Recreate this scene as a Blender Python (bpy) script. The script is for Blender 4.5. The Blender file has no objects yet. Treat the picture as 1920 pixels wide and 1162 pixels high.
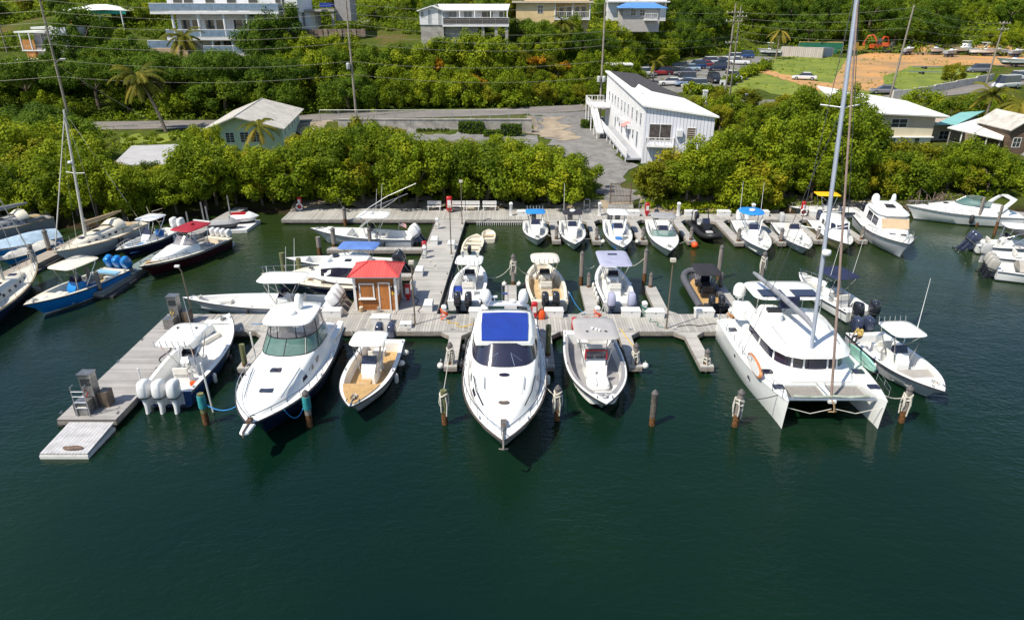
import bpy, bmesh, math, random
import numpy as np
from math import sin, cos, pi, radians, sqrt
from mathutils import Vector, Matrix, noise

SC = bpy.context.scene
COL = SC.collection
R = random.Random(7)

# ------------------------------------------------------------------ camera
CAM_H = 20.5
CAM_PITCH = radians(24)
cd = bpy.data.cameras.new('camera')
cd.sensor_width = 36.0
cd.lens = 24.0
cd.clip_start = 0.1
cd.clip_end = 3000
cam = bpy.data.objects.new('camera', cd)
COL.objects.link(cam)
cam.location = (0, 0, CAM_H)
cam.rotation_euler = (radians(90) - CAM_PITCH, 0, 0)
SC.camera = cam

# ------------------------------------------------------------------ sky and sun
SUN_EL = radians(54)
SUN_H = Vector((-0.83, -0.56, 0)).normalized()          # horizontal direction towards the sun
w = bpy.data.worlds.new('World')
SC.world = w
w.use_nodes = True
nt = w.node_tree
bg = nt.nodes['Background']
sky = nt.nodes.new('ShaderNodeTexSky')
sky.sky_type = 'NISHITA'
sky.sun_disc = False
sky.sun_elevation = SUN_EL
sky.sun_rotation = math.atan2(SUN_H.x, SUN_H.y)
sky.altitude = 20
sky.air_density = 1.0
sky.dust_density = 0.6
sky.ozone_density = 1.2
nt.links.new(sky.outputs[0], bg.inputs['Color'])
bg.inputs['Strength'].default_value = 0.12
sl = bpy.data.lights.new('sun', 'SUN')
sl.energy = 4.7
sl.angle = radians(0.53)
sl.color = (1.0, 0.935, 0.80)
sun = bpy.data.objects.new('sun', sl)
COL.objects.link(sun)
sd = Vector((SUN_H.x * cos(SUN_EL), SUN_H.y * cos(SUN_EL), sin(SUN_EL)))
sun.rotation_euler = sd.to_track_quat('Z', 'Y').to_euler()
sun.location = (-60, -30, 90)
vs = SC.view_settings
vs.view_transform = 'Standard'
vs.look = 'None'
vs.exposure = 0.38
vs.gamma = 1.0
SC.cycles.max_bounces = 6
SC.cycles.transparent_max_bounces = 8
SC.cycles.caustics_reflective = False
SC.cycles.caustics_refractive = False

# ------------------------------------------------------------------ helpers
def V(*a):
    return Vector(a)

class M:
    """collects faces, then builds one mesh object"""
    def __init__(s):
        s.v = []; s.f = []; s.mi = []
        s.cur = 0
    def add(s, vs, fs, mi=None):
        o = len(s.v)
        s.v.extend([tuple(p) for p in vs])
        m = s.cur if mi is None else mi
        for f in fs:
            s.f.append(tuple(i + o for i in f)); s.mi.append(m)
        return s
    def box(s, c, d, rz=0.0, top=1.0, mi=None):
        """box centred at c with size d, optional taper of the top face"""
        x, y, z = d[0] / 2, d[1] / 2, d[2] / 2
        P = [(-x, -y, -z), (x, -y, -z), (x, y, -z), (-x, y, -z), (-x * top, -y * top, z), (x * top, -y * top, z), (x * top, y * top, z), (-x * top, y * top, z)]
        ca, sa = cos(rz), sin(rz)
        P = [(c[0] + p[0] * ca - p[1] * sa, c[1] + p[0] * sa + p[1] * ca, c[2] + p[2]) for p in P]
        return s.add(P, [(3, 2, 1, 0), (4, 5, 6, 7), (0, 1, 5, 4), (1, 2, 6, 5), (2, 3, 7, 6), (3, 0, 4, 7)], mi)
    def b2(s, x0, x1, y0, y1, z0, z1, mi=None):
        return s.box(((x0 + x1) / 2, (y0 + y1) / 2, (z0 + z1) / 2), (x1 - x0, y1 - y0, z1 - z0), mi=mi)
    def loft(s, rings, closed=True, cap0=True, cap1=True, mi=None):
        n = len(rings[0]); vs = [p for r in rings for p in r]; fs = []
        k = n if closed else n - 1
        for i in range(len(rings) - 1):
            for j in range(k):
                a = i * n + j; b = i * n + (j + 1) % n
                fs.append((a, b, b + n, a + n))
        if cap0: fs.append(tuple(range(n - 1, -1, -1)))
        if cap1: fs.append(tuple(range((len(rings) - 1) * n, len(rings) * n)))
        return s.add(vs, fs, mi)
    def tube(s, pts, r, n=6, mi=None, r1=None, cap=True):
        pts = [Vector(p) for p in pts]; rings = []
        for i, p in enumerate(pts):
            a = pts[max(i - 1, 0)]; b = pts[min(i + 1, len(pts) - 1)]
            t = (b - a)
            if t.length < 1e-9: t = V(0, 0, 1)
            t.normalize()
            u = t.cross(V(0, 0, 1) if abs(t.z) < .95 else V(1, 0, 0)).normalized(); w_ = t.cross(u)
            rr = r if r1 is None else r + (r1 - r) * i / (len(pts) - 1)
            rings.append([p + (u * cos(2 * pi * k / n) + w_ * sin(2 * pi * k / n)) * rr for k in range(n)])
        return s.loft(rings, True, cap, cap, mi)
    def lathe(s, prof, c=(0, 0, 0), n=12, mi=None):
        rings = [[(c[0] + r * cos(2 * pi * k / n), c[1] + r * sin(2 * pi * k / n), c[2] + z) for k in range(n)] for r, z in prof]
        return s.loft(rings, True, True, True, mi)
    def prism(s, out, z0, z1, mi=None, edge=0.0):
        """vertical prism over a 2D outline, upper rim rounded in by edge"""
        cx = sum(p[0] for p in out) / len(out); cy = sum(p[1] for p in out) / len(out)
        def sh(k):
            r = []
            for p in out:
                d = max(1e-6, sqrt((p[0] - cx) ** 2 + (p[1] - cy) ** 2)); q = max(0, 1 - k / d)
                r.append((cx + (p[0] - cx) * q, cy + (p[1] - cy) * q))
            return r
        rings = [[(x, y, z0) for x, y in out]]
        if edge:
            rings.append([(x, y, z1 - edge) for x, y in out])
            rings.append([(x, y, z1 - edge * .3) for x, y in sh(edge * .6)])
            rings.append([(x, y, z1) for x, y in sh(edge * 1.8)])
        else:
            rings.append([(x, y, z1) for x, y in out])
        return s.loft(rings, True, True, True, mi)
    def panel(s, a, b, c, d, th=.02, mi=None):
        """thin slab over a quad (a,b,c,d counter-clockwise seen from outside)"""
        a, b, c, d = map(Vector, (a, b, c, d))
        nrm = (b - a).cross(d - a)
        if nrm.length < 1e-9: nrm = (c - b).cross(d - b)
        nrm.normalize()
        o = [p + nrm * th for p in (a, b, c, d)]
        i = [p - nrm * th for p in (a, b, c, d)]
        return s.add(o + i, [(0, 1, 2, 3), (7, 6, 5, 4), (0, 4, 5, 1), (1, 5, 6, 2), (2, 6, 7, 3), (3, 7, 4, 0)], mi)
    def xf(s, mat):
        s.v = [tuple(mat @ Vector(p)) for p in s.v]
        return s
    def mesh(s, name, mats, smooth=38):
        me = bpy.data.meshes.new(name)
        me.from_pydata(s.v, [], s.f)
        if not isinstance(mats, (list, tuple)): mats = [mats]
        for m in mats: me.materials.append(m)
        if len(mats) > 1: me.polygons.foreach_set('material_index', s.mi)
        if smooth:
            me.polygons.foreach_set('use_smooth', [True] * len(s.f))
            me.update()
            me.set_sharp_from_angle(angle=radians(smooth))
        me.update()
        return me
    def build(s, name, mats, parent=None, smooth=38, loc=None, rz=None):
        return link(name, s.mesh(name, mats, smooth), parent, loc, rz)

def link(name, data, parent=None, loc=None, rz=None):
    o = bpy.data.objects.new(name, data)
    COL.objects.link(o)
    if parent is not None: o.parent = parent
    if loc is not None: o.location = loc
    if rz is not None: o.rotation_euler = (0, 0, rz)
    return o

LABELS = {}
def tag(o, label=None, cat=None, group=None, kind=None):
    if label: o['label'] = label
    if cat: o['category'] = cat
    if group: o['group'] = group
    if kind: o['kind'] = kind
    return o

def thing(name, label, cat, loc=(0, 0, 0), rz=0.0, group=None):
    o = link(name, None, None, loc, rz)
    o.empty_display_size = .2
    return tag(o, label, cat, group)

def struct(o):
    o['kind'] = 'structure'
    return o

def kids(o):
    return [c for c in bpy.data.objects if c.parent is o]

def copy_tree(o, parent=None, tree=None):
    c = o.copy(); COL.objects.link(c); c.parent = parent
    for ch in o.children: copy_tree(ch, c)
    return c

def superell(rx, ry, n=24, p=4.0, cx=0.0, cy=0.0):
    r = []
    for k in range(n):
        a = 2 * pi * k / n; c, s_ = cos(a), sin(a)
        r.append((cx + rx * math.copysign(abs(c) ** (2 / p), c), cy + ry * math.copysign(abs(s_) ** (2 / p), s_)))
    return r

def lerp(a, b, t): return a + (b - a) * t
def clamp(t, a=0.0, b=1.0): return max(a, min(b, t))
def sst(a, b, t):
    t = clamp((t - a) / (b - a)); return t * t * (3 - 2 * t)

# ------------------------------------------------------------------ materials
MATS = {}
def mat(name, col, rough=.5, metal=0.0, var=.10, scale=1.5, bump=0.0, bscale=30.0, coat=0.0, spec=.5, col2=None, dirt=0.0, streak=False):
    """procedural surface: base colour broken up by two noises, optional dirt patches, relief and clear coat"""
    if name in MATS: return MATS[name]
    m = bpy.data.materials.new(name); m.use_nodes = True
    n = m.node_tree.nodes; l = m.node_tree.links; b = n['Principled BSDF']
    tc = n.new('ShaderNodeTexCoord')
    src = tc.outputs['Object']
    if streak:
        mp = n.new('ShaderNodeMapping'); mp.inputs['Scale'].default_value = (1, 1, .12); l.new(src, mp.inputs[0]); src = mp.outputs[0]
    nz = n.new('ShaderNodeTexNoise'); nz.inputs['Scale'].default_value = scale; nz.inputs['Detail'].default_value = 5; nz.inputs['Roughness'].default_value = .65
    l.new(src, nz.inputs['Vector'])
    rp = n.new('ShaderNodeValToRGB')
    c = col; d = col2 or tuple(x * (1 - var * 2.2) for x in col)
    rp.color_ramp.elements[0].position = .32; rp.color_ramp.elements[0].color = (*d, 1)
    rp.color_ramp.elements[1].position = .62; rp.color_ramp.elements[1].color = (*c, 1)
    l.new(nz.outputs['Fac'], rp.inputs[0])
    out = rp.outputs[0]
    if dirt:
        n2 = n.new('ShaderNodeTexNoise'); n2.inputs['Scale'].default_value = scale * .6; n2.inputs['Detail'].default_value = 7; n2.inputs['Roughness'].default_value = .75
        l.new(src, n2.inputs['Vector'])
        r2 = n.new('ShaderNodeValToRGB'); r2.color_ramp.elements[0].position = .52; r2.color_ramp.elements[0].color = (0, 0, 0, 1)
        r2.color_ramp.elements[1].position = .72; r2.color_ramp.elements[1].color = (dirt, dirt, dirt, 1)
        l.new(n2.outputs['Fac'], r2.inputs[0])
        mx = n.new('ShaderNodeMix'); mx.data_type = 'RGBA'; mx.inputs[7].default_value = (.10, .075, .05, 1)
        l.new(r2.outputs[0], mx.inputs[0]); l.new(out, mx.inputs[6]); out = mx.outputs[2]
    l.new(out, b.inputs['Base Color'])
    b.inputs['Roughness'].default_value = rough
    b.inputs['Metallic'].default_value = metal
    b.inputs['Specular IOR Level'].default_value = spec
    if coat:
        b.inputs['Coat Weight'].default_value = coat; b.inputs['Coat Roughness'].default_value = .08
    if bump:
        n3 = n.new('ShaderNodeTexNoise'); n3.inputs['Scale'].default_value = bscale; n3.inputs['Detail'].default_value = 3
        l.new(tc.outputs['Object'], n3.inputs['Vector'])
        bp = n.new('ShaderNodeBump'); bp.inputs['Strength'].default_value = bump; bp.inputs['Distance'].default_value = .05
        l.new(n3.outputs['Fac'], bp.inputs['Height']); l.new(bp.outputs[0], b.inputs['Normal'])
    MATS[name] = m
    return m

def stripes(name, col, col2, period, axis=0, duty=.08, rough=.7, var=.25, bump=.6, spec=.3):
    """boards, seams or ribs: dark joints every period metres along an axis of the object, each board its own tone"""
    if name in MATS: return MATS[name]
    m = bpy.data.materials.new(name); m.use_nodes = True
    n = m.node_tree.nodes; l = m.node_tree.links; b = n['Principled BSDF']
    tc = n.new('ShaderNodeTexCoord'); sp = n.new('ShaderNodeSeparateXYZ'); l.new(tc.outputs['Object'], sp.inputs[0])
    dv = n.new('ShaderNodeMath'); dv.operation = 'DIVIDE'; dv.inputs[1].default_value = period; l.new(sp.outputs[axis], dv.inputs[0])
    fr = n.new('ShaderNodeMath'); fr.operation = 'FRACT'; l.new(dv.outputs[0], fr.inputs[0])
    fl = n.new('ShaderNodeMath'); fl.operation = 'FLOOR'; l.new(dv.outputs[0], fl.inputs[0])
    wn = n.new('ShaderNodeTexWhiteNoise'); wn.noise_dimensions = '1D'; l.new(fl.outputs[0], wn.inputs['W'])
    gt = n.new('ShaderNodeMath'); gt.operation = 'LESS_THAN'; gt.inputs[1].default_value = duty; l.new(fr.outputs[0], gt.inputs[0])
    nz = n.new('ShaderNodeTexNoise'); nz.inputs['Scale'].default_value = .55; nz.inputs['Detail'].default_value = 8; nz.inputs['Roughness'].default_value = .7
    l.new(tc.outputs['Object'], nz.inputs['Vector'])
    ad = n.new('ShaderNodeMath'); ad.operation = 'MULTIPLY_ADD'; ad.inputs[1].default_value = .35; l.new(wn.outputs['Value'], ad.inputs[0])
    l.new(nz.outputs['Fac'], ad.inputs[2])
    rp = n.new('ShaderNodeValToRGB')
    rp.color_ramp.elements[0].position = .35; rp.color_ramp.elements[0].color = (*[x * (1 - var * 1.6) for x in col], 1)
    rp.color_ramp.elements[1].position = .85; rp.color_ramp.elements[1].color = (*col, 1)
    l.new(ad.outputs[0], rp.inputs[0])
    mx = n.new('ShaderNodeMix'); mx.data_type = 'RGBA'; mx.inputs[7].default_value = (*col2, 1)
    l.new(gt.outputs[0], mx.inputs[0]); l.new(rp.outputs[0], mx.inputs[6]); l.new(mx.outputs[2], b.inputs['Base Color'])
    b.inputs['Roughness'].default_value = rough; b.inputs['Specular IOR Level'].default_value = spec
    if bump:
        bp = n.new('ShaderNodeBump'); bp.inputs['Strength'].default_value = bump; bp.inputs['Distance'].default_value = .03; bp.invert = True
        l.new(gt.outputs[0], bp.inputs['Height']); l.new(bp.outputs[0], b.inputs['Normal'])
    MATS[name] = m
    return m

def glass(name, col, rough=.06, alpha=1.0):
    if name in MATS: return MATS[name]
    m = mat(name, col, rough, 0, .1, 2.0, spec=.9)
    if alpha < 1: m.node_tree.nodes['Principled BSDF'].inputs['Alpha'].default_value = alpha
    return m

def leafmat(name, c0, c1, c2):
    m = bpy.data.materials.new(name); m.use_nodes = True
    n = m.node_tree.nodes; l = m.node_tree.links; b = n['Principled BSDF']
    at = n.new('ShaderNodeAttribute'); at.attribute_name = 'tone'
    oi = n.new('ShaderNodeObjectInfo')
    ad = n.new('ShaderNodeMath'); ad.operation = 'MULTIPLY_ADD'; ad.inputs[1].default_value = .42; l.new(oi.outputs['Random'], ad.inputs[0]); l.new(at.outputs['Fac'], ad.inputs[2])
    rp = n.new('ShaderNodeValToRGB'); e = rp.color_ramp.elements
    e[0].position = .15; e[0].color = (*c0, 1); e[1].position = 1.15 if False else 1.0; e[1].color = (*c2, 1)
    k = e.new(.6); k.color = (*c1, 1)
    l.new(ad.outputs[0], rp.inputs[0]); l.new(rp.outputs[0], b.inputs['Base Color'])
    b.inputs['Roughness'].default_value = .6; b.inputs['Specular IOR Level'].default_value = .12
    tr = n.new('ShaderNodeBsdfTranslucent'); l.new(rp.outputs[0], tr.inputs[0])
    ms = n.new('ShaderNodeMixShader'); ms.inputs[0].default_value = .38
    l.new(b.outputs[0], ms.inputs[1]); l.new(tr.outputs[0], ms.inputs[2]); l.new(ms.outputs[0], n['Material Output'].inputs[0])
    MATS[name] = m
    return m

WHITE = mat('gelcoat_white', (.80, .80, .78), .22, var=.03, scale=.8, coat=.3, dirt=.10)
CREAM = mat('gelcoat_cream', (.76, .70, .58), .28, var=.05, scale=.8, coat=.2, dirt=.12)
DECKW = mat('nonskid_white', (.74, .73, .70), .6, var=.05, scale=2.5, bump=.15, bscale=120, dirt=.14)
DECKG = mat('nonskid_grey', (.30, .29, .30), .65, var=.08, scale=2.5, bump=.2, bscale=120, dirt=.15)
TAN = mat('teak_tan', (.52, .33, .14), .55, var=.12, scale=4, bump=.1)
TEAK = mat('teak_pale', (.50, .36, .20), .6, var=.14, scale=6)
VINYL = mat('vinyl_cushion', (.72, .69, .63), .5, var=.06, scale=3, bump=.1, bscale=15)
VINYLG = mat('vinyl_grey', (.42, .42, .42), .5, var=.06, scale=3)
NAVY = mat('hull_navy', (.012, .022, .070), .15, var=.1, coat=.6)
BLUE = mat('hull_blue', (.012, .22, .62), .2, var=.06, coat=.5)
BURG = mat('hull_burgundy', (.050, .006, .012), .15, var=.1, coat=.6)
GREYH = mat('hull_grey', (.33, .34, .38), .25, var=.06, coat=.4)
BEIGE = mat('hull_beige', (.52, .42, .22), .35, var=.1, dirt=.15)
LILAC = mat('hull_pale_grey', (.62, .62, .66), .25, var=.05, coat=.3, dirt=.08)
BOTTOM = mat('antifouling', (.05, .07, .12), .8, var=.3, scale=4, dirt=.3)
BOTK = mat('antifouling_black', (.02, .02, .022), .8, var=.3, scale=4)
BLACK = mat('black_plastic', (.018, .018, .022), .35, var=.2)
COWLB = mat('cowling_black', (.02, .022, .03), .18, var=.1, coat=.5)
COWLN = mat('cowling_navy', (.035, .045, .085), .2, var=.1, coat=.5)
COWLW = mat('cowling_white', (.74, .74, .74), .2, var=.04, coat=.4)
COWLG = mat('cowling_grey', (.38, .36, .33), .5, var=.1)
COWLU = mat('cowling_blue', (.012, .20, .55), .2, var=.06, coat=.5)
LAV = mat('lavender_canvas', (.36, .37, .50), .8, var=.08, bump=.2, bscale=12)
CHROME = mat('stainless', (.62, .62, .63), .22, 1.0, var=.08, scale=6)
ALU = mat('aluminium', (.55, .56, .58), .38, .9, var=.1, scale=3)
MASTM = mat('mast_grey', (.42, .46, .55), .4, .3, var=.06, scale=1)
SMOKE = glass('smoked_glass', (.022, .022, .045))
GREENG = glass('green_tinted_glass', (.10, .20, .17), .05, .78)
CLEARV = glass('clear_vinyl', (.30, .28, .30), .12, .55)
NAVYC = mat('navy_canvas', (.012, .02, .065), .85, var=.15, bump=.2, bscale=14)
BLUEC = mat('blue_canvas', (.004, .036, .29), .8, var=.08, scale=1.2, bump=.2, bscale=14)
SKYC = mat('sky_blue_canvas', (.015, .22, .62), .8, var=.08, bump=.2, bscale=14)
FADEC = mat('faded_blue_canvas', (.10, .20, .52), .85, var=.10, bump=.2, bscale=14)
BLACKC = mat('black_canvas', (.022, .02, .028), .85, var=.2, bump=.2, bscale=14)
GREYC = mat('grey_canvas', (.30, .30, .31), .85, var=.08, bump=.2, bscale=14)
TAUPEC = mat('taupe_canvas', (.38, .35, .31), .9, var=.1, bump=.3, bscale=10)
BURGC = mat('burgundy_canvas', (.33, .010, .025), .7, var=.12, bump=.2, bscale=14)
YELLC = mat('yellow_canvas', (.85, .46, .005), .8, var=.06, bump=.2, bscale=14)
RUBG = mat('hypalon_grey', (.10, .10, .115), .6, var=.12, scale=2)
RUBK = mat('hypalon_black', (.018, .018, .02), .5, var=.2, scale=2)
RUBBER = mat('rub_rail_dark', (.03, .03, .035), .6, var=.2)
ORANGE = mat('orange_plastic', (.80, .10, .015), .5, var=.1)
RED = mat('red_paint', (.48, .012, .02), .4, var=.12, scale=3)
TEAL = mat('teal_plastic', (.03, .35, .38), .6, var=.12)
ROPE = mat('white_rope', (.60, .57, .50), .9, var=.15, scale=10)
ROPEB = mat('blue_rope', (.02, .22, .55), .8, var=.1, scale=10)
ROPEY = mat('yellow_rope', (.65, .42, .04), .8, var=.1, scale=10)
SOLAR = stripes('solar_cells', (.012, .014, .045), (.16, .16, .2), .16, 0, .07, .15, .2, 0, .8)
FENDER = mat('white_fender', (.72, .70, .66), .45, var=.06, dirt=.25)
BOXG = mat('cooler_blue', (.05, .20, .42), .5, var=.05)
FENDERK = mat('black_fender', (.03, .03, .034), .55, var=.2)
# ------------------------------------------------------------------ terrain
ROAD = [(-170, 112, 2.6), (-75, 114, 2.5), (-50, 115.5, 2.6), (-28, 119.5, 3.3), (0, 125, 3.3), (15, 135, 2.8), (30, 139, 2.9), (44, 138, 3.1), (70, 139, 3.4), (90, 148, 4.0), (130, 172, 5.0), (230, 215, 7)]
def ipl(tab, x, k):
    if x <= tab[0][0]: return tab[0][k]
    for a, b in zip(tab, tab[1:]):
        if x <= b[0]:
            t = (x - a[0]) / (b[0] - a[0]); return lerp(a[k], b[k], t * t * (3 - 2 * t) if k == 2 else t)
    return tab[-1][k]
def shore(x):
    return 72.5 - 6.5 * sst(-26, -46, x) - 1.5 * sst(34, 44, x) + .7 * sin(x * .35) + .5 * sin(x * .13 + 2)
FOOT = [(-200, 122, 0), (-60, 123, 0), (0, 133, 0), (14, 143, 0), (26, 158, 0), (36, 186, 0), (50, 226, 0), (70, 236, 0), (110, 232, 0), (150, 222, 0), (230, 236, 0)]
def H(x, y):
    ys = shore(x)
    z = lerp(-2.0, .8, sst(ys - 5, ys + 2.5, y))
    z += .8 * sst(ys + 2, 94, y)
    yr, zr = ipl(ROAD, x, 1), ipl(ROAD, x, 2)
    wall = sst(-31, -28, x) * (1 - sst(1, 5, x))
    a = lerp(yr - 13, 113.0, wall); b = lerp(yr - 5, 113.6, wall)
    z = lerp(z, zr, sst(a, b, y))
    s = y - (yr + 5)
    if s > 0:
        z += .034 * s * sst(20, 40, x)
        f = ipl(FOOT, x, 1)
        q = y - f
        if q > 0:
            z += (9.0 * (1 - math.exp(-q / 17)) + .13 * q) * q / (q + 2.5) + (noise.noise((x * .035, y * .035, 0)) * 1.6 + noise.noise((x * .1, y * .1, 3)) * .6) * sst(0, 14, q)
    return z

def ray(px, py):
    """world direction through a point of the 1920 wide picture"""
    u = (px - 960) / 1280.0; v = (581 - py) / 1280.0
    return Vector((u, cos(CAM_PITCH) + v * sin(CAM_PITCH), -sin(CAM_PITCH) + v * cos(CAM_PITCH)))
def at_z(px, py, z=0.0):
    r = ray(px, py); t = (z - CAM_H) / r.z; return Vector((r.x * t, r.y * t, z))
def at_y(px, py, y):
    r = ray(px, py); t = y / r.y; return Vector((r.x * t, y, CAM_H + r.z * t))
def hit(px, py):
    """where the line of sight meets the ground"""
    r = ray(px, py); t = 60 / r.y
    for _ in range(4000):
        p = r * t
        if CAM_H + p.z <= H(p.x, p.y): break
        t += .12
    return Vector((p.x, p.y, H(p.x, p.y)))

def terrain_material():
    m = bpy.data.materials.new('ground_earth_and_grass'); m.use_nodes = True
    n = m.node_tree.nodes; l = m.node_tree.links; b = n['Principled BSDF']
    tc = n.new('ShaderNodeTexCoord')
    n1 = n.new('ShaderNodeTexNoise'); n1.inputs['Scale'].default_value = .09; n1.inputs['Detail'].default_value = 8; n1.inputs['Roughness'].default_value = .7
    n2 = n.new('ShaderNodeTexNoise'); n2.inputs['Scale'].default_value = 1.4; n2.inputs['Detail'].default_value = 6
    l.new(tc.outputs['Object'], n1.inputs['Vector']); l.new(tc.outputs['Object'], n2.inputs['Vector'])
    r1 = n.new('ShaderNodeValToRGB'); e = r1.color_ramp.elements
    e[0].position = .36; e[0].color = (.040, .062, .010, 1); e[1].position = .66; e[1].color = (.13, .10, .035, 1)
    k = e.new(.54); k.color = (.075, .10, .014, 1)
    l.new(n1.outputs['Fac'], r1.inputs[0])
    r2 = n.new('ShaderNodeValToRGB'); r2.color_ramp.elements[0].color = (.45, .45, .45, 1); r2.color_ramp.elements[1].color = (1.25, 1.25, 1.2, 1)
    l.new(n2.outputs['Fac'], r2.inputs[0])
    mx = n.new('ShaderNodeMix'); mx.data_type = 'RGBA'; mx.blend_type = 'MULTIPLY'; mx.inputs[0].default_value = 1
    ge = n.new('ShaderNodeNewGeometry'); gs = n.new('ShaderNodeSeparateXYZ'); l.new(ge.outputs['Position'], gs.inputs[0])      # mud at the waterline
    mr = n.new('ShaderNodeMapRange'); mr.inputs[1].default_value = .25; mr.inputs[2].default_value = .9; l.new(gs.outputs[2], mr.inputs[0])
    mm = n.new('ShaderNodeMix'); mm.data_type = 'RGBA'; mm.inputs[6].default_value = (.035, .026, .014, 1); l.new(mr.outputs[0], mm.inputs[0]); l.new(r1.outputs[0], mm.inputs[7])
    l.new(mm.outputs[2], mx.inputs[6]); l.new(r2.outputs[0], mx.inputs[7]); l.new(mx.outputs[2], b.inputs['Base Color'])
    b.inputs['Roughness'].default_value = .95; b.inputs['Specular IOR Level'].default_value = .1
    bp = n.new('ShaderNodeBump'); bp.inputs['Strength'].default_value = .8; bp.inputs['Distance'].default_value = .2
    l.new(n2.outputs['Fac'], bp.inputs['Height']); l.new(bp.outputs[0], b.inputs['Normal'])
    return m

def axis_values(segs):
    out = []
    for a, b, d in segs:
        k = max(1, int(round((b - a) / d))); out += [a + (b - a) * i / k for i in range(k)]
    return out + [segs[-1][1]]
xs = axis_values([(-400, -180, 20), (-180, 180, 2.0), (180, 420, 20)])
ysv = axis_values([(58, 240, 1.5), (240, 300, 4), (300, 560, 20)])
g = M()
for y in ysv:
    for x in xs: g.v.append((x, y, H(x, y)))
nx = len(xs)
for j in range(len(ysv) - 1):
    for i in range(nx - 1):
        a = j * nx + i; g.f.append((a, a + 1, a + 1 + nx, a + nx)); g.mi.append(0)
struct(g.build('hillside_ground', terrain_material(), smooth=180))

def water_material():
    m = bpy.data.materials.new('harbour_water'); m.use_nodes = True
    n = m.node_tree.nodes; l = m.node_tree.links; b = n['Principled BSDF']
    tc = n.new('ShaderNodeTexCoord')
    n0 = n.new('ShaderNodeTexNoise'); n0.inputs['Scale'].default_value = .032; n0.inputs['Detail'].default_value = 4
    l.new(tc.outputs['Object'], n0.inputs['Vector'])
    r = n.new('ShaderNodeValToRGB'); e = r.color_ramp.elements
    e[0].position = .35; e[0].color = (.0010, .0098, .0085, 1); e[1].position = .65; e[1].color = (.0042, .0195, .0060, 1)
    l.new(n0.outputs['Fac'], r.inputs[0])
    sp = n.new('ShaderNodeSeparateXYZ'); l.new(tc.outputs['Object'], sp.inputs[0])      # shallower and murkier towards the shore
    dp = n.new('ShaderNodeMapRange'); dp.interpolation_type = 'SMOOTHSTEP'; dp.inputs[1].default_value = 30; dp.inputs[2].default_value = 70; l.new(sp.outputs[1], dp.inputs[0])
    mx = n.new('ShaderNodeMix'); mx.data_type = 'RGBA'; mx.inputs[7].default_value = (.020, .036, .009, 1)
    l.new(dp.outputs[0], mx.inputs[0]); l.new(r.outputs[0], mx.inputs[6]); l.new(mx.outputs[2], b.inputs['Base Color'])
    b.inputs['IOR'].default_value = 1.333; b.inputs['Roughness'].default_value = .05
    h = None
    for sc, rot, w_, an in ((.5, .5, .8, .45), (1.6, -.3, .55, .5), (4.0, .9, .55, .5), (7.5, .2, .22, .6)):
        mp = n.new('ShaderNodeMapping'); mp.inputs['Rotation'].default_value = (0, 0, rot); mp.inputs['Scale'].default_value = (sc * an, sc, 1)
        l.new(tc.outputs['Object'], mp.inputs[0])
        z = n.new('ShaderNodeTexNoise'); z.inputs['Scale'].default_value = 1.0; z.inputs['Detail'].default_value = 3; z.inputs['Distortion'].default_value = .6
        l.new(mp.outputs[0], z.inputs['Vector'])
        ml = n.new('ShaderNodeMath'); ml.operation = 'MULTIPLY_ADD'; ml.inputs[1].default_value = w_
        l.new(z.outputs['Fac'], ml.inputs[0])
        if h is None: ml.inputs[2].default_value = 0
        else: l.new(h, ml.inputs[2])
        h = ml.outputs[0]
    # patches of calm and of ruffled water
    nc = n.new('ShaderNodeTexNoise'); nc.inputs['Scale'].default_value = .06; nc.inputs['Detail'].default_value = 3; l.new(tc.outputs['Object'], nc.inputs['Vector'])
    mr = n.new('ShaderNodeMapRange'); mr.inputs[1].default_value = .35; mr.inputs[2].default_value = .65; mr.inputs[3].default_value = .10; mr.inputs[4].default_value = .32
    l.new(nc.outputs['Fac'], mr.inputs[0])
    bp = n.new('ShaderNodeBump'); bp.inputs['Distance'].default_value = .35
    l.new(mr.outputs[0], bp.inputs['Strength']); l.new(h, bp.inputs['Height']); l.new(bp.outputs[0], b.inputs['Normal'])
    return m
g = M(); g.add([(-900, -500, 0), (900, -500, 0), (900, 90, 0), (-900, 90, 0)], [(0, 1, 2, 3)])
struct(g.build('harbour_water', water_material(), smooth=0))

ASPH = mat('old_asphalt', (.21, .185, .165), .9, var=.16, scale=.35, bump=.3, bscale=8, col2=(.15, .135, .125))
GRAVEL = mat('gravel', (.22, .21, .20), .95, var=.2, scale=.8, bump=.6, bscale=6)
CONC = mat('weathered_concrete', (.42, .39, .35), .9, var=.22, scale=.8, bump=.3, bscale=6, dirt=.55)
SAND = mat('sandy_soil', (.36, .29, .21), .95, var=.2, scale=.5, bump=.4, bscale=5)
DIRT = mat('orange_dirt', (.52, .26, .085), .95, var=.16, scale=.11, bump=.6, bscale=3, col2=(.30, .20, .10), dirt=.6)
GRASSM = mat('mown_grass', (.19, .22, .018), .9, var=.22, scale=.25, bump=.8, bscale=6, col2=(.09, .14, .012))
PAINTW = mat('road_paint', (.62, .60, .55), .8, var=.2, scale=4)

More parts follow.
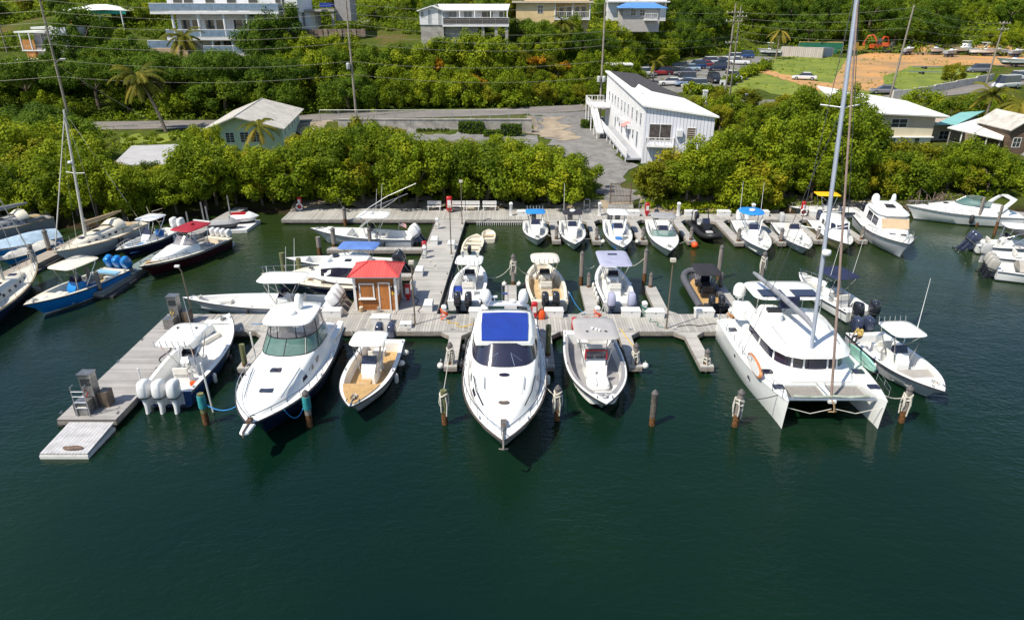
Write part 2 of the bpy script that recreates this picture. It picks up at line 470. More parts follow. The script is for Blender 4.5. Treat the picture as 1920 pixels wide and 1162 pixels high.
def drape(name, left, right, m, dz, nu=24, nv=6):
    """sheet laid on the ground between two polylines"""
    def samp(pl, t):
        d = [0]
        for a, b in zip(pl, pl[1:]): d.append(d[-1] + math.dist(a[:2], b[:2]))
        s = t * d[-1]
        for i in range(len(pl) - 1):
            if s <= d[i + 1] + 1e-9:
                k = (s - d[i]) / max(1e-9, d[i + 1] - d[i]); return (lerp(pl[i][0], pl[i + 1][0], k), lerp(pl[i][1], pl[i + 1][1], k))
    g = M()
    for i in range(nu + 1):
        a, b = samp(left, i / nu), samp(right, i / nu)
        if m is not ASPH:       # ragged edges
            d = Vector((b[0] - a[0], b[1] - a[1])).normalized() * 3.2
            ka, kb = noise.noise((a[0] * .45, a[1] * .45, dz * 50)), noise.noise((b[0] * .45, b[1] * .45, dz * 90))
            a = (a[0] + d.x * ka, a[1] + d.y * ka); b = (b[0] + d.x * kb, b[1] + d.y * kb)
        for j in range(nv + 1):
            x, y = lerp(a[0], b[0], j / nv), lerp(a[1], b[1], j / nv)
            g.v.append((x, y, H(x, y) + dz))
    k = nv + 1
    for i in range(nu):
        for j in range(nv):
            a = i * k + j; g.f.append((a, a + 1, a + 1 + k, a + k)); g.mi.append(0)
    # orientation up
    o = g.build(name, m, smooth=180)
    if o.data.polygons[0].normal.z < 0: o.data.flip_normals()
    return struct(o)

rx = [x for x in range(-170, 231, 4)]
road = drape('road', [(x, ipl(ROAD, x, 1) - 4.3) for x in rx], [(x, ipl(ROAD, x, 1) + 4.3) for x in rx], ASPH, .07, 200, 6)
g = M()
for a in range(-168, 200, 1):
    x0, x1 = a, a + 1
    if -40 < a < 40: continue
    pts = []
    for x, s in ((x0, -.06), (x1, -.06), (x1, .06), (x0, .06)):
        y = ipl(ROAD, x, 1) + s; pts.append((x, y, H(x, y) + .085))
    g.add(pts, [(0, 1, 2, 3)])
struct(g.build('road_centre_line', PAINTW, smooth=0))
drape('drive', [(2.6, 122.5), (4.5, 112), (7.5, 98), (9.5, 86), (10.4, 73.6)], [(17, 131), (15.6, 118), (15.0, 104), (14.6, 90), (13.8, 73.6)], GRAVEL, .06, 40, 6)
drape('concrete_apron', [(1.5, 119), (4.0, 112), (6.2, 106)], [(8.5, 123), (10.0, 113), (9.4, 106)], SAND, .10, 12, 6)
drape('roadside_forecourt', [(-28, 109), (-40, 110)], [(-28, 114.2), (-38.5, 113.2)], SAND, .08, 10, 5)
drape('gravel_yard', [(-24, 96), (-6, 97), (4, 98)], [(-24, 112.4), (-6, 112.4), (4, 112.4)], GRAVEL, .06, 30, 8)
pk = [hit(*p) for p in ((1140, 150), (1215, 165), (1290, 178), (1340, 172), (1400, 150))]
pk2 = [hit(*p) for p in ((1160, 132), (1230, 122), (1300, 112), (1370, 104), (1455, 108))]
drape('car_park', [p[:2] for p in pk], [p[:2] for p in pk2], GRAVEL, .06, 40, 16)
drape('grass_field', [hit(*p)[:2] for p in ((1290, 185), (1420, 170), (1500, 182), (1575, 188), (1660, 190))], [hit(*p)[:2] for p in ((1392, 122), (1420, 112), (1480, 106), (1560, 108), (1610, 112))], GRASSM, .05, 40, 20)
drape('dirt_yard', [hit(*p)[:2] for p in ((1545, 182), (1610, 172), (1680, 168), (1740, 130), (1840, 122), (1935, 128))], [hit(*p)[:2] for p in ((1590, 108), (1640, 96), (1700, 92), (1760, 84), (1850, 84), (1935, 86))], DIRT, .09, 50, 20)
drape('dirt_track', [hit(*p)[:2] for p in ((1425, 128), (1470, 140), (1530, 153), (1590, 163))], [hit(*p)[:2] for p in ((1415, 134), (1470, 150), (1540, 172), (1600, 184))], DIRT, .12, 30, 6)
drape('grass_verge', [hit(*p)[:2] for p in ((1660, 178), (1720, 168), (1770, 160), (1830, 150))], [hit(*p)[:2] for p in ((1655, 145), (1705, 126), (1780, 125), (1850, 128))], GRASSM, .13, 30, 10)
drape('grass_patch', [hit(*p)[:2] for p in ((225, 268), (270, 268), (330, 266))], [hit(*p)[:2] for p in ((225, 254), (280, 252), (360, 252))], GRASSM, .07, 20, 6)
drape('side_lane', [hit(*p)[:2] for p in ((690, 52), (655, 48), (672, 42))], [hit(*p)[:2] for p in ((720, 8), (750, 10), (768, 14))], ASPH, .25, 16, 6)
bk = [(x, 73.2) for x in range(-24, 40, 4)]
drape('shore_soil', [(x, 71.2) for x in range(-24, 44, 4)], [(x, 75.5) for x in range(-24, 44, 4)], SAND, .03, 40, 4)

# ------------------------------------------------------------------ docks
BOARDX = stripes('dock_boards_across', (.43, .41, .38), (.13, .12, .11), .19, 0, .09, .8, .24, .5)
BOARDY = stripes('dock_boards_along', (.45, .43, .405), (.17, .16, .15), .19, 1, .07, .8, .22, .5)
BOARDF = stripes('fuel_dock_boards', (.385, .365, .35), (.15, .13, .13), .19, 1, .06, .8, .24, .4)
FASCIA = mat('dock_fascia_timber', (.32, .28, .24), .8, var=.2, scale=3, dirt=.3, streak=False)
FASCK = mat('dark_rubber_fascia', (.05, .048, .05), .7, var=.2, scale=3)
FLOAT = mat('dock_float', (.06, .06, .06), .8, var=.3)
DZ = .55
def dock(name, label, outline, boards, cat='dock', group=None, fascia=FASCIA, z=DZ, floats=None):
    t = thing(name, label, cat, (0, 0, 0), 0, group)
    M().prism(outline, z - .10, z).build('decking', boards, t, 20)
    g = M()
    g.prism([(x, y) for x, y in outline], z - .34, z - .104)
    f = g.build('edge_beam', fascia, t, 20)
    x0, x1 = min(p[0] for p in outline) + .15, max(p[0] for p in outline) - .15
    y0, y1 = min(p[1] for p in outline) + .15, max(p[1] for p in outline) - .15
    for k, (a, b, c, d) in enumerate(floats or [(x0, x1, y0, y1)]):
        M().b2(a, b, c, d, -.25, z - .345).build('float', FLOAT, t, 20)
    return t
dock('main_dock', 'long grey boarded dock running across behind the front row of boats', [(-20.9, 41.3), (16.5, 41.3), (16.5, 44.1), (-20.9, 44.1)], BOARDX)
dock('fuel_dock', 'wide grey fuel dock with two steel pumps at the left', [(-24.05, 30.6), (-20.95, 30.6), (-20.95, 44.1), (-24.4, 44.1)], BOARDF)
dock('walkway_dock', 'grey boarded walkway from the red roofed hut to the shore', [(-8.2, 44.15), (-5.35, 44.15), (-4.75, 67.4), (-7.7, 67.4)], BOARDY)
dock('shore_dock', 'long boarded dock along the mangroves with white benches', [(-23.6, 67.5), (33.5, 67.5), (33.5, 69.6), (14.2, 69.6), (14.2, 71.6), (-23.6, 71.6)], BOARDX, floats=[(-23, 33, 67.7, 69.4)])
# lattice edge of the shore dock and sloping ramp at the end of the fuel dock
g = M()
t = thing('float_ramp', 'pale plank float ramp at the near end of the fuel dock', 'ramp')
for k in range(13):
    x = -23.35 + k * .182
    M().add([(x, 27.95, .30), (x + .168, 27.95, .30), (x + .168, 30.5, .46), (x, 30.5, .46), (x, 27.95, .20), (x + .168, 27.95, .20), (x + .168, 30.5, .36), (x, 30.5, .36)],
            [(0, 1, 2, 3), (7, 6, 5, 4), (0, 4, 5, 1), (1, 5, 6, 2), (2, 6, 7, 3), (3, 7, 4, 0)]).build('plank', mat('ramp_plank', (.50, .49, .50), .7, var=.12, scale=2.2, dirt=.45), t, 20)
M().b2(-23.38, -20.98, 27.9, 30.45, -.2, .19).build('float', FENDER, t, 20)
def finger(xa, xb, y0, y1, label, side=1, gus=.6, group='finger docks'):
    """finger pier from y0 (at the dock) to y1 with gussets at its root"""
    s = 1 if y1 > y0 else -1
    out = [(xa - gus, y0), (xa, y0 + s * gus), (xa, y1), (xb, y1), (xb, y0 + s * gus), (xb + gus, y0)]
    if s > 0: out = out[::-1]
    return dock('finger_dock', label, out, BOARDY, 'dock', group, floats=[(xa + .1, xb - .1, min(y0, y1) + .4, max(y0, y1) - .2)])
G = 'finger docks'
cl_me = M().tube([(-.15, 0, .07), (.15, 0, .07)], .025, 5).box((0, 0, .03), (.12, .05, .06)).mesh('cleat', CHROME)
for o in [o for o in COL.objects if o.name in ('main_dock', 'fuel_dock', 'walkway_dock')]:
    sp_ = {'main_dock': [(x, y, 0) for x in range(-19, 16, 3) for y in (41.5, 43.9)], 'fuel_dock': [(x, y, 1) for y in (31.2, 34, 37, 40) for x in (-24.2, -21.15)], 'walkway_dock': [(-5.5 + .026 * (y - 44), y, 1) for y in range(48, 67, 4)]}[o.name]
    for x, y, k in sp_: link('cleat', cl_me, o, (x, y, DZ), k * pi / 2)
finger(-.55, .35, 44.15, 49.6, 'narrow finger dock behind the big white yacht')
finger(5.3, 6.25, 44.15, 49.4, 'finger dock between the cream topped boat and the lavender topped boat')
finger(10.3, 11.2, 44.15, 49.4, 'finger dock just left of the tall thin lamp post, pointing to shore')
finger(15.75, 16.6, 44.15, 49.4, 'finger dock along the right side of the grey inflatable')
finger(-4.15, -3.35, 41.25, 36.4, 'finger dock left of the big white yacht')
finger(1.8, 2.6, 41.25, 36.4, 'finger dock between the big yacht and the grey topped boat')
finger(7.1, 7.9, 41.25, 36.4, 'finger dock right of the grey topped boat')
finger(11.45, 12.25, 41.25, 36.4, 'finger dock left of the catamaran with no boat on its left')
finger(-16.6, -15.8, 41.25, 36.2, 'finger dock between the triple engine boat and the hardtop cruiser')
finger(3.75, 4.55, 67.45, 60.6, 'shore finger dock between the blue top boat and the black top boat')
finger(7.5, 8.3, 67.45, 60.4, 'shore finger dock between the black top boat and the white top boat')
finger(11.8, 12.6, 67.45, 60.4, 'shore finger dock between the white top boat and the grey top boat')
finger(16.3, 17.1, 67.45, 60.4, 'shore finger dock between the grey top boat and the black inflatable')
finger(20.6, 21.4, 67.45, 60.0, 'shore finger dock right of the black inflatable')
finger(24.6, 25.3, 67.45, 60.0, 'shore finger dock right of the second blue top boat')
finger(28.2, 29.0, 67.45, 60.6, 'shore finger dock left of the beige hulled cabin boat')
finger(32.3, 33.1, 67.45, 60.6, 'shore finger dock left of the white flybridge boat')
def sidefinger(y, x0, x1, label, w_=.8):
    return dock('finger_dock', label, [(x0, y - w_ / 2), (x1, y - w_ / 2), (x1, y + w_ / 2), (x0, y + w_ / 2)], BOARDX, 'dock', G)
sidefinger(58.4, -16.6, -8.05, 'finger dock left of the walkway below the outrigger boat')
sidefinger(51.8, -16.0, -8.15, 'finger dock left of the walkway above the navy hulled cruiser')
dock('hut_platform', 'boarded platform under the red roofed hut', [(-11.7, 44.15), (-8.25, 44.15), (-8.15, 47.6), (-11.7, 47.6)], BOARDX)
dock('jet_ski_dock', 'low grey gangway leading to the covered jet skis', [(-31.2, 62.6), (-29.9, 62.4), (-28.6, 72.0), (-30.0, 72.2)], BOARDF, fascia=FASCIA)
GREENB = stripes('pontoon_boards', (.20, .25, .25), (.05, .06, .06), .2, 1, .06, .7, .15, .4)
dock('left_pontoon', 'narrow green grey pontoon beside the blue boat', [(-32.5, 48.2), (-31.2, 48.0), (-30.4, 56.6), (-31.8, 56.8)], GREENB)
dock('old_timber_dock', 'old timber dock among the sailboats at the left edge', [(-41.9, 51.5), (-40.5, 51.2), (-39.6, 62.2), (-41.1, 62.4)], stripes('old_boards', (.40, .34, .28), (.10, .08, .07), .2, 1, .12, .9, .2, .5))
dock('cruiser_dock', 'timber dock behind the cruiser with the radar arch', [(49.5, 71.0), (62, 62.5), (63, 64.0), (50.5, 72.6)], BOARDF)
# ------------------------------------------------------------------ boats
class Hull:
    """planing hull; x forward, z = 0 at the waterline. Keeps its curves so that fittings can be laid on it"""
    def __init__(s, L, B, fb, fs, draft=.5, tr=.88, tip=2.3, rake=.165, start=.38):
        s.L, s.B, s.fb, s.fs, s.draft, s.tr, s.tip, s.rake, s.start = L, B, fb, fs, draft, tr, tip, rake, start
    def u(s, t): return clamp((t - s.start) / (1 - s.start))
    def x(s, t): return -s.L / 2 + t * s.L
    def t(s, x): return (x + s.L / 2) / s.L
    def w(s, t):
        k = s.tr + (1 - s.tr) * sst(0, s.start, t)
        return s.B / 2 * k * max(0.0, 1 - s.u(t) ** s.tip)
    def z(s, t): return s.fs + (s.fb - s.fs) * clamp(t) ** 1.9
    def ts(s, n=20, a=0.0, b=1.0):
        # denser towards the bow
        return [a + (b - a) * (1 - (1 - i / n) ** 1.35) for i in range(n + 1)]
    def side(s, t):
        """half section from sheer to keel: list of (x, y, z)"""
        u = s.u(t); w = s.w(t); z = s.z(t); x = s.x(t)
        rk = s.rake * s.L
        wc = s.B / 2 * s.tr * .90 * max(0, 1 - u ** (s.tip * .72)); zc = .06 + .50 * s.fb * u ** 2.4
        xc = x - rk * .55 * u ** 2.2
        wm = lerp(wc, w, .62) - .04 * s.B * u * (1 - u); zm = lerp(zc, z, .5); xm = x - rk * .24 * u ** 2.2
        wm = max(0, wm) if u < 1 else 0
        return [(x, w, z), (xm, wm, zm), (xc, wc, zc), (x - rk * u ** 2.2, 0, -s.draft * (1 - u ** 5) + .02 * u)]
    def sheer(s, a, b, n=14, inset=0.0, up=0.0, side=1):
        r = []
        for i in range(n + 1):
            t = a + (b - a) * i / n
            r.append((s.x(t) - inset * s.u(t) ** 2 * 1.2, side * max(0.0, s.w(t) - inset), s.z(t) + up))
        return r

def build_hull(root, h, hm, bm=BOTTOM, band=None, rub=RUBBER, cap=None):
    rings = []
    for t in h.ts():
        p = h.side(t)
        up = [(x, y, z) for x, y, z in p]
        # a band under the sheer
        m1 = tuple(lerp(up[0][k], up[1][k], .35) for k in range(3))
        half = [up[0], m1, up[1], up[2], up[3]]
        rings.append(half[:-1] + [half[-1]] + [(x, -y, z) for x, y, z in half[-2::-1]])
    g = M(); n = len(rings[0])
    vs = [p for r in rings for p in r]; fs = []; mi = []
    pat = [2, 0, 0, 1, 1, 0, 0, 2]
    for i in range(len(rings) - 1):
        for j in range(n - 1):
            a = i * n + j; fs.append((a, a + n, a + n + 1, a + 1)); mi.append(pat[j])
    fs.append(tuple(range(n))); mi.append(0)
    g.add(vs, fs); g.mi = mi
    o = g.build('hull', [hm, bm, band or hm], root, 42)
    b = bmesh.new(); b.from_mesh(o.data)          # clean waterline between topsides and bottom paint
    bmesh.ops.bisect_plane(b, geom=b.verts[:] + b.edges[:] + b.faces[:], plane_co=(0, 0, .12), plane_no=(0, 0, 1))
    for f in b.faces: f.material_index = 1 if f.calc_center_median().z < .12 else 0 if f.material_index == 1 else f.material_index
    b.to_mesh(o.data); b.free(); o.data.set_sharp_from_angle(angle=radians(42))
    if rub:
        r = M()
        pts = h.sheer(0, 1, 22, 0, -.05, 1) + h.sheer(1, 0, 22, 0, -.05, -1)[1:]
        pts = [(x + .01, y + (.012 if y > 0 else -.012 if y < 0 else 0), z) for x, y, z in pts]
        r.tube(pts, .045, 5)
        r.build('rub_rail', rub, root)
    return o

def flat_deck(root, h, m, a=0.0, b=1.0, crown=.10, inset=0.03, name='deck', up=0.0):
    g = M(); rings = []
    for t in h.ts(18, a, b):
        w = max(0.0, h.w(t) - inset * (1 - .9 * h.u(t) ** 3)); z = h.z(t) + up; x = h.x(t) - inset * h.u(t) ** 4
        rings.append([(x, w, z), (x, w * .55, z + crown * .75 * min(1, w)), (x, 0, z + crown * min(1, w)), (x, -w * .55, z + crown * .75 * min(1, w)), (x, -w, z)])
    g.loft([r[::-1] for r in rings], False, False, False)
    return g.build(name, m, root, 60)

def open_deck(root, h, capm, floorm, linm, floor=.28, gun=.24, tb=.80, t0=.06, bowz=None, crown=.05, tf=None):
    """gunwale cap, recessed cockpit and closed foredeck"""
    ts = h.ts(20, 0, tb)
    ts = [t for t in ts if t > t0 + .01]; ts = [t0] + ts
    def inner(t): return max(.05, h.w(t) - gun)
    g = M()
    for s in (1, -1):
        rg = []
        for t in [0.0] + ts:
            i = inner(max(t, t0)); rg.append([(h.x(t), s * h.w(t), h.z(t)), (h.x(t), s * (h.w(t) + i) / 2, h.z(t) + .025), (h.x(t), s * i, h.z(t) + .01)])
        g.loft([r if s < 0 else r[::-1] for r in rg], False, False, False)
    # transom cap
    z0 = h.z(0); i0 = inner(t0)
    g.add([(h.x(0), -i0, z0 + .01), (h.x(t0), -i0, z0 + .01), (h.x(t0), i0, z0 + .01), (h.x(0), i0, z0 + .01)], [(0, 1, 2, 3)])
    # foredeck
    rg = []
    for t in h.ts(10, tb, 1.0):
        w_ = h.w(t); z = h.z(t); x = h.x(t)
        rg.append([(x, -w_, z), (x, -w_ * .5, z + crown * min(1, w_ * 1.5)), (x, 0, z + crown * 1.3 * min(1, w_ * 1.5)), (x, w_ * .5, z + crown * min(1, w_ * 1.5)), (x, w_, z)])
    g.loft(rg, False, False, False)
    g.build('deck', capm, root, 45)
    # cockpit liner walls
    g = M(); fl = M(); prev = None
    zf = lambda t: floor if tf is None or t < tf else floor + .16
    for s in (1, -1):
        rg = [[(h.x(t), s * inner(t), h.z(t) + .012), (h.x(t), s * max(.04, inner(t) - .10), zf(t))] for t in ts]
        g.loft([r if s < 0 else r[::-1] for r in rg], False, False, False)
    for t, d in ((t0, 1), (tb, -1)):
        i = inner(t); j = max(.04, i - .10)
        q = [(h.x(t), -i, h.z(t) + .012), (h.x(t), i, h.z(t) + .012), (h.x(t), j, zf(t)), (h.x(t), -j, zf(t))]
        g.add(q, [(0, 1, 2, 3) if d > 0 else (3, 2, 1, 0)])
    g.build('cockpit_liner', linm, root, 45)
    rg = [[(h.x(t), -max(.04, inner(t) - .10), zf(t) + .004), (h.x(t), max(.04, inner(t) - .10), zf(t) + .004)] for t in ts]
    fl.loft(rg, False, False, False)
    fl.build('cockpit_sole', floorm, root, 45)

def outboard(root, x, y, z=.75, cm=COWLB, s=1.0, tilt=8, lm=None):
    """outboard motor at the transom, cowling > drive leg, propeller"""
    mt = Matrix.Translation((x, y, z)) @ Matrix.Rotation(radians(tilt), 4, 'Y') @ Matrix.Scale(s, 4)
    def rr(cx, hx, hy, z_): return [(cx + a, b, z_) for a, b in superell(hx, hy, 16, 4.2)]
    g = M()
    g.loft([rr(-.28, .20, .14, -.12), rr(-.30, .29, .20, .0), rr(-.32, .34, .225, .2), rr(-.33, .34, .215, .5), rr(-.33, .31, .19, .70), rr(-.32, .25, .15, .78), rr(-.31, .12, .08, .80)])
    o = g.xf(mt).build('outboard_motor', cm, root, 50)
    M().loft([rr(-.30, .295, .208, .0), rr(-.305, .315, .220, .06)], True, False, False).xf(mt).build('trim_band', ALU if cm in (COWLB, COWLN) else BLACK, o, 50)
    g = M()
    g.loft([rr(-.28, .19, .13, -.13), rr(-.28, .15, .09, -.45), rr(-.30, .14, .07, -.85), rr(-.32, .16, .05, -1.2)])
    g.box((-.30, 0, -.82), (.55, .22, .03)); g.box((-.05, 0, -.30), (.22, .24, .34))
    g.tube([(-.10, 0, -1.12), (-.58, 0, -1.12)], .07, 8)
    g.xf(mt).build('drive_leg', lm or cm, o, 50)
    g = M()
    for k in range(3):
        a = 2 * pi * k / 3
        g.panel((-.60, .03 * cos(a), -1.12 + .03 * sin(a)), (-.56, .2 * cos(a - .4), -1.12 + .2 * sin(a - .4)), (-.60, .22 * cos(a), -1.12 + .22 * sin(a)), (-.63, .2 * cos(a + .4), -1.12 + .2 * sin(a + .4)), .006)
    g.tube([(-.55, 0, -1.12), (-.66, 0, -1.12)], .05, 8)
    g.xf(mt).build('propeller', CHROME, o, 50)
    return o

def outboards(root, h, n, cm, s=1.0, gap=.72, tilt=8, lm=None, z=None):
    for k in range(n):
        outboard(root, -h.L / 2 - .10, (k - (n - 1) / 2) * gap, (z if z is not None else h.fs - .08), cm, s * 1.2, tilt, lm)

def ttop(root, x0, x1, w, z, m, zb=.9, frame=CHROME, foot=None, name='t_top', crown=.05, p=5.0, th=.07, legs=True, over=None):
    cx = (x0 + x1) / 2; out = superell((x1 - x0) / 2, w / 2, 28, p, cx, 0)
    g = M()
    def ring(k, z_): return [(cx + (a - cx) * k, b * k, z_) for a, b in out]
    g.loft([ring(.97, z), ring(1.0, z + th * .5), ring(.975, z + th), ring(.7, z + th + crown * .7), ring(.3, z + th + crown)])
    o = g.build(name, m, root, 50)
    if legs:
        fx, fw = foot or ((x0 + x1) / 2 - .1, w * .36)
        for sx in (-1, 1):
            for sy in (-1, 1):
                xx = cx + sx * (x1 - x0) * .34
                M().tube([(fx + sx * .42, sy * fw, zb), (xx - sx * .05, sy * w * .40, z - .25), (xx, sy * w * .38, z + .01)], .032, 6).build('support', frame, o)
        for sy in (-1, 1):
            M().tube([(fx - .42, sy * fw, zb + .55), (cx + (x1 - x0) * .34, sy * w * .39, z - .03)], .026, 5).build('brace', frame, o)
    return o

def console(root, x, w=.95, z0=.3, h=1.15, m=WHITE, glassm=SMOKE, ln=1.1, wheel=True, wind=.45):
    """helm console with raked front, windscreen and wheel; x is its centre"""
    a, b = x - ln / 2, x + ln / 2
    g = M()
    def sec(xx, ww, zz): return [(xx, -ww / 2, z0), (xx, ww / 2, z0), (xx, ww / 2 * .92, z0 + zz), (xx, -ww / 2 * .92, z0 + zz)]
    g.loft([sec(a, w, h * .80), sec(a + .22 * ln, w, h), sec(a + .62 * ln, w * .97, h * 1.0), sec(b - .06, w * .88, h * .62), sec(b, w * .82, h * .50)])
    o = g.build('console', m, root, 30)
    g = M(); zc = z0 + h
    g.panel((a + .62 * ln, -w * .44, zc - .02), (a + .62 * ln, w * .44, zc - .02), (a + .42 * ln, w * .38, zc + wind), (a + .42 * ln, -w * .38, zc + wind), .012)
    for s in (-1, 1):
        g.panel((a + .62 * ln, s * w * .44, zc - .02), (a + .25 * ln, s * w * .45, zc - .02), (a + .22 * ln, s * w * .40, zc + wind * .8), (a + .42 * ln, s * w * .38, zc + wind), .01)
    g.build('windshield', glassm, o, 30)
    if wheel:
        g = M(); pts = [(a - .12 + .06 * sin(k * pi / 6), .19 * cos(k * pi / 6), z0 + h * .72 + .18 * sin(k * pi / 6)) for k in range(13)]
        g.tube(pts, .018, 5); g.tube([(a - .12, -.18, z0 + h * .72), (a - .12, .18, z0 + h * .72)], .014, 4); g.tube([(a - .12, 0, z0 + h * .72), (a + .03, 0, z0 + h * .70)], .03, 5)
        g.build('steering_wheel', BLACK, o)
    return o

def seatbox(root, x, w, z0, h=.5, ln=.55, m=WHITE, cm=VINYL, back=True, name='helm_seat'):
    g = M(); g.box((x, 0, z0 + h * .45), (ln, w, h * .9), top=.92)
    o = g.build(name, m, root, 30)
    g = M(); g.prism(superell(ln / 2 + .03, w / 2 + .03, 20, 6, x, 0), z0 + h * .9, z0 + h * .9 + .13, edge=.05); g.build('cushion', cm, o)
    if back:
        g = M(); g.loft([[(x - ln / 2 + a, b, z) for a, b in superell(.07, w / 2, 14, 5)] for z in (z0 + h + .06, z0 + h + .2, z0 + h + .45)]); g.build('backrest', cm, o)
    return o

def bow_rail(root, h, a=.55, b=.985, up=.45, n=7, inset=.08, m=CHROME, gap=False, r=.022):
    g = M()
    for s in (1, -1):
        base = h.sheer(a, b, n * 2, inset, .0, s)
        top = [(x + (.10 * h.u(h.t(x))), y, z + up * min(1, .35 + k / 3)) for k, (x, y, z) in enumerate(base)]
        g.tube([base[0]] + top, r, 5)
        for k in range(0, len(base), 2): g.tube([base[k], top[k]], r * .8, 4)
        if s == 1: e1 = top[-1]
        else:
            e2 = top[-1]
            if not gap: g.tube([e1, ((e1[0] + e2[0]) / 2 + .12, 0, (e1[2] + e2[2]) / 2), e2], r, 5)
    return g.build('bow_rail', m, root)

def antenna(root, x, y, z, ln=2.4, lean=.12, m=WHITE, name='antenna', r=.022):
    return M().tube([(x, y, z), (x - lean * ln, y, z + ln)], r, 5, r1=r * .6).build(name, m, root)

def dome(root, x, y, z, r=.28, h=.22, m=WHITE, name='radar_dome'):
    return M().lathe([(r * .8, 0), (r, h * .25), (r, h * .6), (r * .86, h * .9), (r * .4, h)], (x, y, z), 16).build(name, m, root, 50)

def satdome(root, x, y, z, r=.32, m=WHITE):
    return M().lathe([(r * .55, 0), (r * .6, .12), (r * .95, .2), (r, .45), (r * .97, .62), (r * .8, .82), (r * .5, .95), (r * .15, 1.0)], (x, y, z), 16).build('satellite_dome', m, root, 50)

def cleats(root, h, spots, m=CHROME):
    for t, s in spots:
        x, y, z = h.x(t), s * (h.w(t) - .10), h.z(t) + .03
        g = M(); g.tube([(x - .14, y, z + .06), (x + .14, y, z + .06)], .022, 5); g.box((x, y, z + .02), (.10, .04, .07)); g.build('cleat', m, root)

def rods(root, x, w, z, n=5):
    for k in range(n):
        y = -w / 2 + w * k / (n - 1)
        M().tube([(x, y, z), (x - .08, y, z + .38)], .03, 5).build('rod_holder', CHROME, root)

def hatch(root, x, y, z, lx=.5, ly=.5, m=SMOKE, round_=False, slope=0.0):
    g = M(); out = superell(lx / 2, ly / 2, 16, 2 if round_ else 8)
    g.loft([[(x + a, y + b, z - a * slope) for a, b in out], [(x + a * .96, y + b * .96, z + .035 - a * slope) for a, b in out]])
    return g.build('hatch', m, root)

def flag(root, x, y, z):
    g = M(); g.tube([(x, y, z), (x - .1, y, z + .9)], .015, 5); s = g.build('flag_staff', CHROME, root)
    g = M()
    for k in range(7):
        for j in range(5):
            x0, x1 = x - .1 - j * .13, x - .1 - (j + 1) * .13
            yy0, yy1 = y + .06 * sin(j * 1.3), y + .06 * sin((j + 1) * 1.3)
            z0 = z + .45 + k * .06 - j * .05; z1 = z0 - .05
            mi = 2 if (k >= 4 and j < 2) else k % 2
            g.add([(x0, yy0, z0), (x1, yy1, z1), (x1, yy1, z1 + .06), (x0, yy0, z0 + .06)], [(0, 1, 2, 3)], mi)
    g.build('flag', [RED, WHITE, NAVYC], s, 0)

def fender(root, x, y, z, m=FENDER, r=.12, ln=.6, name='fender'):
    return M().lathe([(.02, ln / 2 + .05), (r * .6, ln / 2), (r, ln * .35), (r, -ln * .35), (r * .6, -ln / 2), (.02, -ln / 2 - .04)][::-1], (x, y, z), 10).build(name, m, root, 60)

def boat(name, label, cat, bow, stern, extra=0.0, group='boats moored in the marina'):
    """empty midway between the ends; returns it with the length"""
    dx, dy = bow[0] - stern[0], bow[1] - stern[1]
    L = sqrt(dx * dx + dy * dy) + extra
    a = math.atan2(dy, dx)
    c = ((bow[0] + stern[0]) / 2, (bow[1] + stern[1]) / 2, 0)
    return thing(name, label, cat, c, a, group), L

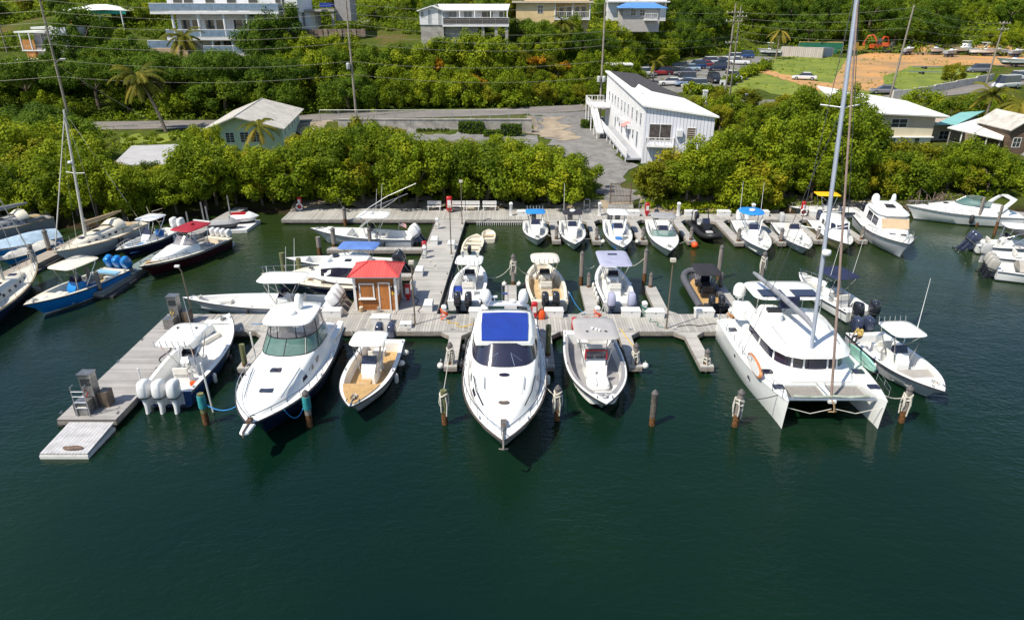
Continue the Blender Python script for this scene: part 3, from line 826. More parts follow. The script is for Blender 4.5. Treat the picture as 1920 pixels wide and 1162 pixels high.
def cc_boat(label, bow, stern, B, hm=WHITE, top=WHITE, topw=None, tx=(-.12, .12), topz=2.75, motors=2, cm=COWLB, floor=DECKW, capm=WHITE, fb=1.15, fs=.82,
            band=None, bm=BOTTOM, rail=False, seat=True, bowseat=True, tilt=8, ms=1.0, roofstuff=(), conw=.95, tb=.84, cushion=VINYL, conx=0.0, conm=WHITE, tip=2.3, lm=None, extra=0.0, name='center_console_boat', glassm=SMOKE, gun=.24, topp=5.0, legs=True, gap=None):
    t, L = boat(name, label, 'boat', bow, stern, extra)
    h = Hull(L, B, fb, fs, tip=tip)
    build_hull(t, h, hm, bm, band)
    open_deck(t, h, capm, floor, WHITE if capm is not CREAM else CREAM, .26, gun, tb, tf=.66)
    cx = L * conx
    console(t, cx + .15, conw, .27, 1.12, conm, glassm)
    if seat: seatbox(t, cx - 1.15, conw * .95, .27, .62, .55, conm, cushion)
    if top is not None:
        tt = ttop(t, cx + L * tx[0], cx + L * tx[1], topw or B * .72, topz, top, .9, CHROME, (cx + .05, conw * .48), p=topp, legs=legs)
        x0, x1 = cx + L * tx[0], cx + L * tx[1]; zt = topz + .12
        for r in roofstuff:
            if r == 'radar': dome(tt, lerp(x0, x1, .6), 0, zt)
            elif r == 'antenna': antenna(tt, lerp(x0, x1, .35), -(topw or B * .72) * .42, zt - .05, 2.6)
            elif r == 'antennas':
                for s in (-1, 1): antenna(tt, lerp(x0, x1, .35), s * (topw or B * .72) * .42, zt - .05, 2.6)
            elif r == 'rods': rods(tt, x0 + .05, (topw or B * .72) * .8, zt - .12, 6)
            elif r == 'hatch': hatch(tt, lerp(x0, x1, .7), 0, zt - .01, .35, .75, SMOKE)
            elif r == 'bracket':
                for s in (-1, 1): M().box((lerp(x0, x1, .7), s * .55, zt + .02), (.12, .05, .1)).box((lerp(x0, x1, .72), s * .55, zt + .06), (.04, .18, .03)).build('outrigger_base', BLACK, tt)
    if bowseat:
        # cushioned seats round the bow and a coffin box before the console
        xb = cx + .15 + .55
        g = M(); g.prism(superell(.42, conw * .36, 20, 5, xb + .42, 0), .26, .66, edge=.08); o = g.build('forward_seat', conm, t)
        g = M(); g.prism(superell(.40, conw * .34, 20, 5, xb + .42, 0), .662, .75, edge=.05); g.build('cushion', cushion, o)
        for s in (-1, 1):
            g = M(); rg = []
            for tt_ in h.ts(8, .70, tb - .005):
                i = max(.12, h.w(tt_) - gun - .03); j = max(.03, i - .42)
                rg.append([(h.x(tt_), s * j, .43), (h.x(tt_), s * i, .43), (h.x(tt_), s * i, .72), (h.x(tt_), s * j, .72)])
            g.loft(rg if s > 0 else [r[::-1] for r in rg]); g.build('bow_cushion', cushion, t, 30)
    for _ in range(2):      # loose gear: rope coils and coolers
        q = R.uniform(.88, .94); g = M(); g.tube([(h.x(q) + .15 * cos(a_ * pi / 5), .15 * sin(a_ * pi / 5) + R.uniform(-.01, .01), h.z(q) + .09 + .006 * a_) for a_ in range(18)], .022, 4); g.build('rope_coil', R.choice((ROPE, BLACK, VINYLG)), t)
    x_ = -L / 2 + R.uniform(.9, 1.3); y_ = R.uniform(-.5, .5); o = M().box((x_, y_, .45), (.4, .65, .36)).build('cooler', R.choice((WHITE, VINYLG, BOXG)), t, 30); M().box((x_, y_, .65), (.43, .68, .05)).build('lid', WHITE, o, 30)
    if R.random() < .6:
        for q in (.25, .5): fender(t, h.x(q), R.choice((-1, 1)) * (h.w(q) + .10), .5, R.choice((FENDER, FENDERK)))
    if rail: bow_rail(t, h, .6, .985, .3)
    cleats(t, h, [(.05, 1), (.05, -1), (.5, 1), (.5, -1), (.93, 1), (.93, -1)])
    outboards(t, h, motors, cm, ms, gap or (.78 if motors < 3 else .80), tilt, lm)
    if motors > 1:
        M().b2(-L / 2 - .02, -L / 2 + .30, -B * .30, B * .30, fs * .2, fs - .02).build('motor_bracket', capm, t, 30)
    return t, h, L

def trunk(sts, crown=.06):
    """cabin loft from stations (x, half width at foot, foot z, half width at top, top z)"""
    rings = []
    for x, wb, zb, wt, zt in sts:
        e = min(.10, max(0.0, (zt - zb) * .25))
        rings.append([(x, -wb, zb), (x, -wt - .0, zt - e), (x, -wt + e, zt), (x, -wt * .45, zt + crown * .8), (x, 0, zt + crown), (x, wt * .45, zt + crown * .8), (x, wt - e, zt), (x, wt, zt - e), (x, wb, zb)])
    return rings
def trunk_side(sts, xa, xb, va, vb, s, off=.012, n=6, lo=None):
    """point grid on the flank of a trunk, pushed out a little: a window laid on it"""
    def st(x):
        for a, b in zip(sts, sts[1:]):
            if (a[0] - x) * (b[0] - x) <= 0:
                k = (x - a[0]) / (b[0] - a[0]) if b[0] != a[0] else 0
                return [lerp(a[i], b[i], k) for i in range(5)]
        return sts[0] if abs(x - sts[0][0]) < abs(x - sts[-1][0]) else sts[-1]
    a_, b_ = [], []
    for i in range(n + 1):
        x = lerp(xa, xb, i / n); q = st(x); e = min(.10, max(0, (q[4] - q[2]) * .25)); zt = q[4] - e
        f = lambda v: (x, s * (lerp(q[1], q[3], v) + off), lerp(q[2], zt, v))
        a_.append(f(va)); b_.append(f(vb))
    g = M(); vs = a_ + b_; k = n + 1; fs = []
    for i in range(n):
        fs.append((i, i + 1, i + 1 + k, i + k) if s < 0 else (i + k, i + 1 + k, i + 1, i))
    g.add(vs, fs)
    ins = [(x, y - s * (off + .01), z) for x, y, z in vs]
    return g
def strip(bot, top, th=0.0):
    g = M(); n = len(bot); fs = [(i, i + 1, i + 1 + n, i + n) for i in range(n - 1)]
    g.add(list(bot) + list(top), fs); return g
def mirror(pts):
    """half outline from aft to the centre line -> full outline port to starboard"""
    return [(x, y, z) for x, y, z in pts] + [(x, -y, z) for x, y, z in pts[-2::-1]]
def smoothpts(pts, n=4):
    """Catmull-Rom through points"""
    P = [Vector(p) for p in pts]; out = []
    for i in range(len(P) - 1):
        a, b, c, d = P[max(i - 1, 0)], P[i], P[i + 1], P[min(i + 2, len(P) - 1)]
        for k in range(n):
            t = k / n
            out.append(tuple(.5 * ((2 * b) + (c - a) * t + (2 * a - 5 * b + 4 * c - d) * t * t + (3 * b - a - 3 * c + d) * t ** 3)))
    return out + [tuple(P[-1])]
def windscreen(root, bot, top, m, frame=BLACK, name='windshield', mull=(), r=.028, rim=True):
    b, t_ = smoothpts(mirror(bot)), smoothpts(mirror(top))
    o = strip(b, t_).build(name, m, root, 60)
    if frame:
        if rim:
            M().tube(t_, r, 5).build('frame', frame, o)
            M().tube(b, r, 5).build('frame', frame, o)
        for k in mull: M().tube([b[k], t_[k]], r, 5).build('mullion', frame, o)
    return o

# ---- front row, from left to right -------------------------------------------------
# A: white boat with blue topsides and three white outboards, stern to the camera
a, h, L = cc_boat('white boat with blue sides and three white outboards beside the fuel dock', (-19.2, 42.3), (-19.25, 32.7), 3.4, hm=mat('hull_deep_blue', (.01, .045, .17), .18, var=.06, coat=.5), motors=3, cm=COWLW, lm=COWLW, conx=-.14, tx=(-.20, .13), topw=2.15, topz=2.95,
    roofstuff=('bracket', 'antenna', 'rods'), band=WHITE, fb=1.45, fs=1.0, tilt=6, ms=1.05, gap=.80, extra=0)
M().lathe([(.15, 0), (.17, .34), (.165, .36), (.12, .36)], (-3.1, -.75, .28), 12).build('bucket', ORANGE, a)
M().b2(-4.1, -3.5, -.8, .8, .3, .62).build('transom_cooler', WHITE, a, 30)
# the name on the transom is too small to read: a line of script strokes
g = M()
for k in range(11):
    y = .55 - k * .10; g.panel((-L / 2 - .03, y, .60), (-L / 2 - .03, y - .05, .60), (-L / 2 - .03, y - .07 - .02 * (k % 2), .66 + .05 * ((k * 7) % 3)), (-L / 2 - .03, y - .02, .66 + .05 * ((k * 7) % 3)), .004)
g.build('name_script', mat('script_violet', (.10, .08, .16), .5), a, 0)

# B: express cruiser with hardtop
t, L = boat('express_cruiser', 'white hardtop cruiser with dark navy hull sides and green windshield', 'boat', (-12.9, 28.3), (-12.95, 40.4))
h = Hull(L, 4.6, 1.75, 1.28, draft=.7, tip=2.9, rake=.155)
build_hull(t, h, NAVY, BOTK, WHITE)
flat_deck(t, h, WHITE, 0, 1, .10)
sts = [(5.3, .30, 1.70, .20, 1.74), (4.4, .95, 1.60, .70, 1.90), (3.0, 1.45, 1.50, 1.15, 2.08), (1.4, 1.72, 1.42, 1.42, 2.22), (0, 1.80, 1.36, 1.52, 2.30), (-2.5, 1.86, 1.32, 1.66, 2.36), (-5.2, 1.86, 1.28, 1.70, 2.0)]
g = M(); g.loft(trunk(sts, .10)[::-1], False, False, False); cab = g.build('cabin', WHITE, t, 50)
for s in (1, -1):
    for k in range(3): trunk_side(sts, 1.9 - k * 1.1, 1.3 - k * 1.1, .45, .72, s, .015, 2).build('porthole', SMOKE, cab, 0)
o = windscreen(t, [(-3.0, 1.70, 2.28), (-1.3, 1.62, 2.30), (-.25, 1.15, 2.36), (.15, 0, 2.40)], [(-3.2, 1.50, 3.0), (-1.9, 1.45, 3.02), (-1.05, 1.0, 3.04), (-.75, 0, 3.06)], GREENG, BLACK, 'windshield', (4, 8, 12, 16, 20))
windscreen(t, [(-3.2, 1.50, 3.02), (-1.9, 1.45, 3.04), (-1.05, 1.0, 3.06), (-.75, 0, 3.08)], [(-3.5, 1.32, 3.86), (-2.1, 1.32, 3.86), (-1.15, .95, 3.88), (-.9, 0, 3.88)], CLEARV, BLACK, 'clear_curtain', (4, 8, 10, 14, 16, 20))
tt = ttop(t, -4.0, -.62, 2.95, 3.88, WHITE, legs=False, name='hardtop', p=4.2, th=.14, crown=.10)
dome(tt, -1.9, .05, 4.08, .32, .24); satdome(tt, -2.65, .35, 4.08, .25); antenna(tt, -2.2, -1.2, 4.05, 2.8)
for s in (-1, 1): M().tube([(-3.9, s * 1.55, 2.1), (-3.6, s * 1.35, 3.0), (-3.3, s * 1.3, 3.92)], .06, 6).build('support', WHITE, tt)
M().b2(-2.3, -1.5, -1.3, 1.3, 2.3, 2.75).build('dashboard', mat('dash_grey', (.25, .25, .26), .6), t, 30)
for y in (-.8, .8):
    o = M().box((-3.1, y, 2.62), (.6, .75, .5), top=.9).build('helm_seat', VINYL, t, 30); M().box((-3.4, y, 3.0), (.14, .72, .7)).build('backrest', VINYL, o, 30)
hatch(t, 1.55, 0, 2.30, .48, .62, slope=-.06); hatch(t, 3.35, .05, 2.12, .55, .72, slope=-.10)
for s in (1, -1):
    M().tube([(3.9, s * .95, 1.98), (2.6, s * 1.15, 2.20), (1.4, s * 1.28, 2.34)], .03, 5).build('grab_rail', CHROME, t)
bow_rail(t, h, .30, .985, .42, 9)
g = M(); g.prism([(6.0, -.30), (6.75, -.22), (6.9, 0), (6.75, .22), (6.0, .30)], 1.66, 1.80, edge=.05); g.build('bow_pulpit', WHITE, t)
M().tube([(5.6, 0, 1.86), (6.85, 0, 1.86), (6.95, 0, 1.6)], .04, 5).box((5.9, 0, 1.9), (.35, .25, .15)).build('anchor', mat('rusty_chain', (.16, .10, .07), .7, .4), t)
for s in (1, -1):
    g = M(); g.loft([[(x, s * w_, z), (x, s * (w_ - .35), z), (x, s * (w_ - .35), z + .5), (x, s * w_, z + .45)] for x, w_, z in ((-6.0, 1.95, 1.28), (-5.2, 2.0, 1.3), (-3.4, 2.05, 1.32))]); g.build('coaming', WHITE, t, 30)
cleats(t, h, [(.08, 1), (.08, -1), (.55, 1), (.55, -1)])

# C: small console boat with tan deck
a, h, L = cc_boat('small boat with tan bow deck and white roof beside the hardtop cruiser', (-8.55, 30.9), (-8.2, 39.3), 3.0, hm=LILAC, floor=TAN, top=WHITE, topw=2.05, topz=2.75, conx=-.04, tx=(-.15, .09), motors=2, cm=COWLN, fb=1.2, fs=.9, bowseat=False, tb=.70, rail=False, extra=.2, tip=2.8)
g = M()
rg = []
for tt_ in h.ts(10, .705, .97):
    w_ = max(.02, h.w(tt_) - .22 * (1 - h.u(tt_) ** 4)); rg.append([(h.x(tt_), -w_, h.z(tt_) + .075), (h.x(tt_), w_, h.z(tt_) + .075)])
g.loft(rg, False, False, False); g.build('tan_deck_pad', TAN, a, 0)
hatch(a, 2.15, 0, 1.06, .45, .65, WHITE); hatch(a, 2.95, 0, 1.10, .42, .42, WHITE)
M().box((1.1, 0, .72), (.5, .72, .35)).build('bow_seat', TAN, a, 30)
for s, x in ((1, -3.2), (1, -1.8)): M().lathe([(.05, -.16), (.2, -.1), (.24, 0), (.2, .1), (.05, .18)], (x, s * 1.52, .55), 12).build('ball_fender', FENDER, a, 60)
M().tube([(3.6, 0, 1.25), (4.35, 0, 1.22)], .05, 5).build('anchor', CHROME, a)

# D: big white yacht with a blue sunroof
t, L = boat('motor_yacht', 'biggest white motor yacht with a bright blue sunroof and dark windshield', 'boat', (-.40, 26.5), (-.42, 41.1))
h = Hull(L, 4.70, 2.05, 1.55, draft=.8, tip=2.9, rake=.17, start=.42)
build_hull(t, h, WHITE, BOTK, WHITE, rub=mat('brown_rub_rail', (.10, .075, .06), .5))
flat_deck(t, h, WHITE, 0, 1, .10)
sts = [(6.3, .35, 2.00, .22, 2.06), (5.2, 1.02, 1.94, .78, 2.26), (3.8, 1.55, 1.84, 1.28, 2.46), (2.2, 1.88, 1.76, 1.60, 2.66), (.5, 2.02, 1.70, 1.76, 2.76), (-2, 2.06, 1.62, 1.84, 2.80), (-4.6, 2.06, 1.58, 1.84, 2.74), (-5.6, 2.0, 1.56, 1.80, 2.2)]
g = M(); g.loft(trunk(sts, .12)[::-1], False, True, False); cab = g.build('cabin', WHITE, t, 50)
for s in (1, -1):
    for k in range(3): trunk_side(sts, 3.4 - k * 1.5, 2.7 - k * 1.5, .35, .62, s, .015, 2).build('porthole', SMOKE, cab, 0)
windscreen(t, [(-1.3, 1.86, 2.72), (.35, 1.72, 2.74), (1.30, 1.15, 2.78), (1.62, 0, 2.82)], [(-1.5, 1.62, 3.60), (-.30, 1.52, 3.64), (.42, 1.0, 3.68), (.62, 0, 3.72)], SMOKE, BLACK, 'windshield', (), .02)
for k, s in ((0, -1), (1, 1)):
    M().tube([(1.52, s * .55, 2.84), (1.0, s * .35, 3.36)], .018, 4).tube([(1.0, s * .35, 3.36), (1.25, s * .95, 3.0)], .014, 4).build('wiper', CHROME, t)
hs = [(.55, 1.55, 3.58, 1.40, 3.74), (-.2, 1.70, 3.56, 1.56, 3.82), (-1.6, 1.78, 3.52, 1.60, 3.92), (-3.0, 1.78, 3.48, 1.58, 3.95), (-3.6, 1.70, 3.44, 1.48, 3.86)]
g = M(); g.loft(trunk(hs, .06)[::-1], False, True, True); roof = g.build('roof', WHITE, t, 50)
g = M(); rings = []
for k, e in ((0, 0), (1, .03)):
    rings.append([(x, y, z + k * .05) for x, y, z in ((.42, -1.26, 3.80), (.50, -.6, 3.83), (.52, 0, 3.845), (.50, .6, 3.83), (.42, 1.26, 3.80), (-1.2, 1.33, 3.93), (-2.75, 1.33, 4.0), (-2.78, 0, 4.03), (-2.75, -1.33, 4.0), (-1.2, -1.33, 3.93))])
g.loft(rings, True, False, False)
n0 = len(g.v); b = rings[1]; c = [(-1.2, 0, 3.975 + .05)]
g.add(b + c, [(i, (i + 1) % 10, 10) for i in range(10)])
g.build('sunroof', BLUEC, roof, 25)
for s in (1, -1):
    g = M(); g.loft([[(x, s * w_, z0), (x, s * (w_ - .05), z0), (x, s * (w2 - .05), z1), (x, s * w2, z1)] for x, w_, z0, w2, z1 in ((-1.3, 1.87, 2.72, 1.66, 3.5), (-2.4, 1.88, 2.74, 1.70, 3.5), (-3.5, 1.86, 2.72, 1.68, 3.46))]); g.build('side_window', SMOKE, t, 30)
g = M()
for s in (1, -1): g.loft([[(x + a_, s * (y + b_), z) for a_, b_ in superell(.28, .08, 8, 3)] for x, y, z in ((-4.0, 1.80, 2.6), (-3.8, 1.66, 3.4), (-3.5, 1.35, 4.15), (-3.35, .9, 4.36))])
g.b2(-3.6, -3.1, -1.0, 1.0, 4.32, 4.44); arch = g.build('radar_arch', WHITE, t, 40)
for s in (1, -1): satdome(arch, -3.2, s * 1.08, 4.36, .30)
g = M()
for y in (-.18, .18): g.tube([(-3.35, y, 4.42), (-3.45, y, 5.55)], .022, 5)
g.tube([(-3.4, -.18, 4.95), (-3.4, .18, 4.95)], .02, 5); g.box((-3.4, 0, 5.0), (.12, .3, .1)); g.build('light_mast', CHROME, arch)
M().tube([(-3.3, -.62, 4.4), (-3.3, -.62, 4.8)], .03, 6).box((-3.3, -.62, 4.84), (.2, .34, .07)).build('radar', WHITE, arch)
dome(arch, -3.35, .45, 4.44, .2, .18)
hatch(t, 2.35, 0, 2.76, .36, .58, SMOKE, True, -.06); hatch(t, 4.6, .0, 2.46, .38, .58, mat('bronze_glass', (.14, .10, .08), .1), True, -.12)
g = M(); g.prism(superell(.75, .95, 20, 7, 3.25, 0), 2.55, 2.66, edge=.03); g.v = [(x, y, z - (x - 3.25) * .10 - .02 - .05 * y * y) for x, y, z in g.v]; pad = g.build('sun_pad', mat('sunpad_white', (.78, .77, .74), .6, var=.03), t)
for s in (1, -1):
    M().tube([(2.55, s * 1.05, 2.78), (3.55, s * 1.0, 2.60)], .022, 5).build('grab_rail', CHROME, t)
    M().tube([(2.3, s * 1.62, 2.68), (3.6, s * 1.42, 2.52), (4.7, s * 1.05, 2.36)], .03, 5).build('deck_rail', BLACK, t)
    g = M(); p = h.sheer(.30, .86, 12, .50, .13, s); q = h.sheer(.30, .86, 12, .28, .09, s); g.add(p + q, [(i, i + 1, i + 14, i + 13) for i in range(12)]); g.build('side_deck_strip', mat('grey_teak', (.36, .33, .31), .7), t, 0)
bow_rail(t, h, .22, .985, .55, 11)
M().tube([(6.0, 0, 2.25), (7.45, 0, 2.15), (7.65, 0, 1.85)], .05, 6).tube([(7.5, -.2, 1.75), (7.7, 0, 1.85), (7.5, .2, 1.75)], .04, 5).box((6.1, 0, 2.25), (.4, .3, .18)).build('anchor', mat('galvanised_chain', (.30, .26, .23), .5, .7), t)
cleats(t, h, [(.08, 1), (.08, -1), (.45, 1), (.45, -1), (.86, 1), (.86, -1)])
for x in (-2.6, -.6): fender(t, x, 2.50, .75, FENDER)
fender(t, -5.4, -2.5, .8, FENDERK); 

# E: grey topped console boat
a, h, L = cc_boat('white and grey boat with grey roof and white bow lounge right of the big yacht', (5.0, 31.0), (4.95, 40.6), 3.6, hm=WHITE, top=mat('pale_grey_top', (.40, .385, .38), .5, var=.05), topw=2.6, topz=2.85, conx=-.05, tx=(-.22, .10), motors=3, cm=RED, ms=.8, floor=DECKG, capm=WHITE, tip=2.8, fb=1.25, fs=.95, conw=1.35, band=WHITE, tb=.86, roofstuff=('bracket',), cushion=mat('cushion_white', (.74, .74, .72), .5, var=.04), topp=6)
o = M().b2(-.04, .02, -.58, .58, 1.42, 1.92).build('console_screen', SMOKE, a, 20)
for q in ((-.66, -.585, 1.36, 1.98), (.585, .66, 1.36, 1.98), (-.58, .58, 1.925, 1.98)): M().b2(-.05, .03, *q).build('screen_frame', RED, o, 20)
o = M().prism(superell(.72, .66, 24, 4, 1.35, 0), .26, .62, edge=.06).build('lounge_seat', WHITE, a)
for s in (-1, 1):
    M().prism(superell(.62, .28, 20, 3.5, 1.35, s * .33), .625, .74, edge=.06).build('lounge_cushion', mat('cushion_white', (.74, .74, .72), .5), o)
    M().loft([[(.75 + k * .03 - z * .25, s * .33 + y, .74 + z) for k, y in ((0, -.26), (0, .26), (3, .24), (3, -.24))] for z in (0, .3, .55)]).build('lounge_backrest', mat('cushion_white', (.74, .74, .72), .5), o, 30)
for s in (1, -1):
    g = M(); p = h.sheer(.10, .90, 14, .30, .035, s); q = h.sheer(.10, .90, 14, .10, .035, s); g.add(p + q, [(i, i + 1, i + 16, i + 15) for i in range(14)]); g.build('gunwale_pad', DECKG, a, 0)
M().prism([(3.6, -.5), (4.35, 0), (3.6, .5)], 1.20, 1.26).build('anchor_locker', DECKG, a)
for y in (-.15, 0, .12): M().lathe([(.06, 0), (.09, .06), (.07, .12)], (-.6 + y, y * 1.5, 2.98), 8).build('roof_light', WHITE, a, 60)

# F: sailing catamaran
t, L = boat('sailing_catamaran', 'large white sailing catamaran with tall mast and dark saloon windows', 'boat', (16.85, 30.3), (16.85, 41.2))
h = Hull(L, 1.55, 1.85, 1.45, draft=.7, tr=.86, tip=2.6, rake=.02, start=.40)
for s in (1, -1):
    sub = link('hull_float', None, t, (0, s * 2.55, 0)) if False else None
    rings = []
    for q in h.ts():
        p = h.side(q); half = [p[0], tuple(lerp(p[0][k], p[1][k], .3) for k in range(3)), p[1], p[2], p[3]]
        rings.append([(x, y + s * 2.55, z) for x, y, z in half] + [(x, -y + s * 2.55, z) for x, y, z in half[-2::-1]])
    g = M(); n = 9
    vs = [p for r in rings for p in r]; fs = []; mi = []
    for i in range(len(rings) - 1):
        for j in range(n - 1): a_ = i * n + j; fs.append((a_, a_ + n, a_ + n + 1, a_ + 1)); mi.append(0)
    fs.append(tuple(range(n))); mi.append(0)
    g.add(vs, fs); g.mi = mi; hl = g.build('hull', [WHITE, BOTTOM], t, 42)
    g = M(); rg = []
    for q in h.ts(): w_ = h.w(q); rg.append([(h.x(q), s * 2.55 - w_, h.z(q)), (h.x(q), s * 2.55 - w_ * .5, h.z(q) + .06 * min(1, w_ * 2)), (h.x(q), s * 2.55, h.z(q) + .09 * min(1, w_ * 2)), (h.x(q), s * 2.55 + w_ * .5, h.z(q) + .06 * min(1, w_ * 2)), (h.x(q), s * 2.55 + w_, h.z(q))])
    g.loft(rg, False, False, False); g.build('side_deck', WHITE, hl, 60)
    M().tube([(h.x(q), s * 2.55 + s * h.w(q), h.z(q) - .03) for q in h.ts(20)], .035, 5).build('rub_rail', mat('pale_rub_rail', (.6, .6, .6), .5), hl)
    for x in (3.95, 2.2): hatch(hl, x, s * 2.55, 1.80 + (x - 2) * .02, .45, .6)
    hatch(hl, -3.6, s * 2.75, 1.62, .4, .5)
    for k in range(2): M().prism(superell(.14, .09, 12, 2.5, 0, 0), 0, .01).xf(Matrix.Translation((1.5 - k * 2.6, s * (2.55 + s * 0 + .735), 1.05)) @ Matrix.Rotation(radians(90), 4, 'X')).build('porthole', SMOKE, hl)
    # guard rail along the hull
    g = M(); pts = [(x, s * (2.55 + .66 * (1 if x < 3 else max(.25, 1 - (x - 3) * .32))), 0) for x in (-5, -3.4, -1.8, -.2, 1.4, 3.0, 4.2, 5.1)]
    for k, (x, y, _) in enumerate(pts):
        z0 = h.z(h.t(x)); g.tube([(x, y, z0), (x, y, z0 + .62)], .018, 5)
    for dz in (.34, .62): g.tube([(x, y, h.z(h.t(x)) + dz) for x, y, _ in pts], .012, 4)
    g.build('guard_rail', CHROME, hl)
    # stern steps
    for k in range(3): M().b2(-5.5 - .0 + k * .0 - .35 * (2 - k) - .02, -5.45 - .35 * (1 - k), s * 2.55 - .55, s * 2.55 + .55, .2, .45 + .35 * k).build('step', WHITE, hl, 30) if k < 2 else None
g = M(); g.b2(-5.2, 3.35, -2.2, 2.2, .78, 1.62); g.build('bridge_deck', WHITE, t, 30)
sts = [(3.3, 1.9, 1.60, 1.7, 1.78), (2.6, 2.2, 1.6, 2.0, 1.95), (1.6, 2.35, 1.6, 2.15, 2.08), (-3.2, 2.35, 1.55, 2.2, 2.1), (-3.4, 2.35, 1.55, 2.2, 2.1)]
g = M(); g.loft(trunk(sts, .06)[::-1], False, True, True); g.build('coachroof_base', WHITE, t, 50)
o = windscreen(t, [(-2.6, 2.15, 2.06), (-.6, 2.15, 2.06), (1.35, 1.98, 2.06), (2.25, 1.25, 2.04), (2.5, 0, 2.02)], [(-2.6, 2.05, 2.86), (-.6, 2.05, 2.88), (1.2, 1.92, 2.90), (2.05, 1.22, 2.90), (2.3, 0, 2.90)], SMOKE, WHITE, 'saloon_window', (4, 8, 12, 14, 18, 20, 24, 28), .06)
rf = [(2.72, 1.0, 2.86, .8, 2.96), (2.35, 1.75, 2.86, 1.5, 3.05), (1.5, 2.22, 2.86, 1.95, 3.16), (0, 2.35, 2.86, 2.05, 3.28), (-1.6, 2.38, 2.86, 2.1, 3.34), (-3.1, 2.30, 2.86, 2.05, 3.30)]
g = M(); g.loft(trunk(rf, .10)[::-1], False, True, True); rfo = g.build('coachroof', WHITE, t, 50)
for s in (1, -1): M().tube([(1.6, s * 1.5, 3.22), (-.4, s * 1.65, 3.40)], .02, 5).build('grab_rail', CHROME, rfo)
# raised helm at the left and hard bimini with solar panels
g = M(); g.prism(superell(.75, .62, 20, 4, -1.6, -1.35), 3.3, 4.0, edge=.15); hm_ = g.build('helm_station', WHITE, t)
M().b2(-1.35, -.98, -1.75, -.95, 3.75, 4.18).build('instrument_pod', BLACK, hm_, 30)
M().tube([(-1.5 + .05 * sin(k * pi / 6), -.9 + .42 * cos(k * pi / 6), 4.05 + .36 * sin(k * pi / 6)) for k in range(13)], .02, 5).build('steering_wheel', BLACK, hm_)
M().b2(-1.95, -1.75, -.75, .35, 3.9, 4.6).build('helm_seat', NAVYC, hm_, 30)
bt = ttop(t, -5.0, -2.0, 4.3, 4.30, WHITE, legs=False, name='hard_bimini', p=6, th=.10)
for y in (-1.0, 1.0): M().b2(-3.3, -2.25, y - .72, y + .72, 4.47, 4.51).build('solar_panel', SOLAR, bt, 0)
for sx in (-4.8, -2.3):
    for s in (1, -1): M().tube([(sx, s * 1.95, 1.9), (sx, s * 1.95, 4.32)], .035, 6).build('support', CHROME, bt)
# mast, shrouds, boom with sail cover
mb, mtp = V(2.0, -.25, 3.2), V(-.5, -.35, 23.6)
g = M(); g.loft([[(p.x + a_, p.y + b_, p.z) for a_, b_ in superell(.15, .10, 10, 2.4)] for p in (mb.lerp(mtp, k / 6) for k in range(7))]); mast = g.build('mast', MASTM, t, 50)
for q, sp in ((.32, 1.25), (.62, 1.0)):
    p = mb.lerp(mtp, q); M().tube([(p.x - .35, p.y - sp, p.z + .1), tuple(p), (p.x - .35, p.y + sp, p.z + .1)], .035, 5).build('spreader', WHITE, mast)
p = mb.lerp(mtp, .26); dome(mast, p.x + .32, p.y, p.z, .24, .28); M().tube([tuple(p), (p.x + .32, p.y, p.z + .03)], .03, 5).build('bracket', WHITE, mast)
stay = mat('rigging_wire', (.10, .10, .11), .4, .6)
for s in (1, -1):
    c = mb.lerp(mtp, .32) + V(-.35, s * 1.25, .1)
    M().tube([(-.2, s * 3.2, 1.6), tuple(c), tuple(mb.lerp(mtp, .93))], .018, 4).build('shroud', stay, mast)
    M().tube([(-1.2, s * 3.1, 1.6), tuple(mb.lerp(mtp, .62))], .016, 4).build('shroud', stay, mast)
M().tube([(4.75, 0, 1.5), tuple((V(4.75, 0, 1.5)).lerp(mb.lerp(mtp, .90), .5)), tuple(mb.lerp(mtp, .90))], .075, 8, r1=.04).build('furled_jib', mat('furled_sail_brown', (.28, .20, .17), .9, var=.15, bump=.4, bscale=8), mast)
g = M(); g.loft([[(x, y + a_, z + b_) for a_, b_ in superell(.12 * k, .17 * k, 10, 2.5)] for x, y, z, k in ((1.85, -.3, 4.35, .6), (1.2, -.45, 4.6, 1), (-1.4, -1.05, 4.95, 1), (-3.9, -1.6, 5.2, .8), (-4.3, -1.7, 5.22, .5))]); g.build('boom_sail_cover', mat('grey_sail_cover', (.24, .25, .28), .8, var=.12, bump=.5, bscale=5), t, 50)
# foredeck: trampolines, centre beam and crossbeam
NET = mat('trampoline_net', (.28, .26, .24), .9, var=.15, scale=8)
g = M(); g.tube([(4.75, -2.45, 1.55), (4.75, 2.45, 1.55)], .11, 8); g.build('crossbeam', ALU, t)
M().b2(3.35, 4.95, -.20, .20, 1.40, 1.56).build('centre_beam', WHITE, t, 30)
M().tube([(4.7, -.05, 1.6), (5.15, 0, 1.45), (5.3, 0, 1.15)], .05, 5).tube([(5.1, -.22, 1.0), (5.3, 0, 1.12), (5.1, .22, 1.0)], .045, 5).build('anchor', mat('bronze_anchor', (.34, .22, .12), .5, .5), t)
for s in (1, -1):
    M().panel((3.40, s * .25, 1.52), (3.40, s * 1.95, 1.52), (4.62, s * 2.0, 1.52), (4.62, s * .25, 1.52), .008).build('trampoline', NET, t, 0)
    M().tube([(3.0, s * .25, 1.68), (4.75, s * .12, 1.68)], .025, 5).build('bow_strut', CHROME, t)
    M().tube([(5.25, s * 2.5, 1.35), (5.2, s * 1.2, .95), (5.15, s * .1, 1.2)], .022, 4).build('mooring_bridle', ROPE, t)
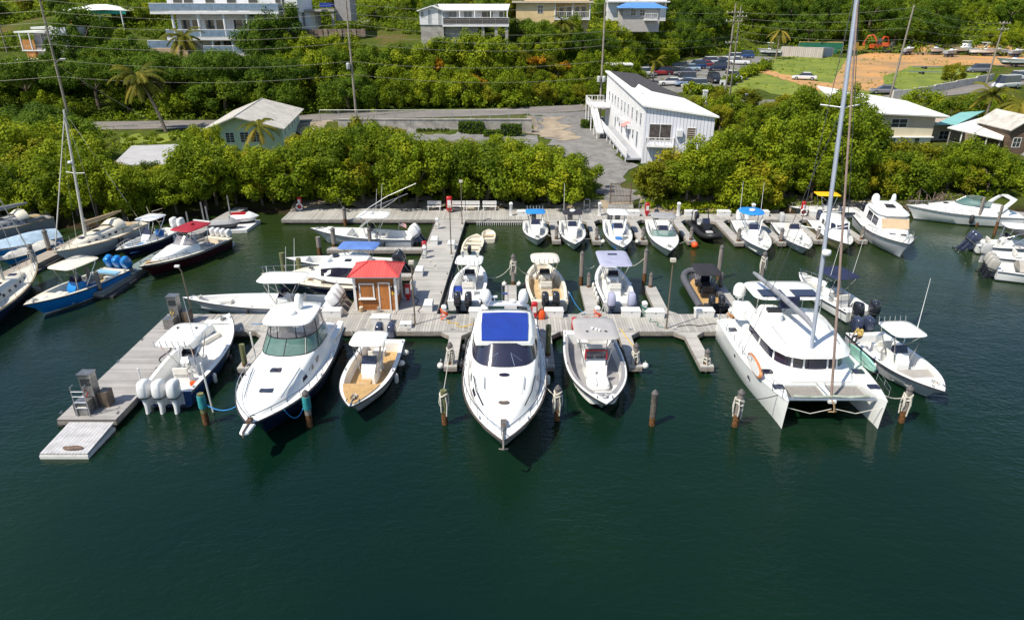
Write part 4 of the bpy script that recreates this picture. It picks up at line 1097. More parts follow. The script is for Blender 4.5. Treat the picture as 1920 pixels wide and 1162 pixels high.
# furled green cloth on the crossbeam
M().tube([(4.72, 2.0, 1.72), (4.75, .9, 1.66), (4.72, .1, 1.72), (4.75, -.9, 1.68), (4.7, -2.0, 1.70)], .07, 6).build('rolled_awning', mat('sage_canvas', (.40, .46, .38), .9, var=.2), t)
satdome(t, -4.9, -2.2, 3.3, .40); M().tube([(-4.9, -2.2, 1.5), (-4.9, -2.2, 3.32)], .05, 6).build('dome_pole', WHITE, t)
M().prism(superell(.8, .6, 18, 4, -4.3, -2.0), 2.3, 3.1, edge=.15).build('davit_locker', WHITE, t)
# paddle boards lashed to the rails are things of their own
def board(label, c, ln, w_, m1, m2, roll, yaw, pitch=0):
    o = thing('paddle_board', label, 'paddle board', c, yaw, 'paddle boards on the catamaran')
    mt = Matrix.Rotation(radians(roll), 4, 'X')
    out = [(ln / 2 * cos(k * 2 * pi / 28), w_ / 2 * math.copysign(abs(sin(k * 2 * pi / 28)) ** .75, sin(k * 2 * pi / 28))) for k in range(28)]
    M().prism(out, -.06, .06, edge=.03).xf(mt).build('board', m1, o)
    M().prism([(x * .86, y * .8) for x, y in out], .061, .07).xf(mt).build('deck_pad', m2, o)
    return o
board('orange edged paddle board tied on the left rail of the catamaran', (13.68, 33.9, 2.0), 2.6, .75, mat('board_orange', (.62, .24, .10), .4, var=.2), WHITE, 84, radians(-93))
board('mint green paddle board tied on the right rail of the catamaran', (20.1, 34.8, 2.05), 3.0, .8, mat('board_mint', (.32, .60, .50), .4, var=.1), mat('board_pad_white', (.72, .72, .68), .6, var=.1), -78, radians(-86))

# G: console boat right of the catamaran, bow to the camera
a, h, L = cc_boat('grey sided open boat with white roof and tall antenna right of the catamaran', (23.75, 32.4), (23.2, 40.4), 3.0, hm=LILAC, tip=2.7, top=WHITE, topw=2.1, topz=2.75, conx=-.05, tx=(-.16, .12), motors=2, cm=COWLN, fb=1.2, fs=.9, floor=DECKW, capm=WHITE, tb=.80, roofstuff=('rods',), bowseat=False)
antenna(a, -.6, .95, 2.8, 3.2, 0)
g = M(); rg = []
for tt_ in h.ts(8, .62, .80): w_ = h.w(tt_) - .30; rg.append([(h.x(tt_), -w_, .86), (h.x(tt_), w_, .86)])
g.loft(rg, False, False, False); g.build('bow_sun_pad', mat('sunpad_grey', (.40, .37, .34), .7, var=.08), a, 0)
hatch(a, 2.9, .1, 1.10, .45, .5)
# H: dinghy-size cruiser with navy bimini behind the catamaran
a, h, L = cc_boat('white open boat with navy bimini moored behind the catamaran', (22.9, 51.0), (24.6, 43.9), 2.7, hm=WHITE, top=NAVYC, topw=2.2, topz=2.6, conx=-.05, tx=(-.22, .14), motors=2, cm=COWLB, fb=1.1, fs=.85, floor=DECKG, rail=True, glassm=GREENG, gap=1.3, roofstuff=('antennas',))

# ---- middle row, sterns to the camera ---------------------------------------------
a, h, L = cc_boat('white boat with white roof and two black outboards right of the walkway', (-3.05, 53.3), (-3.5, 45.6), 2.75, top=WHITE, topw=2.1, topz=2.65, conx=.02, tx=(-.16, .12), motors=2, cm=COWLB, fb=1.2, fs=.85, tb=.86, roofstuff=('rods', 'bracket'), tip=2.6)
M().prism(superell(.5, .4, 16, 4, -.9, .85), .3, .75, edge=.1).build('blue_cooler', BLUEC, a)
a, h, L = cc_boat('cream boat with pale rounded roof and two black outboards near the red bin', (2.35, 53.5), (2.75, 45.5), 3.05, hm=CREAM, top=CREAM, topw=2.2, topz=2.7, conx=.03, tx=(-.15, .15), motors=2, cm=COWLB, floor=TEAK, capm=CREAM, conm=CREAM, fb=1.25, fs=.9, tb=.86, roofstuff=('rods',), topp=4, cushion=VINYL, tip=2.6)
for x in (-1.5, -2.6): fender(a, x, 1.62, .6)
a, h, L = cc_boat('white boat with pale lavender bimini and lavender outboard covers', (7.75, 53.6), (7.85, 45.4), 2.75, hm=WHITE, top=LAV, topw=2.45, topz=2.75, conx=-.02, tx=(-.20, .24), motors=2, cm=LAV, lm=COWLN, fb=1.2, fs=.85, tb=.80, roofstuff=('hatch',), topp=9, gap=1.45, ms=1.05)
for x in (-.3, -1.2, -2.1, -3.0): fender(a, x, 1.48, .6)

def rib(label, bow, stern, B, tm, floorm, top=None, motors=2, arch=False, group='boats moored in the marina', seatm=BLACK):
    """rigid inflatable: U-shaped tube collar round a floor"""
    t, L = boat('inflatable_boat', label, 'inflatable boat', bow, stern)
    r = .27
    pts = [(-L / 2, B / 2 - r, .45)] + [(lerp(-L * .4, L * .22, k / 4), B / 2 - r, .47 + .02 * k) for k in range(5)]
    for k in range(1, 7):
        a = k / 6 * pi / 2; pts.append((L * .22 + (L * .28 - r) * sin(a), (B / 2 - r) * cos(a) ** .8 if k < 6 else 0, .55 + .28 * (k / 6)))
    full = pts + [(x, -y, z) for x, y, z in pts[-2::-1]]
    g = M(); g.tube(full, r, 10); g.build('collar', tm, t, 50)
    h = Hull(L * .94, B - .4, .75, .40, draft=.35, tip=2.2); build_hull(t, h, tm, BOTK, None, None)
    g = M(); rg = []
    for q in h.ts(10, .02, .93): w_ = h.w(q) + .05; rg.append([(h.x(q), -w_, .36), (h.x(q), w_, .36)])
    g.loft(rg, False, False, False); g.build('floor', floorm, t, 0)
    console(t, -.2, .8, .36, .9, BLACK, SMOKE, .9)
    seatbox(t, -1.3, .9, .36, .5, .5, BLACK, seatm)
    seatbox(t, 1.0, .6, .36, .35, .5, BLACK, seatm, False, 'bow_seat')
    M().b2(-L / 2 - .05, -L / 2 + .1, -B / 2 + .5, B / 2 - .5, .1, .75).build('transom', tm, t, 30)
    if top is not None: ttop(t, -1.7, .9, B * .72, 2.2, top, .7, CHROME, (-.3, .5), 'bimini', .08, 8)
    if arch:
        M().tube([(-L * .36, .85, .7), (-L * .38, .8, 1.9), (-L * .38, .6, 2.05), (-L * .38, -.6, 2.05), (-L * .38, -.8, 1.9), (-L * .36, -.85, .7)], .05, 6).build('roll_bar', BLACK, t)
    for k in range(motors): outboard(t, -L / 2 - .05, (k - (motors - 1) / 2) * .7, .75, COWLB, .95, 6)
    return t
rib('grey inflatable boat with black bimini and two black outboards left of the catamaran', (14.75, 52.4), (14.75, 45.5), 2.6, RUBG, TAN, BLACKC, 2)
rib('black inflatable boat with roll bar at the shore dock', (19.0, 60.9), (18.7, 66.6), 2.3, RUBK, BLACK, None, 1, True, seatm=VINYLG)

# skiff and its dinghy
t, L = boat('skiff', 'small white skiff with one black outboard at the corner by the walkway', 'boat', (-3.35, 62.6), (-3.75, 57.6))
h = Hull(L, 1.9, .62, .5, draft=.25, tip=3.2); build_hull(t, h, WHITE, WHITE, None, None); open_deck(t, h, CREAM, CREAM, CREAM, .22, .16, .82)
for x in (-1.2, .1, 1.2): M().b2(x - .16, x + .16, -.72, .72, .40, .47).build('bench_seat', CREAM, t, 30)
outboard(t, -L / 2, 0, .55, COWLB, .8, 4)
t, L = boat('dinghy', 'tiny cream dinghy tucked beside the skiff', 'boat', (-2.3, 64.6), (-2.2, 61.6))
h = Hull(L, 1.35, .45, .38, draft=.2, tip=3.5); build_hull(t, h, CREAM, CREAM, None, None); open_deck(t, h, CREAM, CREAM, CREAM, .15, .10, .85)
M().b2(-.3, 0, -.55, .55, .30, .35).build('bench_seat', TEAK, t, 30)

# ---- left of the walkway, bows to the left -----------------------------------------
a, h, L = cc_boat('white boat with white hardtop and long outrigger poles left of the walkway', (-18.9, 61.6), (-9.2, 61.0), 3.1, hm=LILAC, band=WHITE, top=WHITE, topw=2.4, topz=2.85, conx=-.10, tx=(-.18, .12), motors=2, cm=COWLW, lm=COWLN, fb=1.5, fs=.95, tb=.62, roofstuff=('radar', 'antennas'), bowseat=False, tilt=38, name='sport_fishing_boat', floor=DECKW)
for s in (1, -1):
    M().tube([(.4, s * 1.1, 2.6), (-2.2, s * 1.5, 4.2), (-5.0, s * 1.9, 5.4)], .03, 5, r1=.015).build('outrigger', CHROME, a)
    M().tube([(.6, s * 1.2, 1.2), (-1.0, s * 1.4, 2.6), (-3.2, s * 1.6, 4.0)], .024, 5, r1=.012).build('fishing_rod', WHITE, a)
flag(a, -3.2, -1.3, 1.0)
M().box((3.0, 0, 1.52), (.5, .5, .12)).build('bow_hatch', DECKW, a)

t, L = boat('bimini_boat', 'white runabout with faded blue bimini behind the navy hulled cruiser', 'boat', (-19.1, 54.3), (-9.6, 53.8))
h = Hull(L, 2.75, 1.15, .85, tip=2.2); build_hull(t, h, LILAC, BOTTOM, WHITE); open_deck(t, h, WHITE, DECKW, WHITE, .28, .24, .80)
sts = [(1.6, .5, .7, .4, 1.05), (.8, .9, .6, .75, 1.35), (-.8, .95, .6, .8, 1.55), (-2.2, .95, .6, .8, 1.5)]
M().loft(trunk(sts, .06)[::-1], False, True, True).build('cabin', WHITE, t, 50)
for x in (.4, -.9): hatch(t, x, .1, 1.55, .45, .5, BLACK)
dome(t, -1.6, .2, 1.6, .2, .2)
bt = ttop(t, -1.0, 2.2, 2.0, 2.75, FADEC, .9, CHROME, (.4, .9), 'bimini', .10, 8)
bt.location = (-2.5, .9, -.15)
outboards(t, h, 2, COWLB, 1.0, .7, 34)

t, L = boat('picnic_cruiser', 'cream decked cruiser with navy hull behind the red roofed hut', 'boat', (-19.6, 49.8), (-8.9, 49.2))
h = Hull(L, 3.45, 1.45, 1.0, draft=.6, tip=2.2); build_hull(t, h, NAVY, BOTK, CREAM); flat_deck(t, h, CREAM, 0, 1, .08)
sts = [(3.3, .5, 1.2, .4, 1.45), (2.2, 1.0, 1.15, .85, 1.72), (.6, 1.25, 1.1, 1.1, 1.9), (.2, 1.25, 1.1, 1.1, 1.9)]
M().loft(trunk(sts, .06)[::-1], False, True, True).build('cabin_trunk', CREAM, t, 50)
for s in (1, -1):
    for x in (2.3, 1.3): trunk_side(sts, x, x - .45, .4, .75, s, .012, 2).build('porthole', mat('brass_port', (.25, .17, .10), .4), t, 0)
sts = [(.9, 1.22, 1.75, 1.05, 1.9), (.2, 1.3, 1.5, 1.12, 2.55), (-1.0, 1.32, 1.3, 1.15, 2.75), (-3.2, 1.32, 1.2, 1.15, 2.72)]
M().loft(trunk(sts, .08)[::-1], False, True, True).build('pilot_house', WHITE, t, 50)
for s in (1, -1): trunk_side(sts, .15, -2.6, .35, .90, s, .014, 6).build('side_window', SMOKE, t, 0)
M().panel((.80, -.95, 1.98), (.80, .95, 1.98), (.24, .90, 2.50), (.24, -.90, 2.50), .015).build('windshield', SMOKE, t, 0)
for x, y in ((-.6, -.5), (-1.8, .4)): hatch(t, x, y, 2.82, .5, .5, BLACK)
for x, y in ((3.9, .25), (3.2, -.3), (1.2, .2)): hatch(t, x, y, 1.5 + .35 * (x < 3) + .2 * (x < 2), .34, .34, BLACK)
dome(t, -.3, .5, 2.85, .25, .2)
bow_rail(t, h, .42, .985, .55, 8)
M().loft([[(-3.4, -1.4, 1.1), (-3.4, 1.4, 1.1), (-5.2, 1.4, 1.1), (-5.2, -1.4, 1.1)], [(-3.4, -1.4, 1.45), (-3.4, 1.4, 1.45), (-5.2, 1.4, 1.4), (-5.2, -1.4, 1.4)]]).build('cockpit_coaming', CREAM, t, 30)
fender(t, -4.2, -1.82, .6)

a, h, L = cc_boat('long white open boat with white roof and three tilted outboards left of the hut', (-24.0, 45.75), (-12.9, 45.6), 2.85, hm=LILAC, band=WHITE, top=WHITE, topw=2.3, topz=2.7, conx=-.17, tx=(-.17, .14), motors=3, cm=COWLW, lm=TAUPEC, fb=1.15, fs=.85, tb=.88, tilt=40, roofstuff=('antennas',), tip=2.0, conw=1.1)
M().b2(-3.6, -3.1, .5, .9, .3, .8).build('cooler', WHITE, a, 30)
M().prism(superell(.2, .15, 12, 3, -2.1, -.9), .3, .62).build('orange_bag', ORANGE, a)
seatbox(a, -2.3, 1.1, .27, .55, .5, WHITE, VINYLG)
fender(a, .3, 1.5, .55, FENDERK)

# ---- shore row, bows to the camera --------------------------------------------------
cc_boat('white boat with blue canvas top nearest the benches on the shore dock', (2.35, 59.6), (2.2, 66.4), 2.45, top=SKYC, topw=1.9, topz=2.35, tx=(-.22, .02), motors=1, fb=1.0, fs=.75, tip=2.5, conx=-.05, roofstuff=('rods',))
cc_boat('white boat with black top and radar at the shore dock', (5.65, 58.2), (5.85, 66.4), 2.55, top=BLACKC, topw=1.9, topz=2.45, tx=(-.22, .02), motors=1, fb=1.05, fs=.8, tip=2.6, conx=-.05, roofstuff=('radar', 'antenna'))
cc_boat('white boat with white top in front of the gate on the shore dock', (9.75, 57.0), (10.25, 66.4), 2.65, top=WHITE, topw=2.0, topz=2.5, tx=(-.25, -.02), motors=2, fb=1.15, fs=.85, tip=2.6, conx=-.04, roofstuff=('rods',), cushion=mat('cushion_blue_stripe', (.03, .16, .45), .6))
a, h, L = cc_boat('white bowrider with grey bimini and wide windshield at the shore dock', (13.75, 56.1), (14.5, 66.2), 2.75, top=GREYC, topw=2.3, topz=2.5, tx=(-.18, .02), motors=1, cm=COWLB, fb=1.15, fs=.9, tip=2.6, tb=.56, conx=-.02, bowseat=False, rail=False)
windscreen(a, [(-.6, 1.10, .95), (.5, 1.05, 1.0), (.9, .4, 1.05), (.95, 0, 1.05)], [(-.7, 1.0, 1.5), (.3, .95, 1.55), (.6, .4, 1.58), (.65, 0, 1.58)], GREENG, CHROME)
a, h, L = cc_boat('white boat with bright blue octagonal top and white radar at the shore dock', (22.1, 56.2), (23.1, 66.0), 2.8, top=SKYC, topw=2.3, topz=2.6, tx=(-.30, -.02), motors=2, cm=COWLW, fb=1.15, fs=.9, tip=2.5, topp=2.6, roofstuff=('radar', 'antennas'), conx=-.06, hm=LILAC, band=WHITE)
a, h, L = cc_boat('low white open boat without a roof between blue top and beige cabin boat', (26.1, 57.0), (26.9, 65.6), 2.6, top=None, motors=1, cm=VINYLG, fb=1.0, fs=.78, tip=2.6, conx=-.06, hm=LILAC, band=WHITE, rail=True)

t, L = boat('cabin_boat', 'beige hulled boat with white wheelhouse left of the white flybridge boat', 'boat', (29.8, 57.3), (30.9, 66.2))
h = Hull(L, 2.85, 1.3, .85, tip=2.4); build_hull(t, h, BEIGE, BOTTOM, CREAM); flat_deck(t, h, WHITE, .45, 1, .08); open_deck(t, h, WHITE, DECKW, WHITE, .30, .2, .48)
sts = [(2.3, .5, 1.05, .4, 1.2), (1.4, .9, 1.0, .8, 1.5), (1.2, 1.0, .95, .85, 1.55), (.9, 1.05, .9, .92, 2.35), (-.8, 1.1, .9, .95, 2.42), (-1.6, 1.1, .9, .95, 2.4)]
M().loft(trunk(sts, .08)[::-1], False, True, True).build('wheelhouse', WHITE, t, 40)
for y in (-.55, 0, .55): M().panel((1.19, y - .22, 1.68), (1.19, y + .22, 1.68), (.96, y + .21, 2.2), (.96, y - .21, 2.2), .012).build('front_window', SMOKE, t, 0)
for s in (1, -1):
    for x in (.6, -.2): trunk_side(sts, x, x - .6, .55, .85, s, .014, 2).build('side_window', SMOKE, t, 0)
outboards(t, h, 1, COWLN, 1.0)

t, L = boat('flybridge_cruiser', 'white flybridge cruiser with tan window cover at the right end of the shore dock', 'boat', (34.2, 56.0), (36.1, 66.8))
h = Hull(L, 3.7, 1.75, 1.15, draft=.6, tip=2.5, rake=.13); build_hull(t, h, LILAC, BOTTOM, WHITE); flat_deck(t, h, WHITE, 0, 1, .10)
sts = [(3.6, .5, 1.55, .4, 1.62), (2.4, 1.1, 1.4, .9, 1.85), (1.7, 1.35, 1.35, 1.15, 1.95), (1.0, 1.45, 1.3, 1.25, 2.85), (-1.8, 1.5, 1.2, 1.3, 2.95), (-3.2, 1.5, 1.2, 1.3, 2.9)]
M().loft(trunk(sts, .06)[::-1], False, True, True).build('deck_house', WHITE, t, 40)
M().panel((1.78, -1.14, 2.0), (1.78, 1.14, 2.0), (1.20, 1.18, 2.76), (1.20, -1.18, 2.76), .02).build('window_cover', mat('tan_canvas', (.52, .38, .24), .85, var=.08), t, 0)
for s in (1, -1):
    trunk_side(sts, .85, -.5, .45, .92, s, .014, 3).build('side_window', SMOKE, t, 0); trunk_side(sts, -.7, -2.0, .45, .92, s, .014, 3).build('side_window', SMOKE, t, 0)
ro = ttop(t, -3.4, 1.35, 2.9, 2.98, WHITE, legs=False, name='roof', p=4, th=.14, crown=.10)
M().loft([[(x, s * 0 + y, z) for y, z in ((-.95, 3.15), (.95, 3.15), (.9, 3.15 + hh), (-.9, 3.15 + hh))] for x, s, hh in ((.4, 0, .12), (-.4, 0, .42), (-2.2, 0, .4))]).build('flybridge', WHITE, ro, 30)
M().b2(-.9, .0, -.55, .25, 3.52, 3.60).build('dark_sun_cover', BLACKC, ro, 30)
satdome(ro, -2.3, -.85, 3.2, .36); satdome(ro, -2.5, .8, 3.2, .22); dome(ro, -1.7, .4, 3.58, .22, .2)
M().loft([[(-5.1 + a_, 1.5 + b_, z) for a_, b_ in superell(.28, .24, 10, 2)] for z in (1.7, 2.0, 2.3)]).build('blue_buoy_cover', BLUEC, t)
for x, y in ((2.9, .35), (2.7, -.5)): hatch(t, x, y, 1.80, .4, .5, BLACK)
bow_rail(t, h, .45, .985, .5, 8)
g = M(); g.tube([(L / 2 - .5, -.35, 1.75), (L / 2 + .45, -.3, 2.55), (L / 2 + .45, .3, 2.55), (L / 2 - .5, .35, 1.75)], .03, 5); g.build('pulpit_rail', CHROME, t)
M().b2(-5.2, -3.3, -1.5, 1.5, 1.2, 1.6).build('cockpit_coaming', WHITE, t, 30)

t, L = boat('bimini_boat', 'grey railed work boat with yellow bimini behind the shore dock', 'boat', (29.6, 71.0), (36.9, 70.4))
h = Hull(L, 2.3, .95, .75, tip=2.6); build_hull(t, h, GREYH, BOTTOM, LILAC); open_deck(t, h, WHITE, DECKG, WHITE, .28, .16, .85)
console(t, 0, .8, .3, 1.0); bow_rail(t, h, .06, .97, .42, 9); seatbox(t, -1.0, .8, .3)
ttop(t, -1.2, 1.2, 1.8, 2.35, YELLC, .8, CHROME, (0, .7), 'bimini', .05, 9)
outboards(t, h, 1, COWLB, .9)

# ---- right edge ----------------------------------------------------------------------
t, L = boat('arch_cruiser', 'white sports cruiser with radar arch lying along the mangroves at the right', 'boat', (41.2, 69.6), (51.6, 67.6))
h = Hull(L, 3.5, 1.55, 1.1, draft=.6, tip=2.3, rake=.10); build_hull(t, h, WHITE, BOTTOM, WHITE, rub=mat('grey_rub_rail', (.3, .3, .3), .5)); flat_deck(t, h, WHITE, 0, 1, .12)
sts = [(4.2, .3, 1.45, .2, 1.5), (2.8, .95, 1.35, .75, 1.7), (1.0, 1.35, 1.25, 1.15, 1.9), (-.6, 1.45, 1.2, 1.3, 1.98), (-3.8, 1.5, 1.15, 1.35, 1.8)]
M().loft(trunk(sts, .08)[::-1], False, True, True).build('cabin', WHITE, t, 50)
windscreen(t, [(-2.0, 1.30, 1.92), (-.7, 1.25, 1.98), (.35, .85, 2.0), (.7, 0, 2.02)], [(-2.2, 1.15, 2.45), (-1.3, 1.1, 2.55), (-.5, .75, 2.58), (-.2, 0, 2.6)], GREENG, CHROME, 'windshield', (4, 8, 16, 20))
g = M()
for s in (1, -1): g.loft([[(x + a_, s * y + b_, z) for a_, b_ in superell(.28, .07, 8, 3)] for x, y, z in ((-2.9, 1.5, 1.6), (-3.4, 1.42, 2.2), (-3.9, 1.25, 2.68), (-4.05, 1.0, 2.8))])
g.b2(-4.35, -3.8, -1.05, 1.05, 2.72, 2.84); g.build('radar_arch', WHITE, t, 40)
hatch(t, 1.6, 0, 1.92, .45, .5, BLACK); hatch(t, 3.3, 0, 1.68, .4, .4, BLACK)
bow_rail(t, h, .40, .985, .4, 8); fender(t, -.4, 1.85, .8, FENDERK, .2, .9)

a, h, L = cc_boat('white boat with dark outboards and white roof at the right edge', (48.3, 57.8), (42.2, 59.4), 2.6, top=WHITE, topw=2.1, topz=2.55, conx=-.12, tx=(-.08, .35), motors=2, cm=COWLN, fb=1.1, fs=.8, tilt=36)
a, h, L = cc_boat('white boat with grey hooded outboards and taupe cover at the right edge', (45.6, 50.6), (39.9, 53.0), 2.9, top=None, motors=3, cm=COWLG, lm=COWLB, fb=1.15, fs=.85, tilt=18, seat=False, ms=.95, gap=.85)
M().loft([[(x, -w_, z0), (x, -w_ * .5, z0 + .45), (x, 0, z0 + .62), (x, w_ * .5, z0 + .45), (x, w_, z0)] for x, w_, z0 in ((-1.6, 1.15, .95), (-.5, 1.35, 1.0), (1.2, 1.2, 1.05), (2.7, .3, 1.2))]).build('boat_cover', TAUPEC, a, 60)

a, h, L = cc_boat('white open boat between the dark and the grey outboards at the right edge', (47.6, 54.3), (41.6, 56.2), 2.3, top=None, motors=1, cm=VINYLG, fb=1.0, fs=.8, bowseat=False)
# ---- left group ----------------------------------------------------------------------
a, h, L = cc_boat('bright blue hulled boat with cream roof and three blue outboards', (-34.3, 43.9), (-32.2, 52.2), 2.85, hm=BLUE, band=BLUE, bm=WHITE, top=CREAM, topw=2.35, topz=2.75, conx=-.04, tx=(-.20, .16), motors=3, cm=COWLU, lm=COWLG, fb=1.35, fs=.95, capm=CREAM, floor=TEAK, conm=BLUE, cushion=VINYLG, tb=.70, bowseat=False, tilt=26)
M().b2(.9, 1.3, -.45, -.05, .5, 1.0).build('forward_seat', VINYL, a, 30); M().b2(.9, 1.3, .05, .45, .5, 1.0).build('forward_seat', VINYL, a, 30)
M().b2(-3.6, -3.1, -1.0, 1.0, .9, 1.05).build('aft_seat', mat('pale_blue_vinyl', (.25, .48, .66), .5), a, 30)
hatch(a, 2.7, 0, 1.28, .5, .5, WHITE)

t, L = boat('cuddy_cruiser', 'burgundy hulled cruiser with red hardtop and four white outboards', 'boat', (-30.0, 51.6), (-27.0, 60.6))
h = Hull(L, 2.9, 1.35, .95, tip=2.2, rake=.12); build_hull(t, h, BURG, BOTK, WHITE); flat_deck(t, h, CREAM, .30, 1, .08); open_deck(t, h, CREAM, TAN, CREAM, .35, .25, .34)
sts = [(3.6, .3, 1.25, .2, 1.32), (2.4, .8, 1.15, .65, 1.5), (.8, 1.1, 1.05, .95, 1.72), (-.9, 1.15, 1.0, 1.0, 1.8)]
M().loft(trunk(sts, .08)[::-1], False, True, True).build('cabin', WHITE, t, 50)
g = M(); rg = []
for q in h.ts(8, .72, .96): w_ = max(.03, h.w(q) - .25); rg.append([(h.x(q), -w_, h.z(q) + .13), (h.x(q), w_, h.z(q) + .13)])
g.loft(rg, False, False, False); g.build('teak_foredeck', TAN, t, 0)
windscreen(t, [(-1.6, 1.05, 1.72), (-.3, 1.0, 1.76), (.3, .6, 1.78), (.45, 0, 1.8)], [(-1.7, .95, 2.35), (-.8, .9, 2.4), (-.3, .55, 2.42), (-.15, 0, 2.44)], CLEARV, CHROME, 'windshield', (4, 8, 16, 20))
tt = ttop(t, -2.9, .1, 2.25, 2.85, BURGC, 1.2, WHITE, (-1.5, .95), 'hardtop', .08, 6)
dome(tt, -1.6, 0, 3.0, .16, .2, BURGC); M().b2(-2.9, -2.7, -.9, .9, 2.98, 3.05).build('light_bar', WHITE, tt, 20)
for k in range(4): outboard(t, -L / 2 + .15, (k - 1.5) * .58, .95, COWLW, .9, 14)
bow_rail(t, h, .55, .98, .35, 6)
M().b2(-3.0, -2.3, -.8, .8, .4, .95).build('aft_lounge', VINYLG, t, 30)

cc_boat('white open boat with white roof between cream sailboat and burgundy cruiser', (-34.4, 56.2), (-32.6, 63.6), 2.5, hm=mat('hull_indigo', (.018, .015, .05), .2, coat=.5), band=WHITE, top=WHITE, topw=2.0, topz=2.7, conx=-.04, tx=(-.24, .06), motors=2, cm=COWLW, fb=1.15, fs=.85, rail=True, cushion=mat('cushion_blue', (.05, .22, .55), .6))

def sailboat(label, bow, stern, B, hm, deckm, mast_h, lean, coverm, band=None, dodger=CREAM, mastx=.16, winm=SMOKE, stripe=None):
    t, L = boat('sailboat', label, 'sailboat', bow, stern)
    h = Hull(L, B, 1.55, 1.25, draft=.8, tr=.62, tip=2.0, rake=.13, start=.45)
    build_hull(t, h, hm, BOTTOM, band or hm, rub=TEAK); flat_deck(t, h, deckm, 0, 1, .10)
    sts = [(L * .30, .40, 1.36, .30, 1.55), (L * .24, .72, 1.32, .6, 1.72), (L * .10, 1.0, 1.28, .85, 1.88), (-L * .12, 1.08, 1.24, .92, 1.95), (-L * .16, 1.08, 1.24, .92, 1.9)]
    c = M().loft(trunk(sts, .08)[::-1], False, True, True).build('cabin', deckm, t, 50)
    for s in (1, -1):
        for k in range(5): trunk_side(sts, L * (.22 - k * .072), L * (.22 - k * .072) - .34, .40, .75, s, .012, 2).build('porthole', winm, c, 0)
    hatch(t, L * .20, 0, 1.86, .5, .5, NAVYC); hatch(t, L * .03, 0, 1.99, .5, .5, SMOKE)
    M().loft([[(x, -w_, 1.30), (x, -w_, 1.55), (x, w_, 1.55), (x, w_, 1.30)] for x, w_ in ((-L * .18, .95), (-L * .40, .8))]).build('cockpit_coaming', deckm, t, 30)
    M().b2(-L * .39, -L * .19, -.55, .55, 1.552, 1.56).build('cockpit_well', TEAK, t, 0)
    g = M(); g.loft([[(x, w_ * cos(k * pi / 8), 1.75 + hh * sin(k * pi / 8)) for k in range(9)] for x, w_, hh in ((-L * .10, 1.0, .5), (-L * .16, 1.05, .8), (-L * .22, 1.05, .78))], False, False, False); g.build('dodger', dodger, t, 60)
    mb = V(L * mastx, 0, 1.8); mt_ = V(L * mastx + lean[0], lean[1], 1.8 + mast_h)
    g = M(); g.tube([mb.lerp(mt_, k / 5) for k in range(6)], .12, 8, r1=.085); m = g.build('mast', mat('mast_cream', (.62, .60, .54), .4, .2, var=.08), t)
    p = mb.lerp(mt_, .52); M().tube([(p.x - .1, p.y - .95, p.z + .05), tuple(p), (p.x - .1, p.y + .95, p.z + .05)], .035, 5).build('spreader', WHITE, m)
    p = mb.lerp(mt_, .60); dome(m, p.x + .25, p.y, p.z, .2, .22)
    for s in (1, -1): M().tube([(L * mastx - .3, s * B * .46, 1.45), (mb.lerp(mt_, .52).x - .1, mb.lerp(mt_, .52).y + s * .95, mb.lerp(mt_, .52).z + .05), tuple(mb.lerp(mt_, .98))], .014, 4).build('shroud', CHROME, m)
    M().tube([(L * .49, 0, 1.65), tuple(mb.lerp(mt_, .97))], .05, 6, r1=.035).build('furled_jib', mat('furled_white', (.60, .57, .52), .9, var=.1), m)
    M().tube([(-L * .5, 0, 1.4), tuple(mb.lerp(mt_, .99))], .014, 4).build('backstay', CHROME, m)
    g = M(); g.loft([[(x, a_, z + b_) for a_, b_ in superell(.14 * k, .2 * k, 8, 2)] for x, z, k in ((L * mastx - .15, 3.0, 1.2), (0, 2.95, 1.1), (-L * .2, 2.95, .8), (-L * .30, 2.95, .4))]); g.build('boom_cover', coverm, t)
    g = M()
    for s in (1, -1):
        pts = h.sheer(.05, .93, 9, .07, 0, s)
        for q in pts: g.tube([q, (q[0], q[1], q[2] + .6)], .014, 4)
        for dz in (.32, .6): g.tube([(x, y, z + dz) for x, y, z in pts], .009, 4)
    g.build('guard_rail', CHROME, t)
    bow_rail(t, h, .84, .985, .55, 3, .06)
    return t
s_ = sailboat('cream decked white sailboat with bare mast at the left', (-38.6, 54.6), (-36.2, 64.2), 3.0, LILAC, CREAM, 10.9, (-.3, .9), TEAK)
fender(s_, -.6, 1.55, .7, FENDERK, .22, 1.1)
s_ = sailboat('navy hulled sailboat with maroon sail cover cut by the left edge', (-38.6, 52.2), (-36.4, 39.6), 3.3, NAVY, CREAM, 13.5, (-.8, -.3), mat('maroon_canvas', (.09, .012, .02), .85, var=.2), WHITE, dodger=mat('maroon_canvas', (.09, .012, .02), .85), mastx=.10)
# covered boats at the far left
t, L = boat('covered_boat', 'boat under a pale blue tarpaulin at the left edge', 'boat', (-47.8, 55.2), (-42.6, 61.4))
h = Hull(L, 2.6, 1.2, .9); build_hull(t, h, BLUE, BOTTOM, WHITE); g = M()
g.loft([[(h.x(q), -h.w(q), h.z(q)), (h.x(q), -h.w(q) * .5, h.z(q) + .35 + .2 * sin(q * 9)), (h.x(q), 0, h.z(q) + .62 + .15 * sin(q * 7)), (h.x(q), h.w(q) * .5, h.z(q) + .35 + .2 * sin(q * 8)), (h.x(q), h.w(q), h.z(q))] for q in h.ts(14)], False, False, False); g.build('tarpaulin', mat('pale_blue_tarp', (.36, .48, .60), .7, var=.15, bump=.6, bscale=4), t, 60)
t, L = boat('covered_boat', 'small dinghy under a wrinkled white cover by the old timber dock', 'boat', (-43.5, 54.6), (-42.6, 60.0))
h = Hull(L, 1.7, .75, .6, tip=2.6); build_hull(t, h, BLUE, BOTTOM, WHITE); g = M()
